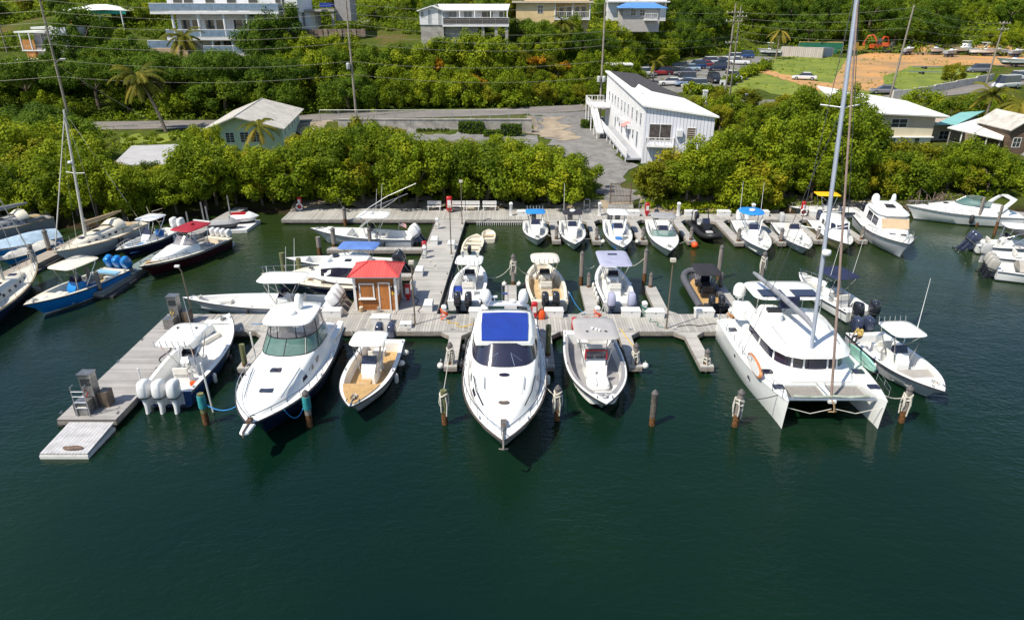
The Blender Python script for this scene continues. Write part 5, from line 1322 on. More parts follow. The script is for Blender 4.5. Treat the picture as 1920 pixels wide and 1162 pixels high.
g.loft([[(h.x(q), -h.w(q), h.z(q)), (h.x(q), -h.w(q) * .5, h.z(q) + .22 + .14 * sin(q * 11)), (h.x(q), 0, h.z(q) + .36 + .1 * sin(q * 13)), (h.x(q), h.w(q) * .5, h.z(q) + .22 + .12 * sin(q * 17)), (h.x(q), h.w(q), h.z(q))] for q in h.ts(16)], False, False, False); g.build('cover', mat('dirty_white_cover', (.58, .56, .52), .8, var=.12, bump=.8, bscale=5, dirt=.3), t, 60)
s_ = sailboat('grey sailboat half hidden behind the blue tarpaulin boat', (-50.5, 59.5), (-46.5, 66.5), 2.6, GREYH, GREYC, 9.5, (-.2, .4), GREYC)

# jet skis on a white floating dock
for k, (x, y) in enumerate(((-28.4, 65.2), (-27.3, 67.2))):
    lab = ('jet ski under a grey cover nearest the water on the white float', 'red seated jet ski behind the grey covered one')[k]
    t = thing('jet_ski', lab, 'jet ski', (x, y, .42), radians(8 + 4 * k), 'jet skis on the float')
    h = Hull(3.1, 1.15, .55, .40, draft=.2, tip=2.2); build_hull(t, h, WHITE if k else RUBG, BOTK, RED if k else None, None)
    cov = GREYC if k == 0 else mat('jet_white', (.7, .7, .7), .3, coat=.4)
    M().loft([[(x_, -w_, z0), (x_, -w_ * .6, z1 - .1), (x_, 0, z1), (x_, w_ * .6, z1 - .1), (x_, w_, z0)] for x_, w_, z0, z1 in ((-1.5, .45, .4, .55), (-1.0, .5, .42, .85), (.2, .5, .44, .8), (.55, .5, .46, 1.1), (.9, .45, .48, .95), (1.5, .1, .55, .6))]).build('cover' if k == 0 else 'body', cov if k == 0 else WHITE, t, 50)
    if k: M().loft([[(x_, -.16, .75), (x_, .16, .75), (x_, .14, .98), (x_, -.14, .98)] for x_ in (-1.1, -.2, .3)]).build('seat', RED, t, 50)
    M().tube([(.45, -.4, 1.08), (.55, 0, 1.1), (.45, .4, 1.08)], .03, 5).build('handlebar', BLACK, t)
dock('jet_ski_float', 'white plastic float carrying the jet skis', [(-29.8, 64.2), (-26.2, 64.8), (-26.0, 68.2), (-29.4, 68.2)], mat('white_float_deck', (.66, .66, .66), .6, var=.08, dirt=.2), fascia=FENDER, z=.30)
# ------------------------------------------------------------------ pilings and dock furniture
PILEG = mat('piling_grey', (.30, .26, .23), .9, var=.25, scale=5, bump=.4, bscale=14, streak=True)
PILEN = mat('piling_green', (.20, .21, .09), .9, var=.3, scale=5, bump=.4, bscale=14, streak=True)
PILEW = mat('piling_wet_band', (.20, .085, .025), .7, var=.5, scale=7, bump=.4, bscale=14)
CAPK = mat('piling_cap_grey', (.11, .10, .10), .7, var=.2)
TEALW = mat('teal_wrap', (.03, .30, .33), .7, var=.25, scale=6, bump=.4, bscale=9)
def piling(x, y, label, top=2.1, r=.17, m=PILEG, cap=True, wrap=None, ropes=0, lean=(0, 0), wet=.75, group='mooring pilings'):
    t = thing('piling', label, 'piling', (x, y, 0), 0, group)
    P = lambda z: (lean[0] * z, lean[1] * z, z)
    M().tube([P(wet), P((wet + top) / 2), P(top)], r, 10).build('post', m, t, 50)
    M().tube([P(-.8), P(wet - .002)], r * .99, 10).build('wet_foot', PILEW, t, 50)
    if cap: M().lathe([(r * 1.12, 0), (r * 1.15, .08), (r * .7, .2), (.02, .3)], P(top), 10).build('cap', CAPK, t, 30)
    if wrap is not None:
        M().tube([P(top - .85), P(top - .5), P(top - .12)], r * 1.25, 10).build('wrap', wrap, t, 50)
    for k in range(min(ropes, 2)):
        z = top - .25 - k * .22 - .1 * sin(x * 7); g = M()
        pts = [(P(z)[0] + (r + .03) * cos(a * pi / 5), P(z)[1] + (r + .03) * sin(a * pi / 5), z + .08 * sin(a * 1.3 + k + x)) for a in range(11)]
        g.tube(pts, .045, 5); g.build('rope_coil', ROPE, t)
    if ropes:
        g = M()
        for k in range(ropes + 3): a = k * 1.3 + x; g.tube([((r + .04) * cos(a), (r + .04) * sin(a), top - .3), ((r + .09) * cos(a + .2), (r + .09) * sin(a + .2), top - .8), ((r + .05) * cos(a + .1), (r + .05) * sin(a + .1), top - 1.0 - .25 * (k % 3))], .045, 4)
        g.build('hanging_line', ROPE, t)
    return t
piling(-16.4, 31.0, 'green piling with teal wrap and blue line left of the hardtop cruiser', 1.9, m=PILEN, cap=False, wrap=TEALW)
piling(-10.8, 30.8, 'piling with teal wrap between the hardtop cruiser and the tan decked boat', 1.95, cap=True, wrap=TEALW)
piling(-3.6, 31.0, 'green and rust piling standing in the water left of the big yacht', 2.1, m=PILEN, cap=False, ropes=1)
piling(2.45, 31.4, 'roped piling right of the big yacht bow', 1.9, ropes=4)
piling(7.5, 30.9, 'lone dark piling right of the grey topped boat', 1.9, m=mat('piling_dark', (.13, .11, .09), .9, var=.3, scale=5, bump=.4, bscale=14), wet=.5)
piling(11.9, 30.8, 'roped piling left of the catamaran bow', 2.0, ropes=5, lean=(.04, 0))
piling(21.0, 31.2, 'roped piling right of the catamaran bow', 2.0, ropes=5)
piling(-3.75, 36.75, 'dark piling on the finger dock left of the big yacht', 1.75, r=.16, ropes=2)
piling(2.25, 37.9, 'tall green piling on the finger dock right of the big yacht', 2.6, r=.17, m=PILEN, cap=False)
piling(7.5, 36.75, 'roped piling on the finger dock right of the grey topped boat', 1.7, r=.16, ropes=5)
piling(11.85, 36.75, 'short piling on the empty finger dock left of the catamaran', 1.3, r=.16, ropes=2)
piling(-16.2, 36.5, 'green piling at the finger dock beside the hardtop cruiser', 2.0, r=.16, m=PILEN, cap=False)
for x, y, lab, tp in ((.1, 50.0, 'tall capped piling with white lines between the white and the cream boat', 2.7), (5.55, 51.0, 'tall capped piling between the cream boat and the lavender topped boat', 2.6), (10.75, 51.7, 'tall capped piling right of the lavender topped boat', 2.6), (16.9, 52.2, 'tall capped piling with blue line right of the grey inflatable', 2.7), (19.7, 50.3, 'tall roped piling behind the catamaran boom', 2.8)):
    piling(x, y, lab, tp, r=.17, ropes=3 if 'roped' in lab or 'white lines' in lab else 0)
for x, lab in ((5.95, 'short capped piling on the finger dock left of the lavender topped boat'), (10.75, 'short capped piling on the finger dock left of the tall lamp post'), (16.2, 'short capped piling on the finger dock beside the grey inflatable')):
    piling(x, 49.2, lab, 1.5, r=.15)
for x, y, lab in ((7.9, 60.9, 'black capped shore piling between black top and white top boats'), (12.2, 60.9, 'brown shore piling between white top and grey top boats'), (16.7, 60.9, 'shore piling beside the orange ball fender'), (21.0, 60.5, 'shore piling right of the black inflatable'), (24.95, 60.5, 'shore piling right of the second blue top boat'), (28.6, 61.1, 'shore piling left of the beige cabin boat'), (32.7, 61.1, 'shore piling left of the flybridge cruiser'), (4.15, 61.1, 'shore piling right of the first blue top boat')):
    piling(x, y, lab, 1.55, r=.17)
piling(-16.9, 50.9, 'thick green piling left of the navy hulled cruiser', 2.3, r=.2, m=PILEN, cap=False)
piling(-18.6, 52.2, 'thick green piling near the bow of the blue bimini runabout', 2.3, r=.2, m=PILEN, cap=False)
piling(-17.3, 58.2, 'grey capless piling standing clear above the blue bimini', 1.7, r=.2, cap=False)
piling(-16.2, 59.2, 'slate blue capped piling beside the outrigger boat', 2.0, r=.2)
piling(-12.9, 59.2, 'capped piling between the outrigger boat and its finger dock', 2.0, r=.17)
piling(-17.0, 67.2, 'grey capped piling at the edge of the shore dock behind the outrigger boat', 1.7, r=.18)
piling(-32.8, 49.4, 'left brown piling of the pair beside the blue hulled boat', 2.1, r=.15, cap=False)
piling(-31.6, 48.5, 'right brown piling of the pair beside the blue hulled boat', 2.1, r=.15, cap=False)
piling(-41.4, 58.0, 'weathered piling beside the wrinkled white cover', 2.2, r=.2)
piling(-40.3, 54.2, 'weathered piling on the old timber dock near the navy sailboat', 2.1, r=.2, ropes=2)
piling(-40.0, 61.8, 'weathered piling at the bow of the cream sailboat', 2.1, r=.2)
piling(47.3, 67.0, 'thin rusty piling in front of the radar arch cruiser', 3.0, r=.14, cap=False, wet=1.3)
piling(47.3, 64.2, 'second thin rusty piling nearer the right edge', 2.9, r=.14, cap=False, wet=1.3)
PVC = mat('white_pvc', (.70, .69, .66), .5, var=.08)
for x, y, l0, lab, tp in ((-15.9, 37.6, -.06, 'white pipe pole at the bow end of the triple engine boat', 2.2), (-16.5, 32.2, -.05, 'white pipe pole above the teal wrapped piling', 3.0), (-20.9, 33.6, -.03, 'white pipe pole with teal line beside the fuel dock', 1.9)):
    t = thing('pipe_pole', lab, 'pole', (x, y, 0), 0, 'white pipe poles'); M().tube([(0, 0, -.5), (l0 * tp, 0, tp)], .055, 8).build('pipe', PVC, t); M().lathe([(.06, 0), (.065, .05), (.03, .09)], (l0 * tp, 0, tp), 8).build('end_cap', PVC, t)
for k, (x, y) in enumerate(((-30.9, 62.9), (-29.9, 64.9), (-31.0, 66.4), (-29.3, 68.9))):
    t = thing('steel_pole', ('nearest', 'second', 'third', 'farthest')[k] + ' grey steel pole along the jet ski gangway', 'pole', (x, y, 0), 0, 'gangway poles'); M().tube([(0, 0, -.5), (0, 0, 2.6)], .08, 8).build('pipe', ALU, t); M().lathe([(.09, 0), (.09, .05), (.03, .09)], (0, 0, 2.6), 8).build('end_cap', CAPK, t)

# mooring lines
def line(a, b, sag, label, m=ROPE, r=.022, group='mooring lines'):
    a, b = Vector(a), Vector(b); pts = [a.lerp(b, k / 8) - V(0, 0, sag * 4 * (k / 8) * (1 - k / 8)) for k in range(9)]
    o = M().tube(pts, r, 5).build('mooring_line', m); return tag(o, label, 'rope', group)
line((-16.2, 31.0, 1.2), (-14.2, 30.4, 1.6), .35, 'bright blue line from teal wrapped piling to the hardtop cruiser', ROPEB, .03)
line((-11.0, 30.9, 1.2), (-11.6, 29.7, 1.7), .6, 'sagging blue line from the second teal piling to the cruiser bow', ROPEB, .025)
line((2.3, 31.4, 1.5), (1.55, 32.6, 1.9), .1, 'white line from the roped piling to the big yacht', ROPE)
line((-3.6, 31.0, 2.0), (-3.75, 36.7, 1.5), .05, 'long white line from the green piling to the finger dock', ROPE)
line((.2, 50.0, 2.2), (2.0, 50.6, 1.2), .5, 'white line from tall piling to the cream boat', ROPE)
line((.0, 50.0, 2.1), (-2.0, 50.0, 1.1), .5, 'white line from tall piling to the white roofed boat', ROPE)
line((10.6, 51.7, 2.0), (9.0, 52.0, 1.2), .3, 'pale line from the lavender topped boat to the tall piling', ROPE)
line((5.7, 51.0, 1.6), (6.7, 52.2, 1.2), .25, 'pale line from tall piling to lavender topped bow', ROPE)
line((4.3, 47.4, .9), (5.2, 44.0, .62), .3, 'blue line from the cream boat down to the dock', ROPEB)
line((11.9, 30.8, 1.7), (14.1, 31.2, 1.7), .15, 'dark line from roped piling to the left catamaran bow', mat('dark_rope', (.06, .06, .06), .8), .025)
line((21.0, 31.2, 1.6), (19.6, 31.2, 1.75), .2, 'pale line from the right piling to the catamaran', ROPE)
line((7.3, 41.4, .7), (7.9, 38.6, .62), .1, 'yellow line on the finger dock right of the grey topped boat', ROPEY, .03)
line((-2.3, 41.0, 1.5), (-3.3, 41.8, .65), .1, 'yellow line from the big yacht to the dock', ROPEY, .03)
line((22.3, 36.4, .9), (20.2, 35.9, 1.5), .5, 'white line between the catamaran and the grey sided boat', ROPE)

for x, y, px_, lab in ((2.35, 60.6, 4.15, 'first blue top boat'), (5.6, 59.2, 7.9, 'black top boat'), (9.8, 58.2, 12.2, 'white top boat by the gate'), (13.8, 57.4, 16.7, 'grey bimini bowrider'), (22.2, 57.4, 24.95, 'second blue top boat'), (26.1, 58.2, 28.6, 'roofless white boat'), (29.9, 58.6, 32.7, 'beige cabin boat')):
    line((x + .9, y + .9, 1.0), (px_, 60.8, 1.1), .25, 'right bow line of the ' + lab)
for a_, b_, lab in (((-3.9, 46.2, .95), (-4.8, 44.2, .6), 'stern line of the white roofed boat by the walkway'), ((1.7, 46.2, 1.0), (1.1, 44.2, .6), 'left stern line of the cream boat'), ((6.8, 46.0, .95), (6.3, 44.2, .6), 'stern line of the lavender topped boat'), ((-9.6, 37.5, 1.0), (-10.8, 41.4, .6), 'stern line of the tan decked boat'), ((6.6, 39.5, 1.0), (7.2, 38.4, .6), 'stern line of the grey topped boat'), ((-17.7, 40.2, 1.3), (-17.0, 41.5, .6), 'bow line of the triple engine boat')): line(a_, b_, .15, lab)
BOXW = mat('dock_box_white', (.74, .73, .71), .4, var=.05, scale=2, dirt=.2)
def dockbox(x, y, label, wx=1.25, wy=.6, h=.6, rz=0.0, z=DZ):
    t = thing('dock_box', label, 'dock box', (x, y, z), rz, 'white dock boxes')
    M().box((0, 0, h * .38 + .005), (wx, wy, h * .76), top=1.04).build('box', BOXW, t, 30)
    g = M(); g.loft([[(a * wx / 2 * k, b * wy / 2 * k, z_) for a, b in ((-1, -1), (1, -1), (1, 1), (-1, 1))] for k, z_ in ((1.09, h * .77), (1.10, h * .85), (1.0, h * .97), (.8, h))]); g.build('lid', BOXW, t, 25)
    M().box((0, -wy / 2 * 1.05, h * .72), (.12, .03, .08)).build('latch', CHROME, t, 20)
    return t
for x, y, lab in ((-2.35, 44.0, 'white dock box behind the twin outboards right of the walkway'), (2.95, 43.85, 'white dock box beside the red bin and orange bag'), (8.35, 43.85, 'white dock box behind the lavender topped boat'), (10.0, 43.6, 'white dock box left of the tall lamp post'), (13.5, 43.85, 'white dock box behind the grey inflatable'),
                  (-9.0, 42.6, 'white dock box in front of the red roofed hut'), (-12.6, 44.0, 'white dock box left of the red roofed hut')):
    dockbox(x, min(y, 43.75), lab)
for x, y, lab in ((-5.95, 45.0, 'white dock box at the near corner of the walkway'), (-8.0, 51.9, 'white dock box on the left side of the walkway behind the hut'), (-7.6, 59.8, 'white dock box on the left of the walkway near the outrigger boat'), (-5.4, 58.6, 'white dock box on the right side of the walkway')):
    dockbox(x + (.5 if x < -7 else -.05), y, lab, 1.0, .6, .6, radians(90))
for x, lab in ((1.2, 'white dock box behind the first blue top boat'), (18.6, 'white dock box behind the black inflatable'), (22.0, 'white dock box behind the second blue top boat'), (26.0, 'white dock box behind the low roofless boat'), (31.6, 'white dock box behind the beige cabin boat'), (12.6, 'white dock box by the gate steps')):
    dockbox(x, 68.9, lab)
dockbox(-7.2, 42.0, 'small white step box beside the lamp post before the hut', .75, .5, .35)
dockbox(-20.3, 41.9, 'white step box behind the bow of the triple engine boat', .9, .5, .5)

def pedestal(x, y, label, z=DZ, cord=None, h=1.05, coils=4, group='power pedestals'):
    t = thing('power_pedestal', label, 'power pedestal', (x, y, z), 0, group)
    M().loft([[(a, b, z_) for a, b in superell(w_, w_, 12, 6)] for w_, z_ in ((.17, 0), (.15, .1), (.14, h * .75), (.17, h * .78), (.17, h * .9))]).build('column', BOXW, t, 40)
    M().loft([[(a, b, h * .9 + z_) for a, b in superell(w_, w_, 12, 6)] for w_, z_ in ((.20, 0), (.19, .06), (.08, .16))]).build('hood', BOXW, t, 40)
    if cord is not None:
        for k in range(coils):
            z0 = .25 + .12 * k; r = .2 + .03 * (k % 2)
            M().tube([(r * 1.15 * cos(a * pi / 6), -.06 + r * .9 * sin(a * pi / 6), z0 + .22 * cos(a * pi / 6 + k)) for a in range(13)], .035, 5).build('hose_coil', cord, t)
    return t
GREENH = mat('green_hose', (.01, .16, .10), .6, var=.1)
pedestal(-4.7, 43.2, 'power pedestal with orange coil at the corner right of the walkway', cord=ORANGE)
pedestal(5.9, 43.0, 'power pedestal with orange coil behind the grey topped boat', cord=ORANGE)
pedestal(9.3, 43.85, 'power pedestal with green hose right of the lavender topped boat', cord=GREENH)
pedestal(15.0, 42.6, 'power pedestal with orange coil left of the catamaran stern', cord=mat('amber_hose', (.62, .25, .05), .6))
pedestal(-7.4, 47.7, 'power pedestal behind the hut beside the red extinguisher', cord=BOXW, coils=2)
pedestal(-7.55, 55.9, 'power pedestal halfway along the walkway with grey cord', cord=VINYLG, coils=2)
pedestal(-7.3, 64.4, 'power pedestal near the shore end of the walkway', cord=ROPE, coils=2)
pedestal(-.1, 69.0, 'tall white pedestal alone on the shore dock right of the benches', h=1.4)
pedestal(9.1, 69.0, 'white pedestal left of the gate on the shore dock', h=1.4)
pedestal(17.3, 69.0, 'white pedestal left of the black inflatable', h=1.4)
pedestal(25.0, 68.9, 'pedestal with teal hose behind the second blue top boat', cord=TEAL, h=1.3)

def lamp(x, y, label, h=4.6, rz=0.0, z=DZ):
    t = thing('lamp_post', label, 'lamp post', (x, y, z), rz, 'thin dock lamp posts')
    pm = mat('lamp_pole_bronze', (.20, .16, .11), .5, .3, var=.1)
    M().tube([(0, 0, 0), (0, 0, h)], .055, 8, r1=.04).build('pole', pm, t); M().lathe([(.14, 0), (.14, .04), (.07, .09)], (0, 0, 0), 10).build('base_plate', pm, t)
    M().box((.0, 0, h + .1), (.34, .26, .22)).build('lamp_head', mat('lamp_head_beige', (.60, .55, .45), .5), t, 20); return t
lamp(10.45, 41.75, 'tall thin lamp post on the main dock right of the lavender topped boat', 4.8)
lamp(-6.65, 42.4, 'thin lamp post on the main dock right of the hut', 4.4)
lamp(-5.35, 57.0, 'thin lamp post on the right edge of the walkway', 4.2)
lamp(-5.0, 66.0, 'thin lamp post where the walkway meets the shore dock', 4.2)
t = thing('lamp_post', 'bent lamp post at the back of the fuel dock', 'lamp post', (-22.4, 43.6, DZ), 0, 'thin dock lamp posts')
M().tube([(0, 0, 0), (-.15, 0, 3.4), (-.25, -.1, 3.8)], .05, 8).build('pole', mat('lamp_pole_bronze', (.2, .16, .11), .5), t); M().box((-.3, -.15, 3.85), (.3, .2, .12)).build('lamp_head', BOXW, t, 20)

# shore power cords lying on the docks
for k, (x, y, dx, dy, m_, lab) in enumerate(((-4.7, 43.0, 1.6, -1.2, ROPEY, 'yellow cord on the main dock running to the big yacht'), (5.9, 42.9, -.9, -1.3, ROPEY, 'yellow cord on the main dock behind the grey topped boat'), (15.0, 42.5, -3.6, -.5, BLACK, 'black cord along the main dock left of the catamaran'), (-7.3, 47.4, .8, -3.0, BLACK, 'black cord on the walkway beside the hut'), (-7.4, 55.7, 1.2, -2.5, ROPE, 'white cord across the walkway'), (9.3, 43.6, 1.0, -1.8, GREENH, 'green hose trailing over the main dock by the tall lamp post'), (-14.5, 43.2, -3.5, -.9, ROPEB, 'blue cord on the main dock behind the hardtop cruiser'), (-22.2, 40.5, .8, -4.5, BLACK, 'black fuel hose lying along the fuel dock'))):
    tag(M().tube([(x + dx * q / 14 + .16 * sin(q * 1.1 + k), y + dy * q / 14 + .14 * cos(q * .9 + k), DZ + .03) for q in range(15)], .026, 5).build('extension_cord', m_), lab, 'cord', 'cords on the docks')
# hut with the red hipped roof
t = thing('dock_hut', 'small wooden dock hut with red hipped roof and white trim', 'hut', (-9.7, 45.9, DZ))
WOODS = stripes('hut_siding', (.40, .15, .045), (.10, .035, .012), .15, 2, .10, .55, .25, .6)
M().b2(-1.45, 1.45, -1.1, 1.1, 0, 2.55).build('wall', WOODS, t, 20)
TRIM = mat('white_trim', (.74, .72, .70), .5, var=.06, dirt=.15)
for x in (-1.45, 1.45):
    for y in (-1.1, 1.1): M().b2(x - .09, x + .09, y - .09, y + .09, 0, 2.57).build('corner_post', TRIM, t, 20)
M().loft([[(a * 1.72, b * 1.4, z_) for a, b in ((-1, -1), (1, -1), (1, 1), (-1, 1))] for z_ in (2.55, 2.65)]).build('eave_board', TRIM, t, 20)
REDR = stripes('red_tile_roof', (.66, .10, .09), (.40, .05, .05), .2, 0, .12, .5, .15, .6)
E8 = [(-1.8, -1.48, 2.655), (1.8, -1.48, 2.655), (1.8, 1.48, 2.655), (-1.8, 1.48, 2.655), (-.55, 0, 3.32), (.55, 0, 3.32)]
rf = M().add(E8, [(0, 1, 5, 4), (1, 2, 5), (2, 3, 4, 5), (3, 0, 4), (3, 2, 1, 0)]).build('roof', REDR, t, 0)
RID = mat('red_ridge', (.66, .05, .05), .5, var=.08)
for a, b in ((0, 4), (1, 5), (2, 5), (3, 4), (4, 5)): M().tube([E8[a], E8[b]], .06, 6).build('ridge_cap', RID, rf)
def framed(root, x0, x1, z0, z1, y, m, name='window', fw=.09, fm=TRIM, d=1):
    o = M().b2(x0, x1, y - .03 * d if d > 0 else y, y if d > 0 else y + .03, z0, z1).build(name, m, root, 20)
    for a in ((x0 - fw, x0, z0 - fw, z1 + fw), (x1, x1 + fw, z0 - fw, z1 + fw), (x0, x1, z1, z1 + fw), (x0, x1, z0 - fw, z0)):
        M().b2(a[0], a[1], y - .06, y + .01, a[2], a[3]).build('frame', fm, o, 20)
    return o
WOODP = mat('varnished_panel', (.46, .17, .045), .45, var=.22, scale=2.2, streak=True)
framed(t, -1.05, -.15, 1.0, 1.98, -1.10, WOODP, 'shutter_window')
M().b2(-1.22, .02, -1.28, -1.11, .86, .90).build('window_sill', TRIM, t, 20)
dr = framed(t, .30, .98, .04, 2.05, -1.10, WOODP, 'door'); M().lathe([(.03, 0), (.04, .03), (.02, .06)], (.38, -1.2, 1.0), 8).build('handle', CHROME, dr)
for x in (-1.28, 1.22): M().loft([[(x + a, -1.2 + b, z_) for a, b in superell(w_, w_, 8, 3)] for w_, z_ in ((.04, 1.55), (.09, 1.62), (.09, 1.85), (.03, 1.92))]).build('wall_lantern', BLACK, t)
o = M().b2(1.452, 1.48, -.45, .45, 1.0, 1.9).build('side_window', mat('hut_glass', (.05, .05, .06), .1, spec=.8), t, 20)
for a in ((-.55, .55, 1.9, 2.0), (-.55, .55, .9, 1.0), (-.55, -.45, 1.0, 1.9), (.45, .55, 1.0, 1.9)): M().b2(1.45, 1.51, a[0], a[1], a[2], a[3]).build('frame', TRIM, o, 20)
M().b2(1.16, 1.30, -1.16, -1.12, 1.2, 1.42).build('yellow_notice', ROPEY, t, 20)
o = thing('cinder_block', 'grey concrete block standing by the hut door', 'block', (-9.5, 44.45, DZ))
M().b2(-.1, .1, -.1, .1, 0, .38).build('block', CONC, o, 20)
o = thing('stump', 'tan wooden stump at the left foot of the hut', 'stump', (-10.75, 44.5, DZ)); M().lathe([(.16, 0), (.17, .2), (.15, .38)], (0, 0, 0), 9).build('log', TEAK, o); M().lathe([(.14, .381), (.13, .39)], (0, 0, 0), 9).build('cut_face', CREAM, o)

def extinguisher(x, y, label, h=1.3, z=DZ, ring=False, w_=.22):
    t = thing('fire_cabinet', label, 'fire cabinet', (x, y, z), 0, 'red fire cabinets')
    M().loft([[(a, b, z_) for a, b in superell(w_ * k, w_ * .8 * k, 12, 4)] for k, z_ in ((.5, 0), (.5, .25), (1, .26), (1, h - .06), (.8, h))]).build('cabinet', RED, t, 30)
    M().b2(-w_ * .6, w_ * .6, -w_ * .82, -w_ * .78, h * .45, h * .8).build('front_window', TRIM, t, 20)
    if ring:
        g = M(); pts = [(.32 * cos(a * pi / 8), -.28, .45 + .32 * sin(a * pi / 8)) for a in range(17)]; g.tube(pts, .08, 8); g.build('life_ring', TRIM, t)
    return t
extinguisher(-6.6, 70.2, 'large red fire cabinet between the white benches', 1.7, w_=.3)
extinguisher(14.0, 68.8, 'red fire cabinet right of the gate on the shore dock', 1.4)
extinguisher(-7.75, 57.4, 'red fire cabinet on the walkway near the faded blue bimini', 1.0)
extinguisher(-7.7, 46.6, 'red fire cabinet just right of the hut', 1.3)
extinguisher(1.55, 43.2, 'red fire cabinet on the main dock behind the cream boat', 1.3)
extinguisher(-22.6, 71.0, 'red fire cabinet with white life ring at the left end of the shore dock', 1.5, ring=True)
extinguisher(30.2, 68.9, 'red fire cabinet with life ring behind the beige cabin boat', 1.5, ring=True)
o = thing('float_bag', 'orange float bag beside the red cabinet on the main dock', 'bag', (2.05, 43.3, DZ)); M().loft([[(a, b, z_) for a, b in superell(w_, w_ * .8, 12, 3)] for w_, z_ in ((.22, 0), (.28, .2), (.26, .5), (.14, .68))]).build('bag', ORANGE, o); M().tube([(-.1, 0, .66), (0, 0, .82), (.1, 0, .66)], .03, 5).build('strap', RED, o)
o = thing('tyre_fender', 'black tyre hung on the dock edge beside the cream boat', 'tyre', (.75, 44.25, .5))
M().tube([(.32 * cos(a * pi / 9), 0, .32 + .32 * sin(a * pi / 9) - .2) for a in range(19)], .11, 8).build('tyre', RUBBER, o); M().tube([(.2 * cos(a * pi / 9), 0, .12 + .2 * sin(a * pi / 9)) for a in range(19)], .03, 6).build('rim', VINYLG, o)
o = thing('ball_fender', 'orange ball fender on the shore finger dock', 'fender', (16.9, 60.1, .3)); M().lathe([(.05, -.32), (.25, -.22), (.32, 0), (.25, .22), (.08, .32)], (0, 0, 0), 14).build('ball', ORANGE, o, 60); M().tube([(0, 0, .3), (0, .2, .5)], .03, 5).build('eye', BLACK, o)
for x, y, lab in ((-4.35, 36.5, 'left white ball at the end of the finger dock by the big yacht'), (1.6, 36.5, 'white ball at the end of the finger dock right of the big yacht'), (8.1, 36.5, 'white ball at the end of the finger dock right of the grey top'), (-.6, 49.8, 'white ball left of the tall piling behind the big yacht'), (.55, 49.8, 'white ball right of the tall piling behind the big yacht'), (8.45, 60.4, 'white ball at the shore finger left of the white top boat'), (11.6, 60.4, 'white ball at the shore finger right of the white top boat')):
    o = thing('ball_fender', lab, 'fender', (x, y, .55), 0, 'white ball fenders'); M().lathe([(.05, -.2), (.16, -.13), (.2, 0), (.16, .13), (.05, .2)], (0, 0, 0), 12).build('ball', FENDER, o, 60); M().tube([(0, 0, .18), (0, .1, .28)], .025, 5).build('eye', BLACK, o)
for x, y, lab in ((-4.35, 36.9, 'black bumper on the left of the finger dock by the big yacht'), (-3.1, 37.0, 'black bumper on the right of the finger dock by the big yacht'), (-3.0, 39.3, 'round black bumper further up the finger dock by the big yacht')):
    o = thing('dock_bumper', lab, 'fender', (x, y, .35), 0, 'black dock bumpers'); M().lathe([(.05, -.3), (.2, -.2), (.25, 0), (.2, .2), (.05, .3)], (0, 0, 0), 12).build('ball', FENDERK, o, 60); M().tube([(0, 0, .28), (.0, .1, .4)], .025, 5).build('eye', VINYLG, o)

# fuel pumps: stainless cabinets with a lower cabinet before and behind
STEEL = mat('pump_steel', (.36, .35, .34), .32, .75, var=.2, scale=4)
for x, y, lab, lad in ((-22.75, 31.9, 'steel fuel pump with ladder frame near the float ramp', True), (-22.95, 42.5, 'steel fuel pump at the back of the fuel dock', False)):
    t = thing('fuel_pump', lab, 'fuel pump', (x, y, DZ), 0, 'steel fuel pumps')
    M().b2(-.32, .32, -.25, .30, 0, 2.05).build('cabinet', STEEL, t, 20)
    M().b2(-.36, .36, -.29, .34, 2.052, 2.12).build('top', STEEL, t, 20)
    M().b2(-.24, .24, -.27, -.252, 1.45, 1.85).build('display', mat('pump_display', (.04, .045, .05), .2), t, 20)
    M().b2(-.5, .2, -.95, -.30, 0, .75).build('lower_cabinet', STEEL, t, 20)
    M().b2(.36, .85, -.1, .5, 0, .9).build('hose_cabinet', mat('bronze_steel', (.26, .20, .15), .4, .6, var=.2), t, 20)
    M().tube([(-.1, -.28, 1.2), (-.15, -.42, .95), (-.05, -.4, .8), (.05, -.34, 1.05)], .03, 6).build('hose', RED if lad else ROPEY, t)
    if lad:
        g = M()
        for s in (-.36, .30): g.tube([(s, -1.0, 0), (s, -.98, 1.75), (s, -.7, 1.75)], .03, 6)
        for z_ in (.5, .85, 1.2, 1.5): g.tube([(-.36, -.99, z_), (.30, -.99, z_)], .025, 5)
        g.build('ladder_frame', ALU, t)
o = M().loft([[(-21.9 + a, 28.3 + b, .36 + z_ + .02 * sin(a * 9)) for a, b in superell(.5, .16, 14, 2.2)] for z_ in (0, .05)]).build('old_net', mat('old_net_brown', (.24, .16, .12), .95, var=.4, scale=12), None); tag(o, 'brown scrap of old net on the float ramp', 'net')

# white benches on the shore dock
for k, x in enumerate((-8.3, -6.1 + .35, -4.2, -2.4)):
    lab = ('leftmost white slatted bench on the shore dock', 'second white bench from the left behind the red cabinet', 'third white bench from the left on the shore dock', 'rightmost white slatted bench on the shore dock')[k]
    t = thing('bench', lab, 'bench', (x, 71.0, DZ), 0, 'white benches')
    for j in range(3): M().b2(-.75, .75, -.28 + j * .16, -.15 + j * .16, .42, .46).build('seat_slat', TRIM, t, 20)
    for j in range(3): M().b2(-.75, .75, .22 + j * .02, .25 + j * .02, .55 + j * .14, .66 + j * .14).build('back_slat', TRIM, t, 20)
    for s in (-.62, .62): M().b2(s - .04, s + .04, -.26, .22, 0, .415).build('leg', TRIM, t, 20); M().b2(s - .03, s + .03, .262, .32, .3, .95).build('back_post', TRIM, t, 20)

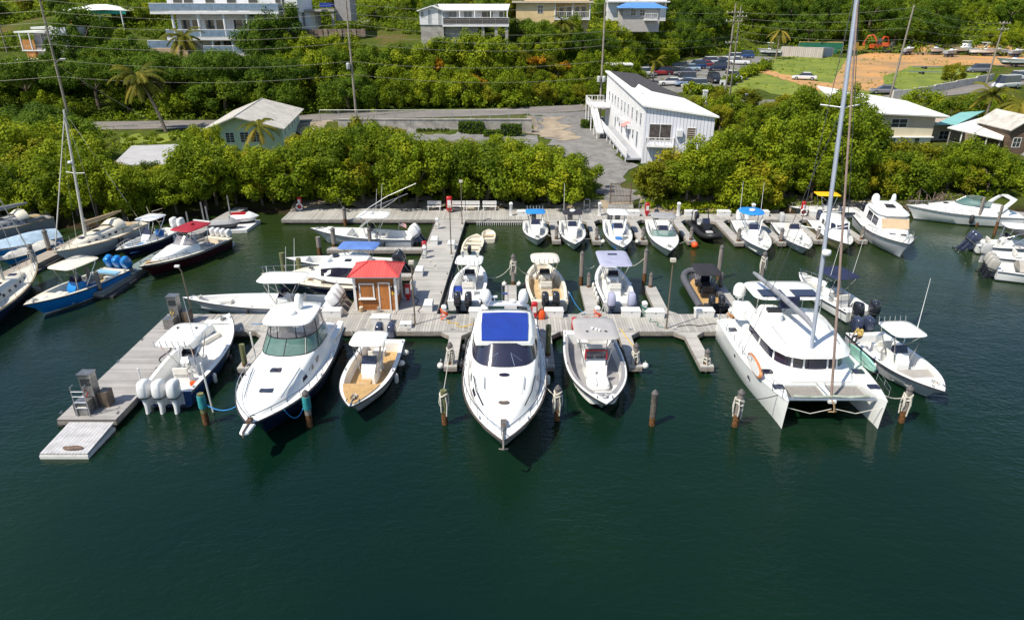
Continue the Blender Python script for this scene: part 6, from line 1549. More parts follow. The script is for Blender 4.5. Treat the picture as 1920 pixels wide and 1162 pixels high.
# gate to the drive, with hand rails
t = thing('metal_gate', 'tall rusty barred gate between the mangroves', 'gate', (11.7, 72.2, .6))
RUST = mat('rusty_steel', (.20, .13, .09), .7, .4, var=.3, scale=6)
for s in (-1.1, 1.1): M().b2(s - .05, s + .05, -.05, .05, 0, 2.6).build('gate_post', RUST, t, 20)
for z_ in (.15, 1.2, 2.5): M().b2(-1.05, 1.05, -.03, .03, z_ - .03, z_ + .03).build('cross_bar', RUST, t, 20)
for k in range(13): M().tube([(-.96 + k * .16, 0, .15), (-.96 + k * .16, 0, 2.55)], .022, 5).build('bar', RUST, t)
for x, lab in ((8.0, 'left grey hoop rail beside the gate'), (13.9, 'right grey hoop rail beside the gate')):
    o = thing('hoop_rail', lab, 'railing', (x, 71.2, DZ), 0, 'hoop rails'); M().tube([(-.3, 0, 0), (-.3, 0, 1.0), (-.2, 0, 1.15), (.2, 0, 1.15), (.3, 0, 1.0), (.3, 0, 0)], .04, 6).build('hoop', ALU, o); M().tube([(-.3, 0, .5), (.3, 0, .5)], .03, 5).build('cross_bar', ALU, o)
t = thing('stone_steps', 'low rubble steps in front of the gate', 'steps', (11.8, 71.75, .55))
for k in range(3): M().b2(-1.3, 1.3, -.1 + k * .22, .12 + k * .22, 0, .12 + k * .12).build('step', CONC, t, 20)
for y0 in (67.36,):
    t = thing('lattice_skirt', 'white lattice skirt under the shore dock edge right of the walkway', 'lattice', (0, y0, 0))
    for k in range(27): x = -3.6 + k * .22; M().b2(x, x + .06, -.02, .02, .0, .30).build('lattice_bar', TRIM, t, 0)
    M().b2(-3.7, 2.3, -.03, .03, .302, .36).build('top_rail', TRIM, t, 0); M().b2(-3.7, 2.3, -.03, .03, -.08, -.002).build('bottom_rail', TRIM, t, 0)

# person in a yellow shirt sitting on the stern of the boat beside the catamaran
def person(x, y, z, rz, label, shirt, trousers, skin):
    t = thing('person', label, 'person', (x, y, z), rz)
    J = [(0, 0, 0), (0, 0, .18), (.02, 0, .40), (.04, 0, .52), (.06, 0, .60), (.08, 0, .72), (.09, 0, .80),      # pelvis, belly, chest, neck base, neck, head, crown
         (0, .11, -.02), (.42, .14, .02), (.46, .15, -.42), (.60, .15, -.46), (0, -.11, -.02), (.42, -.14, .02), (.46, -.15, -.42), (.60, -.15, -.46),
         (.03, .19, .47), (.12, .26, .20), (.34, .18, .10), (.03, -.19, .47), (.12, -.26, .20), (.34, -.18, .10)]
    E = [(0, 1), (1, 2), (2, 3), (3, 4), (4, 5), (5, 6), (0, 7), (7, 8), (8, 9), (9, 10), (0, 11), (11, 12), (12, 13), (13, 14), (3, 15), (15, 16), (16, 17), (3, 18), (18, 19), (19, 20)]
    rad = [.14, .15, .17, .12, .055, .10, .07, .10, .075, .05, .04, .10, .075, .05, .04, .07, .05, .035, .07, .05, .035]
    for h_, s in ((17, 1), (20, -1)):
        b = J[h_]
        for f in range(4): J.append((b[0] + .10, b[1] + s * (-.03 + f * .02), b[2] - .02 - .01 * f)); E.append((h_, len(J) - 1)); rad.append(.012)
        J.append((b[0] + .06, b[1] - s * .05, b[2])); E.append((h_, len(J) - 1)); rad.append(.012)
    me = bpy.data.meshes.new('body'); me.from_pydata(J, E, []); o = link('body', me, t)
    md = o.modifiers.new('skin', 'SKIN')
    for i, v in enumerate(me.skin_vertices[0].data): v.radius = (rad[i], rad[i] * (1.15 if i in (1, 2) else 1)); v.use_root = (i == 0)
    o.modifiers.new('sub', 'SUBSURF').render_levels = 1
    dg = bpy.context.evaluated_depsgraph_get(); nm = bpy.data.meshes.new_from_object(o.evaluated_get(dg)); o.modifiers.clear(); o.data = nm
    for m_ in (shirt, trousers, skin): nm.materials.append(m_)
    for p in nm.polygons:
        c = p.center; p.use_smooth = True
        p.material_index = 2 if (c.z > .55 or (c.x > .2 and c.z > .06 and abs(c.y) > .12 and c.z < .2) or c.z < -.25) else 0 if c.z > .08 else 1
    M().lathe([(.105, .68), (.115, .74), (.10, .82), (.04, .86)], (.085, 0, 0), 12).build('cap', NAVYC, t, 60)
    M().box((.20, 0, .70), (.12, .16, .02)).build('cap_peak', NAVYC, t, 30)
    M().box((.185, 0, .655), (.03, .03, .05)).build('nose', skin, t, 30)
    return t
person(22.05, 38.9, 1.35, radians(205), 'person in a yellow shirt and dark cap sitting on the boat edge', mat('yellow_shirt', (.62, .45, .14), .85), mat('dark_shorts', (.03, .03, .04), .85), mat('skin', (.16, .08, .05), .6))
# ------------------------------------------------------------------ buildings
WALLW = mat('painted_wall_white', (.74, .73, .74), .7, var=.06, scale=.8, dirt=.15)
ROOFW = mat('white_roof_coating', (.80, .79, .76), .6, var=.06, scale=.5, dirt=.12)
ROOFG = mat('pale_metal_roof', (.58, .54, .48), .55, var=.16, scale=.9, dirt=.25)
PANE = glass('window_pane', (.035, .04, .05), .08)
PANEB = glass('bluish_pane', (.10, .14, .19), .1)
FRAMEW = mat('window_frame_white', (.74, .74, .72), .5, var=.05)
def window(root, p, u, w_, h, n, m=PANE, mull=1, cross=1, frame=FRAMEW, name='window', d=.05):
    """window on a wall: p lower left corner, u unit vector along the wall, n outward normal"""
    p, u, n = Vector(p), Vector(u), Vector(n); z = V(0, 0, 1)
    q = p + n * .015
    o = M().panel(q, q + u * w_, q + u * w_ + z * h, q + z * h, .012).build(name, m, root, 0)
    f = .07
    for a, b, c, dd in ((-f, w_ + f, -f, 0), (-f, w_ + f, h, h + f), (-f, 0, 0, h), (w_, w_ + f, 0, h)):
        r = p + n * .03; M().panel(r + u * a + z * c, r + u * b + z * c, r + u * b + z * dd, r + u * a + z * dd, d / 2).build('frame', frame, o, 0)
    for k in range(1, mull + 1):
        x = w_ * k / (mull + 1); r = p + n * .03; M().panel(r + u * (x - .025), r + u * (x + .025), r + u * (x + .025) + z * h, r + u * (x - .025) + z * h, .012).build('mullion', frame, o, 0)
    for k in range(1, cross + 1):
        y = h * k / (cross + 1); r = p + n * .03; M().panel(r + z * (y - .02), r + u * w_ + z * (y - .02), r + u * w_ + z * (y + .02), r + z * (y + .02), .010).build('crossbar', frame, o, 0)
    return o
def railing(root, a, b, h=1.0, n=None, m=FRAMEW, post=None, fill=None, name='railing', bal=.35):
    a, b = Vector(a), Vector(b); L = (b - a).length; g = M()
    k = n or max(2, int(L / 2.0) + 1)
    for i in range(k): p = a.lerp(b, i / (k - 1)); g.tube([p, p + V(0, 0, h)], .05, 4)
    for z in (.15, h): g.tube([a + V(0, 0, z), b + V(0, 0, z)], .04, 4)
    o = g.build(name, m, root, 0)
    if fill is not None:
        nrm = (b - a).cross(V(0, 0, 1)).normalized() * .03
        M().panel(a + V(0, 0, .18) + nrm, b + V(0, 0, .18) + nrm, b + V(0, 0, h - .06) + nrm, a + V(0, 0, h - .06) + nrm, .01).build('infill', fill, o, 0)
    elif bal:
        nb = int(L / bal)
        g = M()
        for i in range(nb): p = a.lerp(b, (i + .5) / nb); g.tube([p + V(0, 0, .15), p + V(0, 0, h)], .022, 4)
        g.build('balusters', m, o, 0)
    return o
def slab(root, poly, z0, z1, m, name='slab'):
    return M().prism(poly, z0, z1).build(name, m, root, 0)

# the long white metal building
RIBW = stripes('ribbed_white_siding', (.70, .70, .76), (.34, .34, .40), .42, 0, .13, .5, .06, .8)
t = thing('metal_building', 'long white two storey metal building with half dark roof', 'building', (0, 0, 0))
FL, NL, NR, FR = V(15.9, 120, 10.4), V(17.0, 90, 8.8), V(25.6, 88.4, 7.6), V(20.2, 119, 10.0)
BZ = 1.0
def dn(p, z=BZ): return V(p.x, p.y, z)
M().add([dn(NL), dn(NR), NR, NL], [(0, 1, 2, 3)]).build('front_wall', RIBW, t, 0)
M().add([dn(FL), dn(NL), NL, FL], [(0, 1, 2, 3)]).build('side_wall', WALLW, t, 0)
M().add([dn(NR), dn(FR), FR, NR], [(0, 1, 2, 3)]).build('east_wall', RIBW, t, 0)
M().add([dn(FR), dn(FL), FL, FR], [(0, 1, 2, 3)]).build('back_wall', WALLW, t, 0)
def o_(p, dx, dy, dz): return p + V(dx, dy, dz)
rfp = [o_(NL, -.35, -.4, .02), o_(NR, .4, -.4, .02), o_(FR, .4, .3, .02), o_(FL, -.35, .3, .02)]
g = M(); g.add([tuple(p) for p in rfp] + [tuple(p + V(0, 0, .22)) for p in rfp], [(0, 1, 5, 4), (1, 2, 6, 5), (2, 3, 7, 6), (3, 0, 4, 7), (4, 5, 6, 7), (3, 2, 1, 0)]); rfo = g.build('roof', ROOFW, t, 0)
def onroof(a, b, dz=.235):
    p = rfp[0].lerp(rfp[1], a); q = rfp[3].lerp(rfp[2], a); return tuple(p.lerp(q, b) + V(0, 0, dz))
SHIN = mat('dark_shingles', (.060, .055, .058), .9, var=.25, scale=1.6, bump=.6, bscale=7, col2=(.035, .033, .036))
g = M(); q4 = [onroof(.17, .46), onroof(.985, .36), onroof(.985, .985), onroof(.14, .985)]
g.add(q4 + [onroof(.17, .46, .28), onroof(.985, .36, .28), onroof(.985, .985, .28), onroof(.14, .985, .28)], [(4, 5, 6, 7), (0, 1, 5, 4), (1, 2, 6, 5), (2, 3, 7, 6), (3, 0, 4, 7)]); g.build('shingle_patch', SHIN, rfo, 0)
M().tube([onroof(.2, .30), onroof(.2, .30, .9)], .05, 5).box(onroof(.2, .30, .6), (.5, .4, .06)).build('roof_vent', WALLW, rfo)
fu = (NR - NL); fu.z = 0; fw = fu.length; fu.normalize(); fn = V(fu.y, -fu.x, 0)
su = (NL - FL); su.z = 0; sw = su.length; su.normalize(); sn = V(su.y, -su.x, 0)
P = lambda a, z: V(NL.x, NL.y, 0) + fu * a + V(0, 0, z)
S = lambda a, z: V(FL.x, FL.y, 0) + su * a + V(0, 0, z)
window(t, P(.75, 4.6), fu, 2.7, 2.0, fn, mat('curtained_glass', (.10, .085, .085), .2, var=.3, scale=3), 1, 0, name='sliding_door')
window(t, P(5.5, 4.9), fu, 1.0, 1.35, fn, mat('louvre_brown', (.12, .075, .05), .5), 0, 4, name='louvre_window')
M().box(P(4.55, 5.6) + fn * .25, (.75, .4, .8)).build('air_conditioner', WALLW, t, 0)
g = slab(t, [tuple((P(.4, 0) + fn * .01)[:2]), tuple((P(3.9, 0) + fn * .01)[:2]), tuple((P(3.9, 0) + fn * 1.2)[:2]), tuple((P(.4, 0) + fn * 1.2)[:2])][::-1], 3.9, 4.08, WALLW, 'balcony')
railing(g, P(.4, 4.08) + fn * 1.15, P(3.9, 4.08) + fn * 1.15, 1.0, 4, bal=.28); railing(g, P(.4, 4.08) + fn * .1, P(.4, 4.08) + fn * 1.15, 1.0, 2, bal=.3); railing(g, P(3.9, 4.08) + fn * .1, P(3.9, 4.08) + fn * 1.15, 1.0, 2, bal=.3)
for a in (3, 6, 8.5, 11, 14, 16.5, 19, 22, 25, 27.6): window(t, S(a, 6.2), su, .9, 1.5, sn, PANEB, 0, 1)
for a in (9.5, 15, 20.5, 26): window(t, S(a, 3.0), su, 1.0, 2.1, sn, PANEB, 0, 0, name='door')
for a in (13, 18.4, 23.3): window(t, S(a, 3.7), su, .9, 1.2, sn, PANE, 0, 1)
for a, z in ((12, 5.2), (16, 5.0), (17.6, 5.1), (21.8, 5.0)): M().box(S(a, z) + sn * .25, (.5, .8, .6)).build('air_conditioner', WALLW, t, 0)
q = S(19.6, 5.4); M().panel(q + su * 0 + sn * .05, q + su * 2.2 + sn * .05, q + su * 2.2 + sn * 1.1 - V(0, 0, .5), q + sn * 1.1 - V(0, 0, .5), .03).build('awning', mat('faded_red_awning', (.55, .26, .24), .8, var=.1), t, 0)
# ramp and landing along the side wall
def sp(a, o, z): return S(a, z) + sn * o
ra = [(8, 2.9), (30, 2.9)]
g = M(); g.add([sp(8, .05, 2.9), sp(8, 2.0, 2.9), sp(30, 2.0, 2.2), sp(30, .05, 2.2), sp(8, .05, 2.7), sp(8, 2.0, 2.7), sp(30, 2.0, 2.0), sp(30, .05, 2.0)], [(0, 1, 2, 3), (7, 6, 5, 4), (0, 4, 5, 1), (1, 5, 6, 2), (2, 6, 7, 3), (3, 7, 4, 0)]); rp_ = g.build('ramp', mat('ramp_grey', (.36, .37, .40), .8, var=.1), t, 0)
railing(rp_, sp(8, 2.0, 2.9), sp(30, 2.0, 2.2), 1.05, 10, bal=0, fill=WALLW)
for a in range(8, 31, 3): M().tube([sp(a, 1.9, .6), sp(a, 1.9, 2.4)], .09, 6).build('support_post', WALLW, rp_)
ld = slab(t, [tuple(p[:2]) for p in (sp(-1.5, .05, 0), sp(5, .05, 0), sp(5, 3.2, 0), sp(-1.5, 3.2, 0))], 5.3, 5.5, WALLW, 'upper_landing')
for a, b in (((-1.5, 3.2), (5, 3.2)), ((5, 3.2), (5, .1)), ((-1.5, 3.2), (-1.5, .1))): railing(ld, sp(a[0], a[1], 5.5), sp(b[0], b[1], 5.5), 1.0, 4, bal=.4)
for a, o in ((-1.4, 3.1), (1.8, 3.1), (4.9, 3.1)): M().tube([sp(a, o, 1.4), sp(a, o, 5.3)], .10, 6).build('support_post', WALLW, ld)
st = thing('stair_flight', 'white outside stair at the back of the long white building', 'stairs')
for k in range(12):
    z = 2.7 - k * .0 + k * .23; a = 12.6 - k * .62; M().add([tuple(sp(a, 2.2, z)), tuple(sp(a, 3.3, z)), tuple(sp(a - .62, 3.3, z)), tuple(sp(a - .62, 2.2, z)), tuple(sp(a, 2.2, z - .23)), tuple(sp(a, 3.3, z - .23)), tuple(sp(a - .62, 3.3, z - .23)), tuple(sp(a - .62, 2.2, z - .23))], [(0, 1, 2, 3), (4, 5, 1, 0), (5, 6, 2, 1), (6, 7, 3, 2), (7, 4, 0, 3), (7, 6, 5, 4)]).build('step', WALLW, st, 0)
railing(st, sp(12.6, 3.3, 2.6), sp(5.2, 3.3, 5.4), 1.0, 5, bal=0); 
for a, z in ((12.4, 2.6), (9, 3.9)): M().tube([sp(a, 3.2, 1.2), sp(a, 3.2, z)], .09, 5).build('support_post', WALLW, st)

# retaining wall with chain link fence and clipped hedges
t = thing('retaining_wall', 'stained concrete retaining wall below the road', 'wall')
for k in range(8):
    x0 = -28 + k * 3.9; M().b2(x0, x0 + 3.87, 112.7, 113.1, .9, 3.75).build('wall_panel', CONC, t, 0)
for k in range(8): x0 = -28 + k * 3.9; M().b2(x0 - .03, x0 + 3.9 - .03, 112.62, 113.18, 3.752, 3.9).build('coping', CONC, t, 0)
o = thing('chain_fence', 'galvanised chain link fence on top of the retaining wall', 'fence')
GALV = mat('galvanised_pipe', (.50, .51, .50), .45, .6, var=.1)
for k in range(12): x = -31 + k * 3.05; M().tube([(x, 113.4, 3.2), (x, 113.4, 5.2)], .05, 6).build('post', GALV, o)
M().tube([(-31, 113.4, 5.18), (2.5, 113.4, 5.18)], .035, 5).build('top_rail', GALV, o)
g = M()
for k in range(110):
    x = -31 + k * .305
    for s in (-1, 1):
        xe = x + s * 1.2
        if -31 <= xe <= 2.5: g.tube([(x, 113.4, 3.9), (xe, 113.4, 5.16)], .006, 3, cap=False)
mo = g.build('wire_mesh', GALV, o, 0); mo['kind'] = 'stuff'

# the green house
t = thing('green_house', 'pale green house with grey white metal roof above the mangroves', 'house')
a, b, c = at_z(390, 239, 5.2), at_z(527, 236, 5.2), at_z(592, 199, 5.2)
u = (b - a); w_ = u.length; u.normalize(); v = V(-u.y, u.x, 0); dlen = (c - b).dot(v); dlen = max(7.5, min(17, dlen))
GREENW = stripes('green_board_wall', (.56, .68, .50), (.38, .47, .34), 1.2, 0, .03, .7, .06, .2)
q = lambda s, d, z: a + u * (s * w_) + v * (d * dlen) + V(0, 0, z - 5.2)
z0 = .8; apz = 6.75; ap = .42
M().add([q(0, 0, z0), q(1, 0, z0), q(1, 0, 5.2), q(ap, 0, apz - .1), q(0, 0, 5.2)], [(0, 1, 2, 3, 4)]).build('gable_wall', GREENW, t, 0)
M().add([q(1, 0, z0), q(1, 1, z0), q(1, 1, 5.2), q(1, 0, 5.2)], [(0, 1, 2, 3)]).build('side_wall', GREENW, t, 0)
M().add([q(0, 1, z0), q(0, 0, z0), q(0, 0, 5.2), q(0, 1, 5.2)], [(0, 1, 2, 3)]).build('far_side_wall', GREENW, t, 0)
M().add([q(1, 1, z0), q(0, 1, z0), q(0, 1, 5.2), q(ap, 1, apz - .1), q(1, 1, 5.2)], [(0, 1, 2, 3, 4)]).build('rear_gable', GREENW, t, 0)
for s0, s1, z_0, z_1 in ((ap, 1.07, apz, 4.98), (-.07, ap, 4.95, apz)):
    M().panel(q(s0, -.10, z_0), q(s1, -.10, z_1), q(s1, 1.08, z_1), q(s0, 1.08, z_0), .07).build('roof_slope', ROOFG, t, 0)
M().tube([q(ap, -.10, apz + .08), q(ap, 1.08, apz + .08)], .09, 6).build('ridge_cap', ROOFG, t)
for s in (.22, .42, .58): window(t, q(s, 0, 3.1), u, 1.1, 1.3, -v, PANE, 1, 3)
for d in (.12, .34, .52, .66, .82): window(t, q(1, d, 3.6), v, .55, 1.0, u, PANE, 0, 1)

# white roofed open shed among the mangroves
t = thing('open_shed', 'open shed with plain white roof among the left mangroves', 'shed')
A, B, C, D = at_z(210, 310, 3.2), at_z(308, 310, 3.2), at_z(344, 271, 3.9), at_z(247, 274, 3.9)
M().panel(A, B, C, D, .06).build('roof', mat('grey_white_roof', (.44, .43, .43), .6, var=.08, scale=.6, dirt=.2), t, 0)
for p in (A.lerp(C, .06), B.lerp(D, .06), C.lerp(A, .08), D.lerp(B, .08), A.lerp(B, .5).lerp(C, .08)): M().tube([(p.x, p.y, .4), (p.x, p.y, p.z - .07)], .07, 6).build('post', mat('red_post', (.30, .05, .03), .7), t)
M().tube([A.lerp(C, .06) - V(0, 0, 1.4), B.lerp(D, .06) - V(0, 0, 1.4)], .05, 5).build('rail', TRIM, t)

# cream building at the right
t = thing('cream_building', 'two storey cream and white building with white roof at the right', 'building')
BX = at_y(1752, 232, 104); w_ = 13.0; x1, x0, y0, y1 = BX.x, BX.x - w_, 104.0, 114.0
BEIGW = stripes('beige_ribbed_wall', (.46, .38, .30), (.30, .25, .2), .35, 0, .08, .7, .06, .3)
CRW = stripes('cream_ribbed_wall', (.66, .58, .42), (.45, .4, .3), .35, 0, .08, .7, .06, .3)
M().b2(x0, x1, y0, y1, 3.6, 5.7).build('upper_wall', BEIGW, t, 0); M().b2(x0, x1, y0 - .04, y0, 2.6, 3.9).build('cream_band', CRW, t, 0)
M().b2(x0, x1, y0 - .02, y1, .8, 3.6).build('lower_wall', WALLW, t, 0); M().b2(x0 - .2, x1 + .1, y0 - .5, y0 - .03, 2.5, 2.65).build('ledge', WALLW, t, 0)
rr = [V(x0 - .5, y0 - .8, 6.2), V(x1 + 1.6, y0 - .8, 5.55), V(x1 + .8, y1 + .5, 6.4), V(x0 - .5, y1 + 1.5, 8.6)]
M().panel(*rr, .10).build('roof', ROOFW, t, 0)
for x in (x1 - 6.4, x1 - 10.2, x1 - 13.5): window(t, (x, y0 - .0, 3.95), (1, 0, 0), 2.3, 1.2, (0, -1, 0), PANE, 1, 1)
window(t, (x1 - 2.4, y0 - .02, 1.3), (1, 0, 0), .7, 1.2, (0, -1, 0), PANE, 0, 1); window(t, (x1 - 9.5, y0 - .02, .9), (1, 0, 0), 4.2, 1.6, (0, -1, 0), PANEB, 3, 0)

# open pavilion and turquoise roof
t = thing('open_pavilion', 'open sided bar pavilion with broad white roof at the right', 'pavilion')
A, B, C, D = at_z(1776, 240, 4.0), at_z(1880, 263, 3.6), at_z(1893, 225, 5.0), at_z(1856, 217, 5.4)
M().panel(A, B, C, D, .08).build('roof', ROOFW, t, 0); M().tube([A.lerp(B, .5) + V(0, 0, .12), C.lerp(D, .5) + V(0, 0, .12)], .05, 5).build('roof_seam', ROOFG, t)
for k in range(5):
    p = A.lerp(B, .04 + k * .23).lerp(D.lerp(C, k / 4), .05); M().tube([(p.x, p.y, .8), (p.x, p.y, p.z - .08)], .10, 6).build('post', TRIM if k % 2 else FASCIA, t)
for k in range(3): p = D.lerp(C, .1 + k * .4).lerp(B, .04); M().tube([(p.x, p.y, .8), (p.x, p.y, p.z - .08)], .10, 6).build('post', FASCIA, t)
pa, pb = A.lerp(C, .07), B.lerp(D, .07); railing(t, (pa.x, pa.y, 1.2), (pb.x, pb.y, 1.2), .9, 6, FASCIA, bal=.3)
p = A.lerp(C, .5); M().box((p.x, p.y, 1.2), (7, 6, .3)).build('floor', FASCIA, t, 0)
for k in range(3): p = A.lerp(B, .2 + k * .25).lerp(D.lerp(C, .5), .45); M().lathe([(.4, 0), (.05, .05), (.05, .7), (.6, .72), (.6, .78)], (p.x, p.y, 1.35), 10).build('table', WALLW, t, 30)
t = thing('turquoise_roof_house', 'low building with turquoise metal roof behind the pavilion', 'building')
TURQ = stripes('turquoise_roof', (.22, .48, .46), (.14, .33, .32), .5, 0, .08, .5, .08, .3)
A, B, C, D = at_z(1752, 234, 4.2), at_z(1795, 234, 4.4), at_z(1848, 208, 5.2), at_z(1800, 212, 5.0)
M().panel(A, B, C, D, .07).build('roof', TURQ, t, 0); E_, F_ = at_z(1768, 233, 4.3), at_z(1760, 217, 4.6)
M().b2(A.x + .6, C.x - .5, A.y + 1.5, C.y - .5, .8, 4.15).build('wall', BEIGW, t, 0)
window(t, (A.x + 2, A.y + 1.5, 1.8), (1, 0, 0), 1.4, 1.2, (0, -1, 0))
t = thing('timber_shack', 'brown timber shack with pale gable roof at the right edge', 'shack')
p = at_z(1912, 292, 1.4); WOODB = stripes('shack_boards', (.17, .115, .08), (.05, .03, .02), .25, 2, .12, .8, .25, .6)
x0, y0 = p.x - 2.2, p.y
M().add([(x0, y0, 1), (x0 + 6, y0, 1), (x0 + 6, y0, 5.2), (x0 + 2.2, y0, 6.6), (x0, y0, 5.0)], [(0, 1, 2, 3, 4)]).build('gable_wall', WOODB, t, 0); M().b2(x0, x0 + 6, y0 + .01, y0 + 7, 1, 5.0).build('wall', WOODB, t, 0)
for s0, z_0, s1, z_1 in ((-.4, 4.85, 2.2, 6.7), (2.2, 6.7, 6.4, 5.1)): M().panel((x0 + s0, y0 - .5, z_0), (x0 + s1, y0 - .5, z_1), (x0 + s1, y0 + 7.4, z_1), (x0 + s0, y0 + 7.4, z_0), .07).build('roof_slope', ROOFG, t, 0)
window(t, (x0 + .7, y0, 2.6), (1, 0, 0), 1.0, 1.2, (0, -1, 0)); M().panel((x0 + 1.6, y0 - .9, 1.2), (x0 + 2.0, y0 - .9, 1.2), (x0 + 4.2, y0 - .9, 3.6), (x0 + 3.8, y0 - .9, 3.6), .5).build('stair_stringer', mat('galv_stair', (.4, .4, .4), .5, .6), t, 0)

# ---- hillside houses: image position of the base and a distance give the place
def place(px, py, y): return at_y(px, py, y)
BLUEG = mat('blue_glass_balustrade', (.20, .28, .38), .3, var=.15)
t = thing('villa', 'big white tiered villa with blue balustrades on the left slope', 'house')
Y0 = 146.0
def vx(px): return at_y(px, 60, Y0).x
def vz(py, px=420): return at_y(px, py, Y0).z
L0, L1 = vx(332), vx(475); RX = vx(560)
for nm, za, zb, xa, xb, yo in (('ground_storey', 8.5, vz(100), vx(360), vx(500), 1.0), ('lower_storey', vz(100), vz(70), vx(356), vx(515), .6), ('middle_storey', vz(70), vz(24), vx(334), vx(512), .3), ('upper_storey', vz(24), vz(-18), vx(318), vx(560), 1.2)):
    M().b2(xa, xb, Y0 + yo, Y0 + 12, za, zb - .002).build(nm, WALLW, t, 0)
for nm, za, th, xa, xb, yo, fill in (('lower_terrace', vz(100), .5, vx(385), vx(482), -2.2, BLUEG), ('middle_terrace', vz(70), .45, vx(322), vx(478), -2.5, BLUEG), ('upper_terrace', vz(22), .45, vx(301), vx(535), -2.8, None)):
    s_ = M().b2(xa, xb, Y0 + yo, Y0 + .25, za - th, za).build(nm, WALLW, t, 0)
    railing(s_, (xa, Y0 + yo + .1, za), (xb, Y0 + yo + .1, za), 1.45, 7, FRAMEW, fill=BLUEG); railing(s_, (xb, Y0 + yo + .1, za), (xb, Y0 + .2, za), 1.45, 2, FRAMEW, fill=BLUEG); railing(s_, (xa, Y0 + yo + .1, za), (xa, Y0 + .2, za), 1.45, 2, FRAMEW, fill=BLUEG)
for k, px in enumerate((338, 385, 432, 474)):
    M().tube([(vx(px), Y0 - 2.2, vz(68)), (vx(px), Y0 - 2.2, vz(27))], .28, 8).build('column', WALLW, t)
for k, px in enumerate((403, 440, 478)): M().tube([(vx(px), Y0 - 1.9, vz(98)), (vx(px), Y0 - 1.9, vz(74))], .26, 8).build('column', WALLW, t)
for px in (342, 362, 387, 407, 440): window(t, (vx(px), Y0 + .3, vz(68)), (1, 0, 0), 1.7, 3.0, (0, -1, 0), PANE, 0, 0, name='glass_door')
for px in (392, 414, 445, 460): window(t, (vx(px), Y0 + .6, vz(96)), (1, 0, 0), 1.6, 2.2, (0, -1, 0), PANE, 0, 0, name='glass_door')
for px in (330, 350, 390, 430, 470, 520): window(t, (vx(px), Y0 + 1.2, vz(20)), (1, 0, 0), 1.8, 2.6, (0, -1, 0), PANE, 0, 0, name='glass_door')
for px, py in ((492, 48), (488, 80)): window(t, (vx(px), Y0 + .6 if py > 60 else Y0 + .3, vz(py)), (1, 0, 0), .9, 1.5, (0, -1, 0), PANE, 0, 1)
q0 = place(279, 92, 143); M().b2(q0.x, q0.x + 7.5, 143, 145.6, q0.z - 3, q0.z).build('side_terrace', mat('ochre_wall', (.48, .34, .22), .8, var=.1), t, 0); railing(t, (q0.x, 143.1, q0.z), (q0.x + 7.5, 143.1, q0.z), 1.5, 4, FRAMEW, fill=BLUEG, name='side_railing')
t = thing('villa_wing', 'white wing with curved corner right of the tiered villa', 'house')
a_ = place(497, 72, 146); M().loft([[(a_.x + 4 + x, 150 + y, z) for x, y in superell(2.4, 3.4, 16, 3)] for z in (a_.z - 3, vz(14))]).build('wall', WALLW, t, 40)
M().loft([[(a_.x + 4 + x, 150 + y, z) for x, y in superell(2.9, 3.8, 16, 3)] for z in (vz(14), vz(12))]).build('terrace_slab', WALLW, t, 40)
for k in range(7): aa = pi + pi * k / 6; M().tube([(a_.x + 4 + 2.7 * cos(aa), 150 + 3.6 * sin(aa), vz(12)), (a_.x + 4 + 2.7 * cos(aa), 150 + 3.6 * sin(aa), vz(-2))], .08, 5).build('rail_post', FRAMEW, t)
window(t, (a_.x + 3.4, 146.58, vz(46)), (1, 0, 0), 1.2, 1.3, (0, -1, 0), PANE, 0, 1)

t = thing('gable_house', 'white gabled house on tall concrete base with dark balcony', 'house')
Y0 = 150.0; z = lambda py: at_y(870, py, Y0).z; X = lambda px: at_y(px, 40, Y0).x
fl = z(47)
M().b2(X(787), X(831), Y0, Y0 + 10, fl, z(22)).build('gable_wing', WALLW, t, 0)
xm = (X(787) + X(831)) / 2 + .3
M().add([(X(787), Y0, z(22)), (X(831), Y0, z(22)), (xm, Y0, z(12.5))], [(0, 1, 2)]).build('gable', WALLW, t, 0)
M().b2(X(831) + .01, X(945), Y0 + 2.2, Y0 + 10, fl, z(21)).build('main_wall', WALLW, t, 0)
M().panel((X(783), Y0 - .5, z(21)), (xm, Y0 - .5, z(11.3)), (xm, Y0 + 10.5, z(11.3) + .2), (X(783), Y0 + 10.5, z(21)), .10).build('roof_slope', ROOFW, t, 0)
M().panel((xm, Y0 - .5, z(11.3)), (X(834), Y0 - .5, z(21)), (X(834), Y0 + 2, z(20)), (xm, Y0 + 2, z(11.3)), .10).build('roof_slope', ROOFW, t, 0)
M().panel((X(829), Y0 + .8, z(20.5)), (X(953), Y0 + .8, z(20.0)), (X(956), Y0 + 11, z(9)), (xm, Y0 + 11, z(9)), .12).build('main_roof', ROOFW, t, 0)
M().b2(X(829), X(954), Y0 - 0, Y0 + 2.2, fl - .35, fl - .002).build('balcony', WALLW, t, 0)
railing(t, (X(831), Y0 + .08, fl), (X(954), Y0 + .08, fl), 1.35, 6, FRAMEW, fill=mat('dark_lattice', (.10, .09, .09), .8, var=.2))
for px in (834, 862, 890, 920, 951): M().tube([(X(px), Y0 + .15, fl), (X(px), Y0 + .9, z(20.5))], .10, 5).build('veranda_post', FRAMEW, t)
M().b2(X(788), X(831), Y0 + .15, Y0 + 9, z(95), fl - .003).build('base_wall', CONC, t, 0); M().b2(X(832), X(895), Y0 + 1.0, Y0 + 9, z(96), fl - .36).build('base_wall', CONC, t, 0)
for px in (905, 930, 950): M().b2(X(px) - .3, X(px) + .3, Y0 + .3, Y0 + .9, z(100), fl - .36).build('stilt', CONC, t, 0)
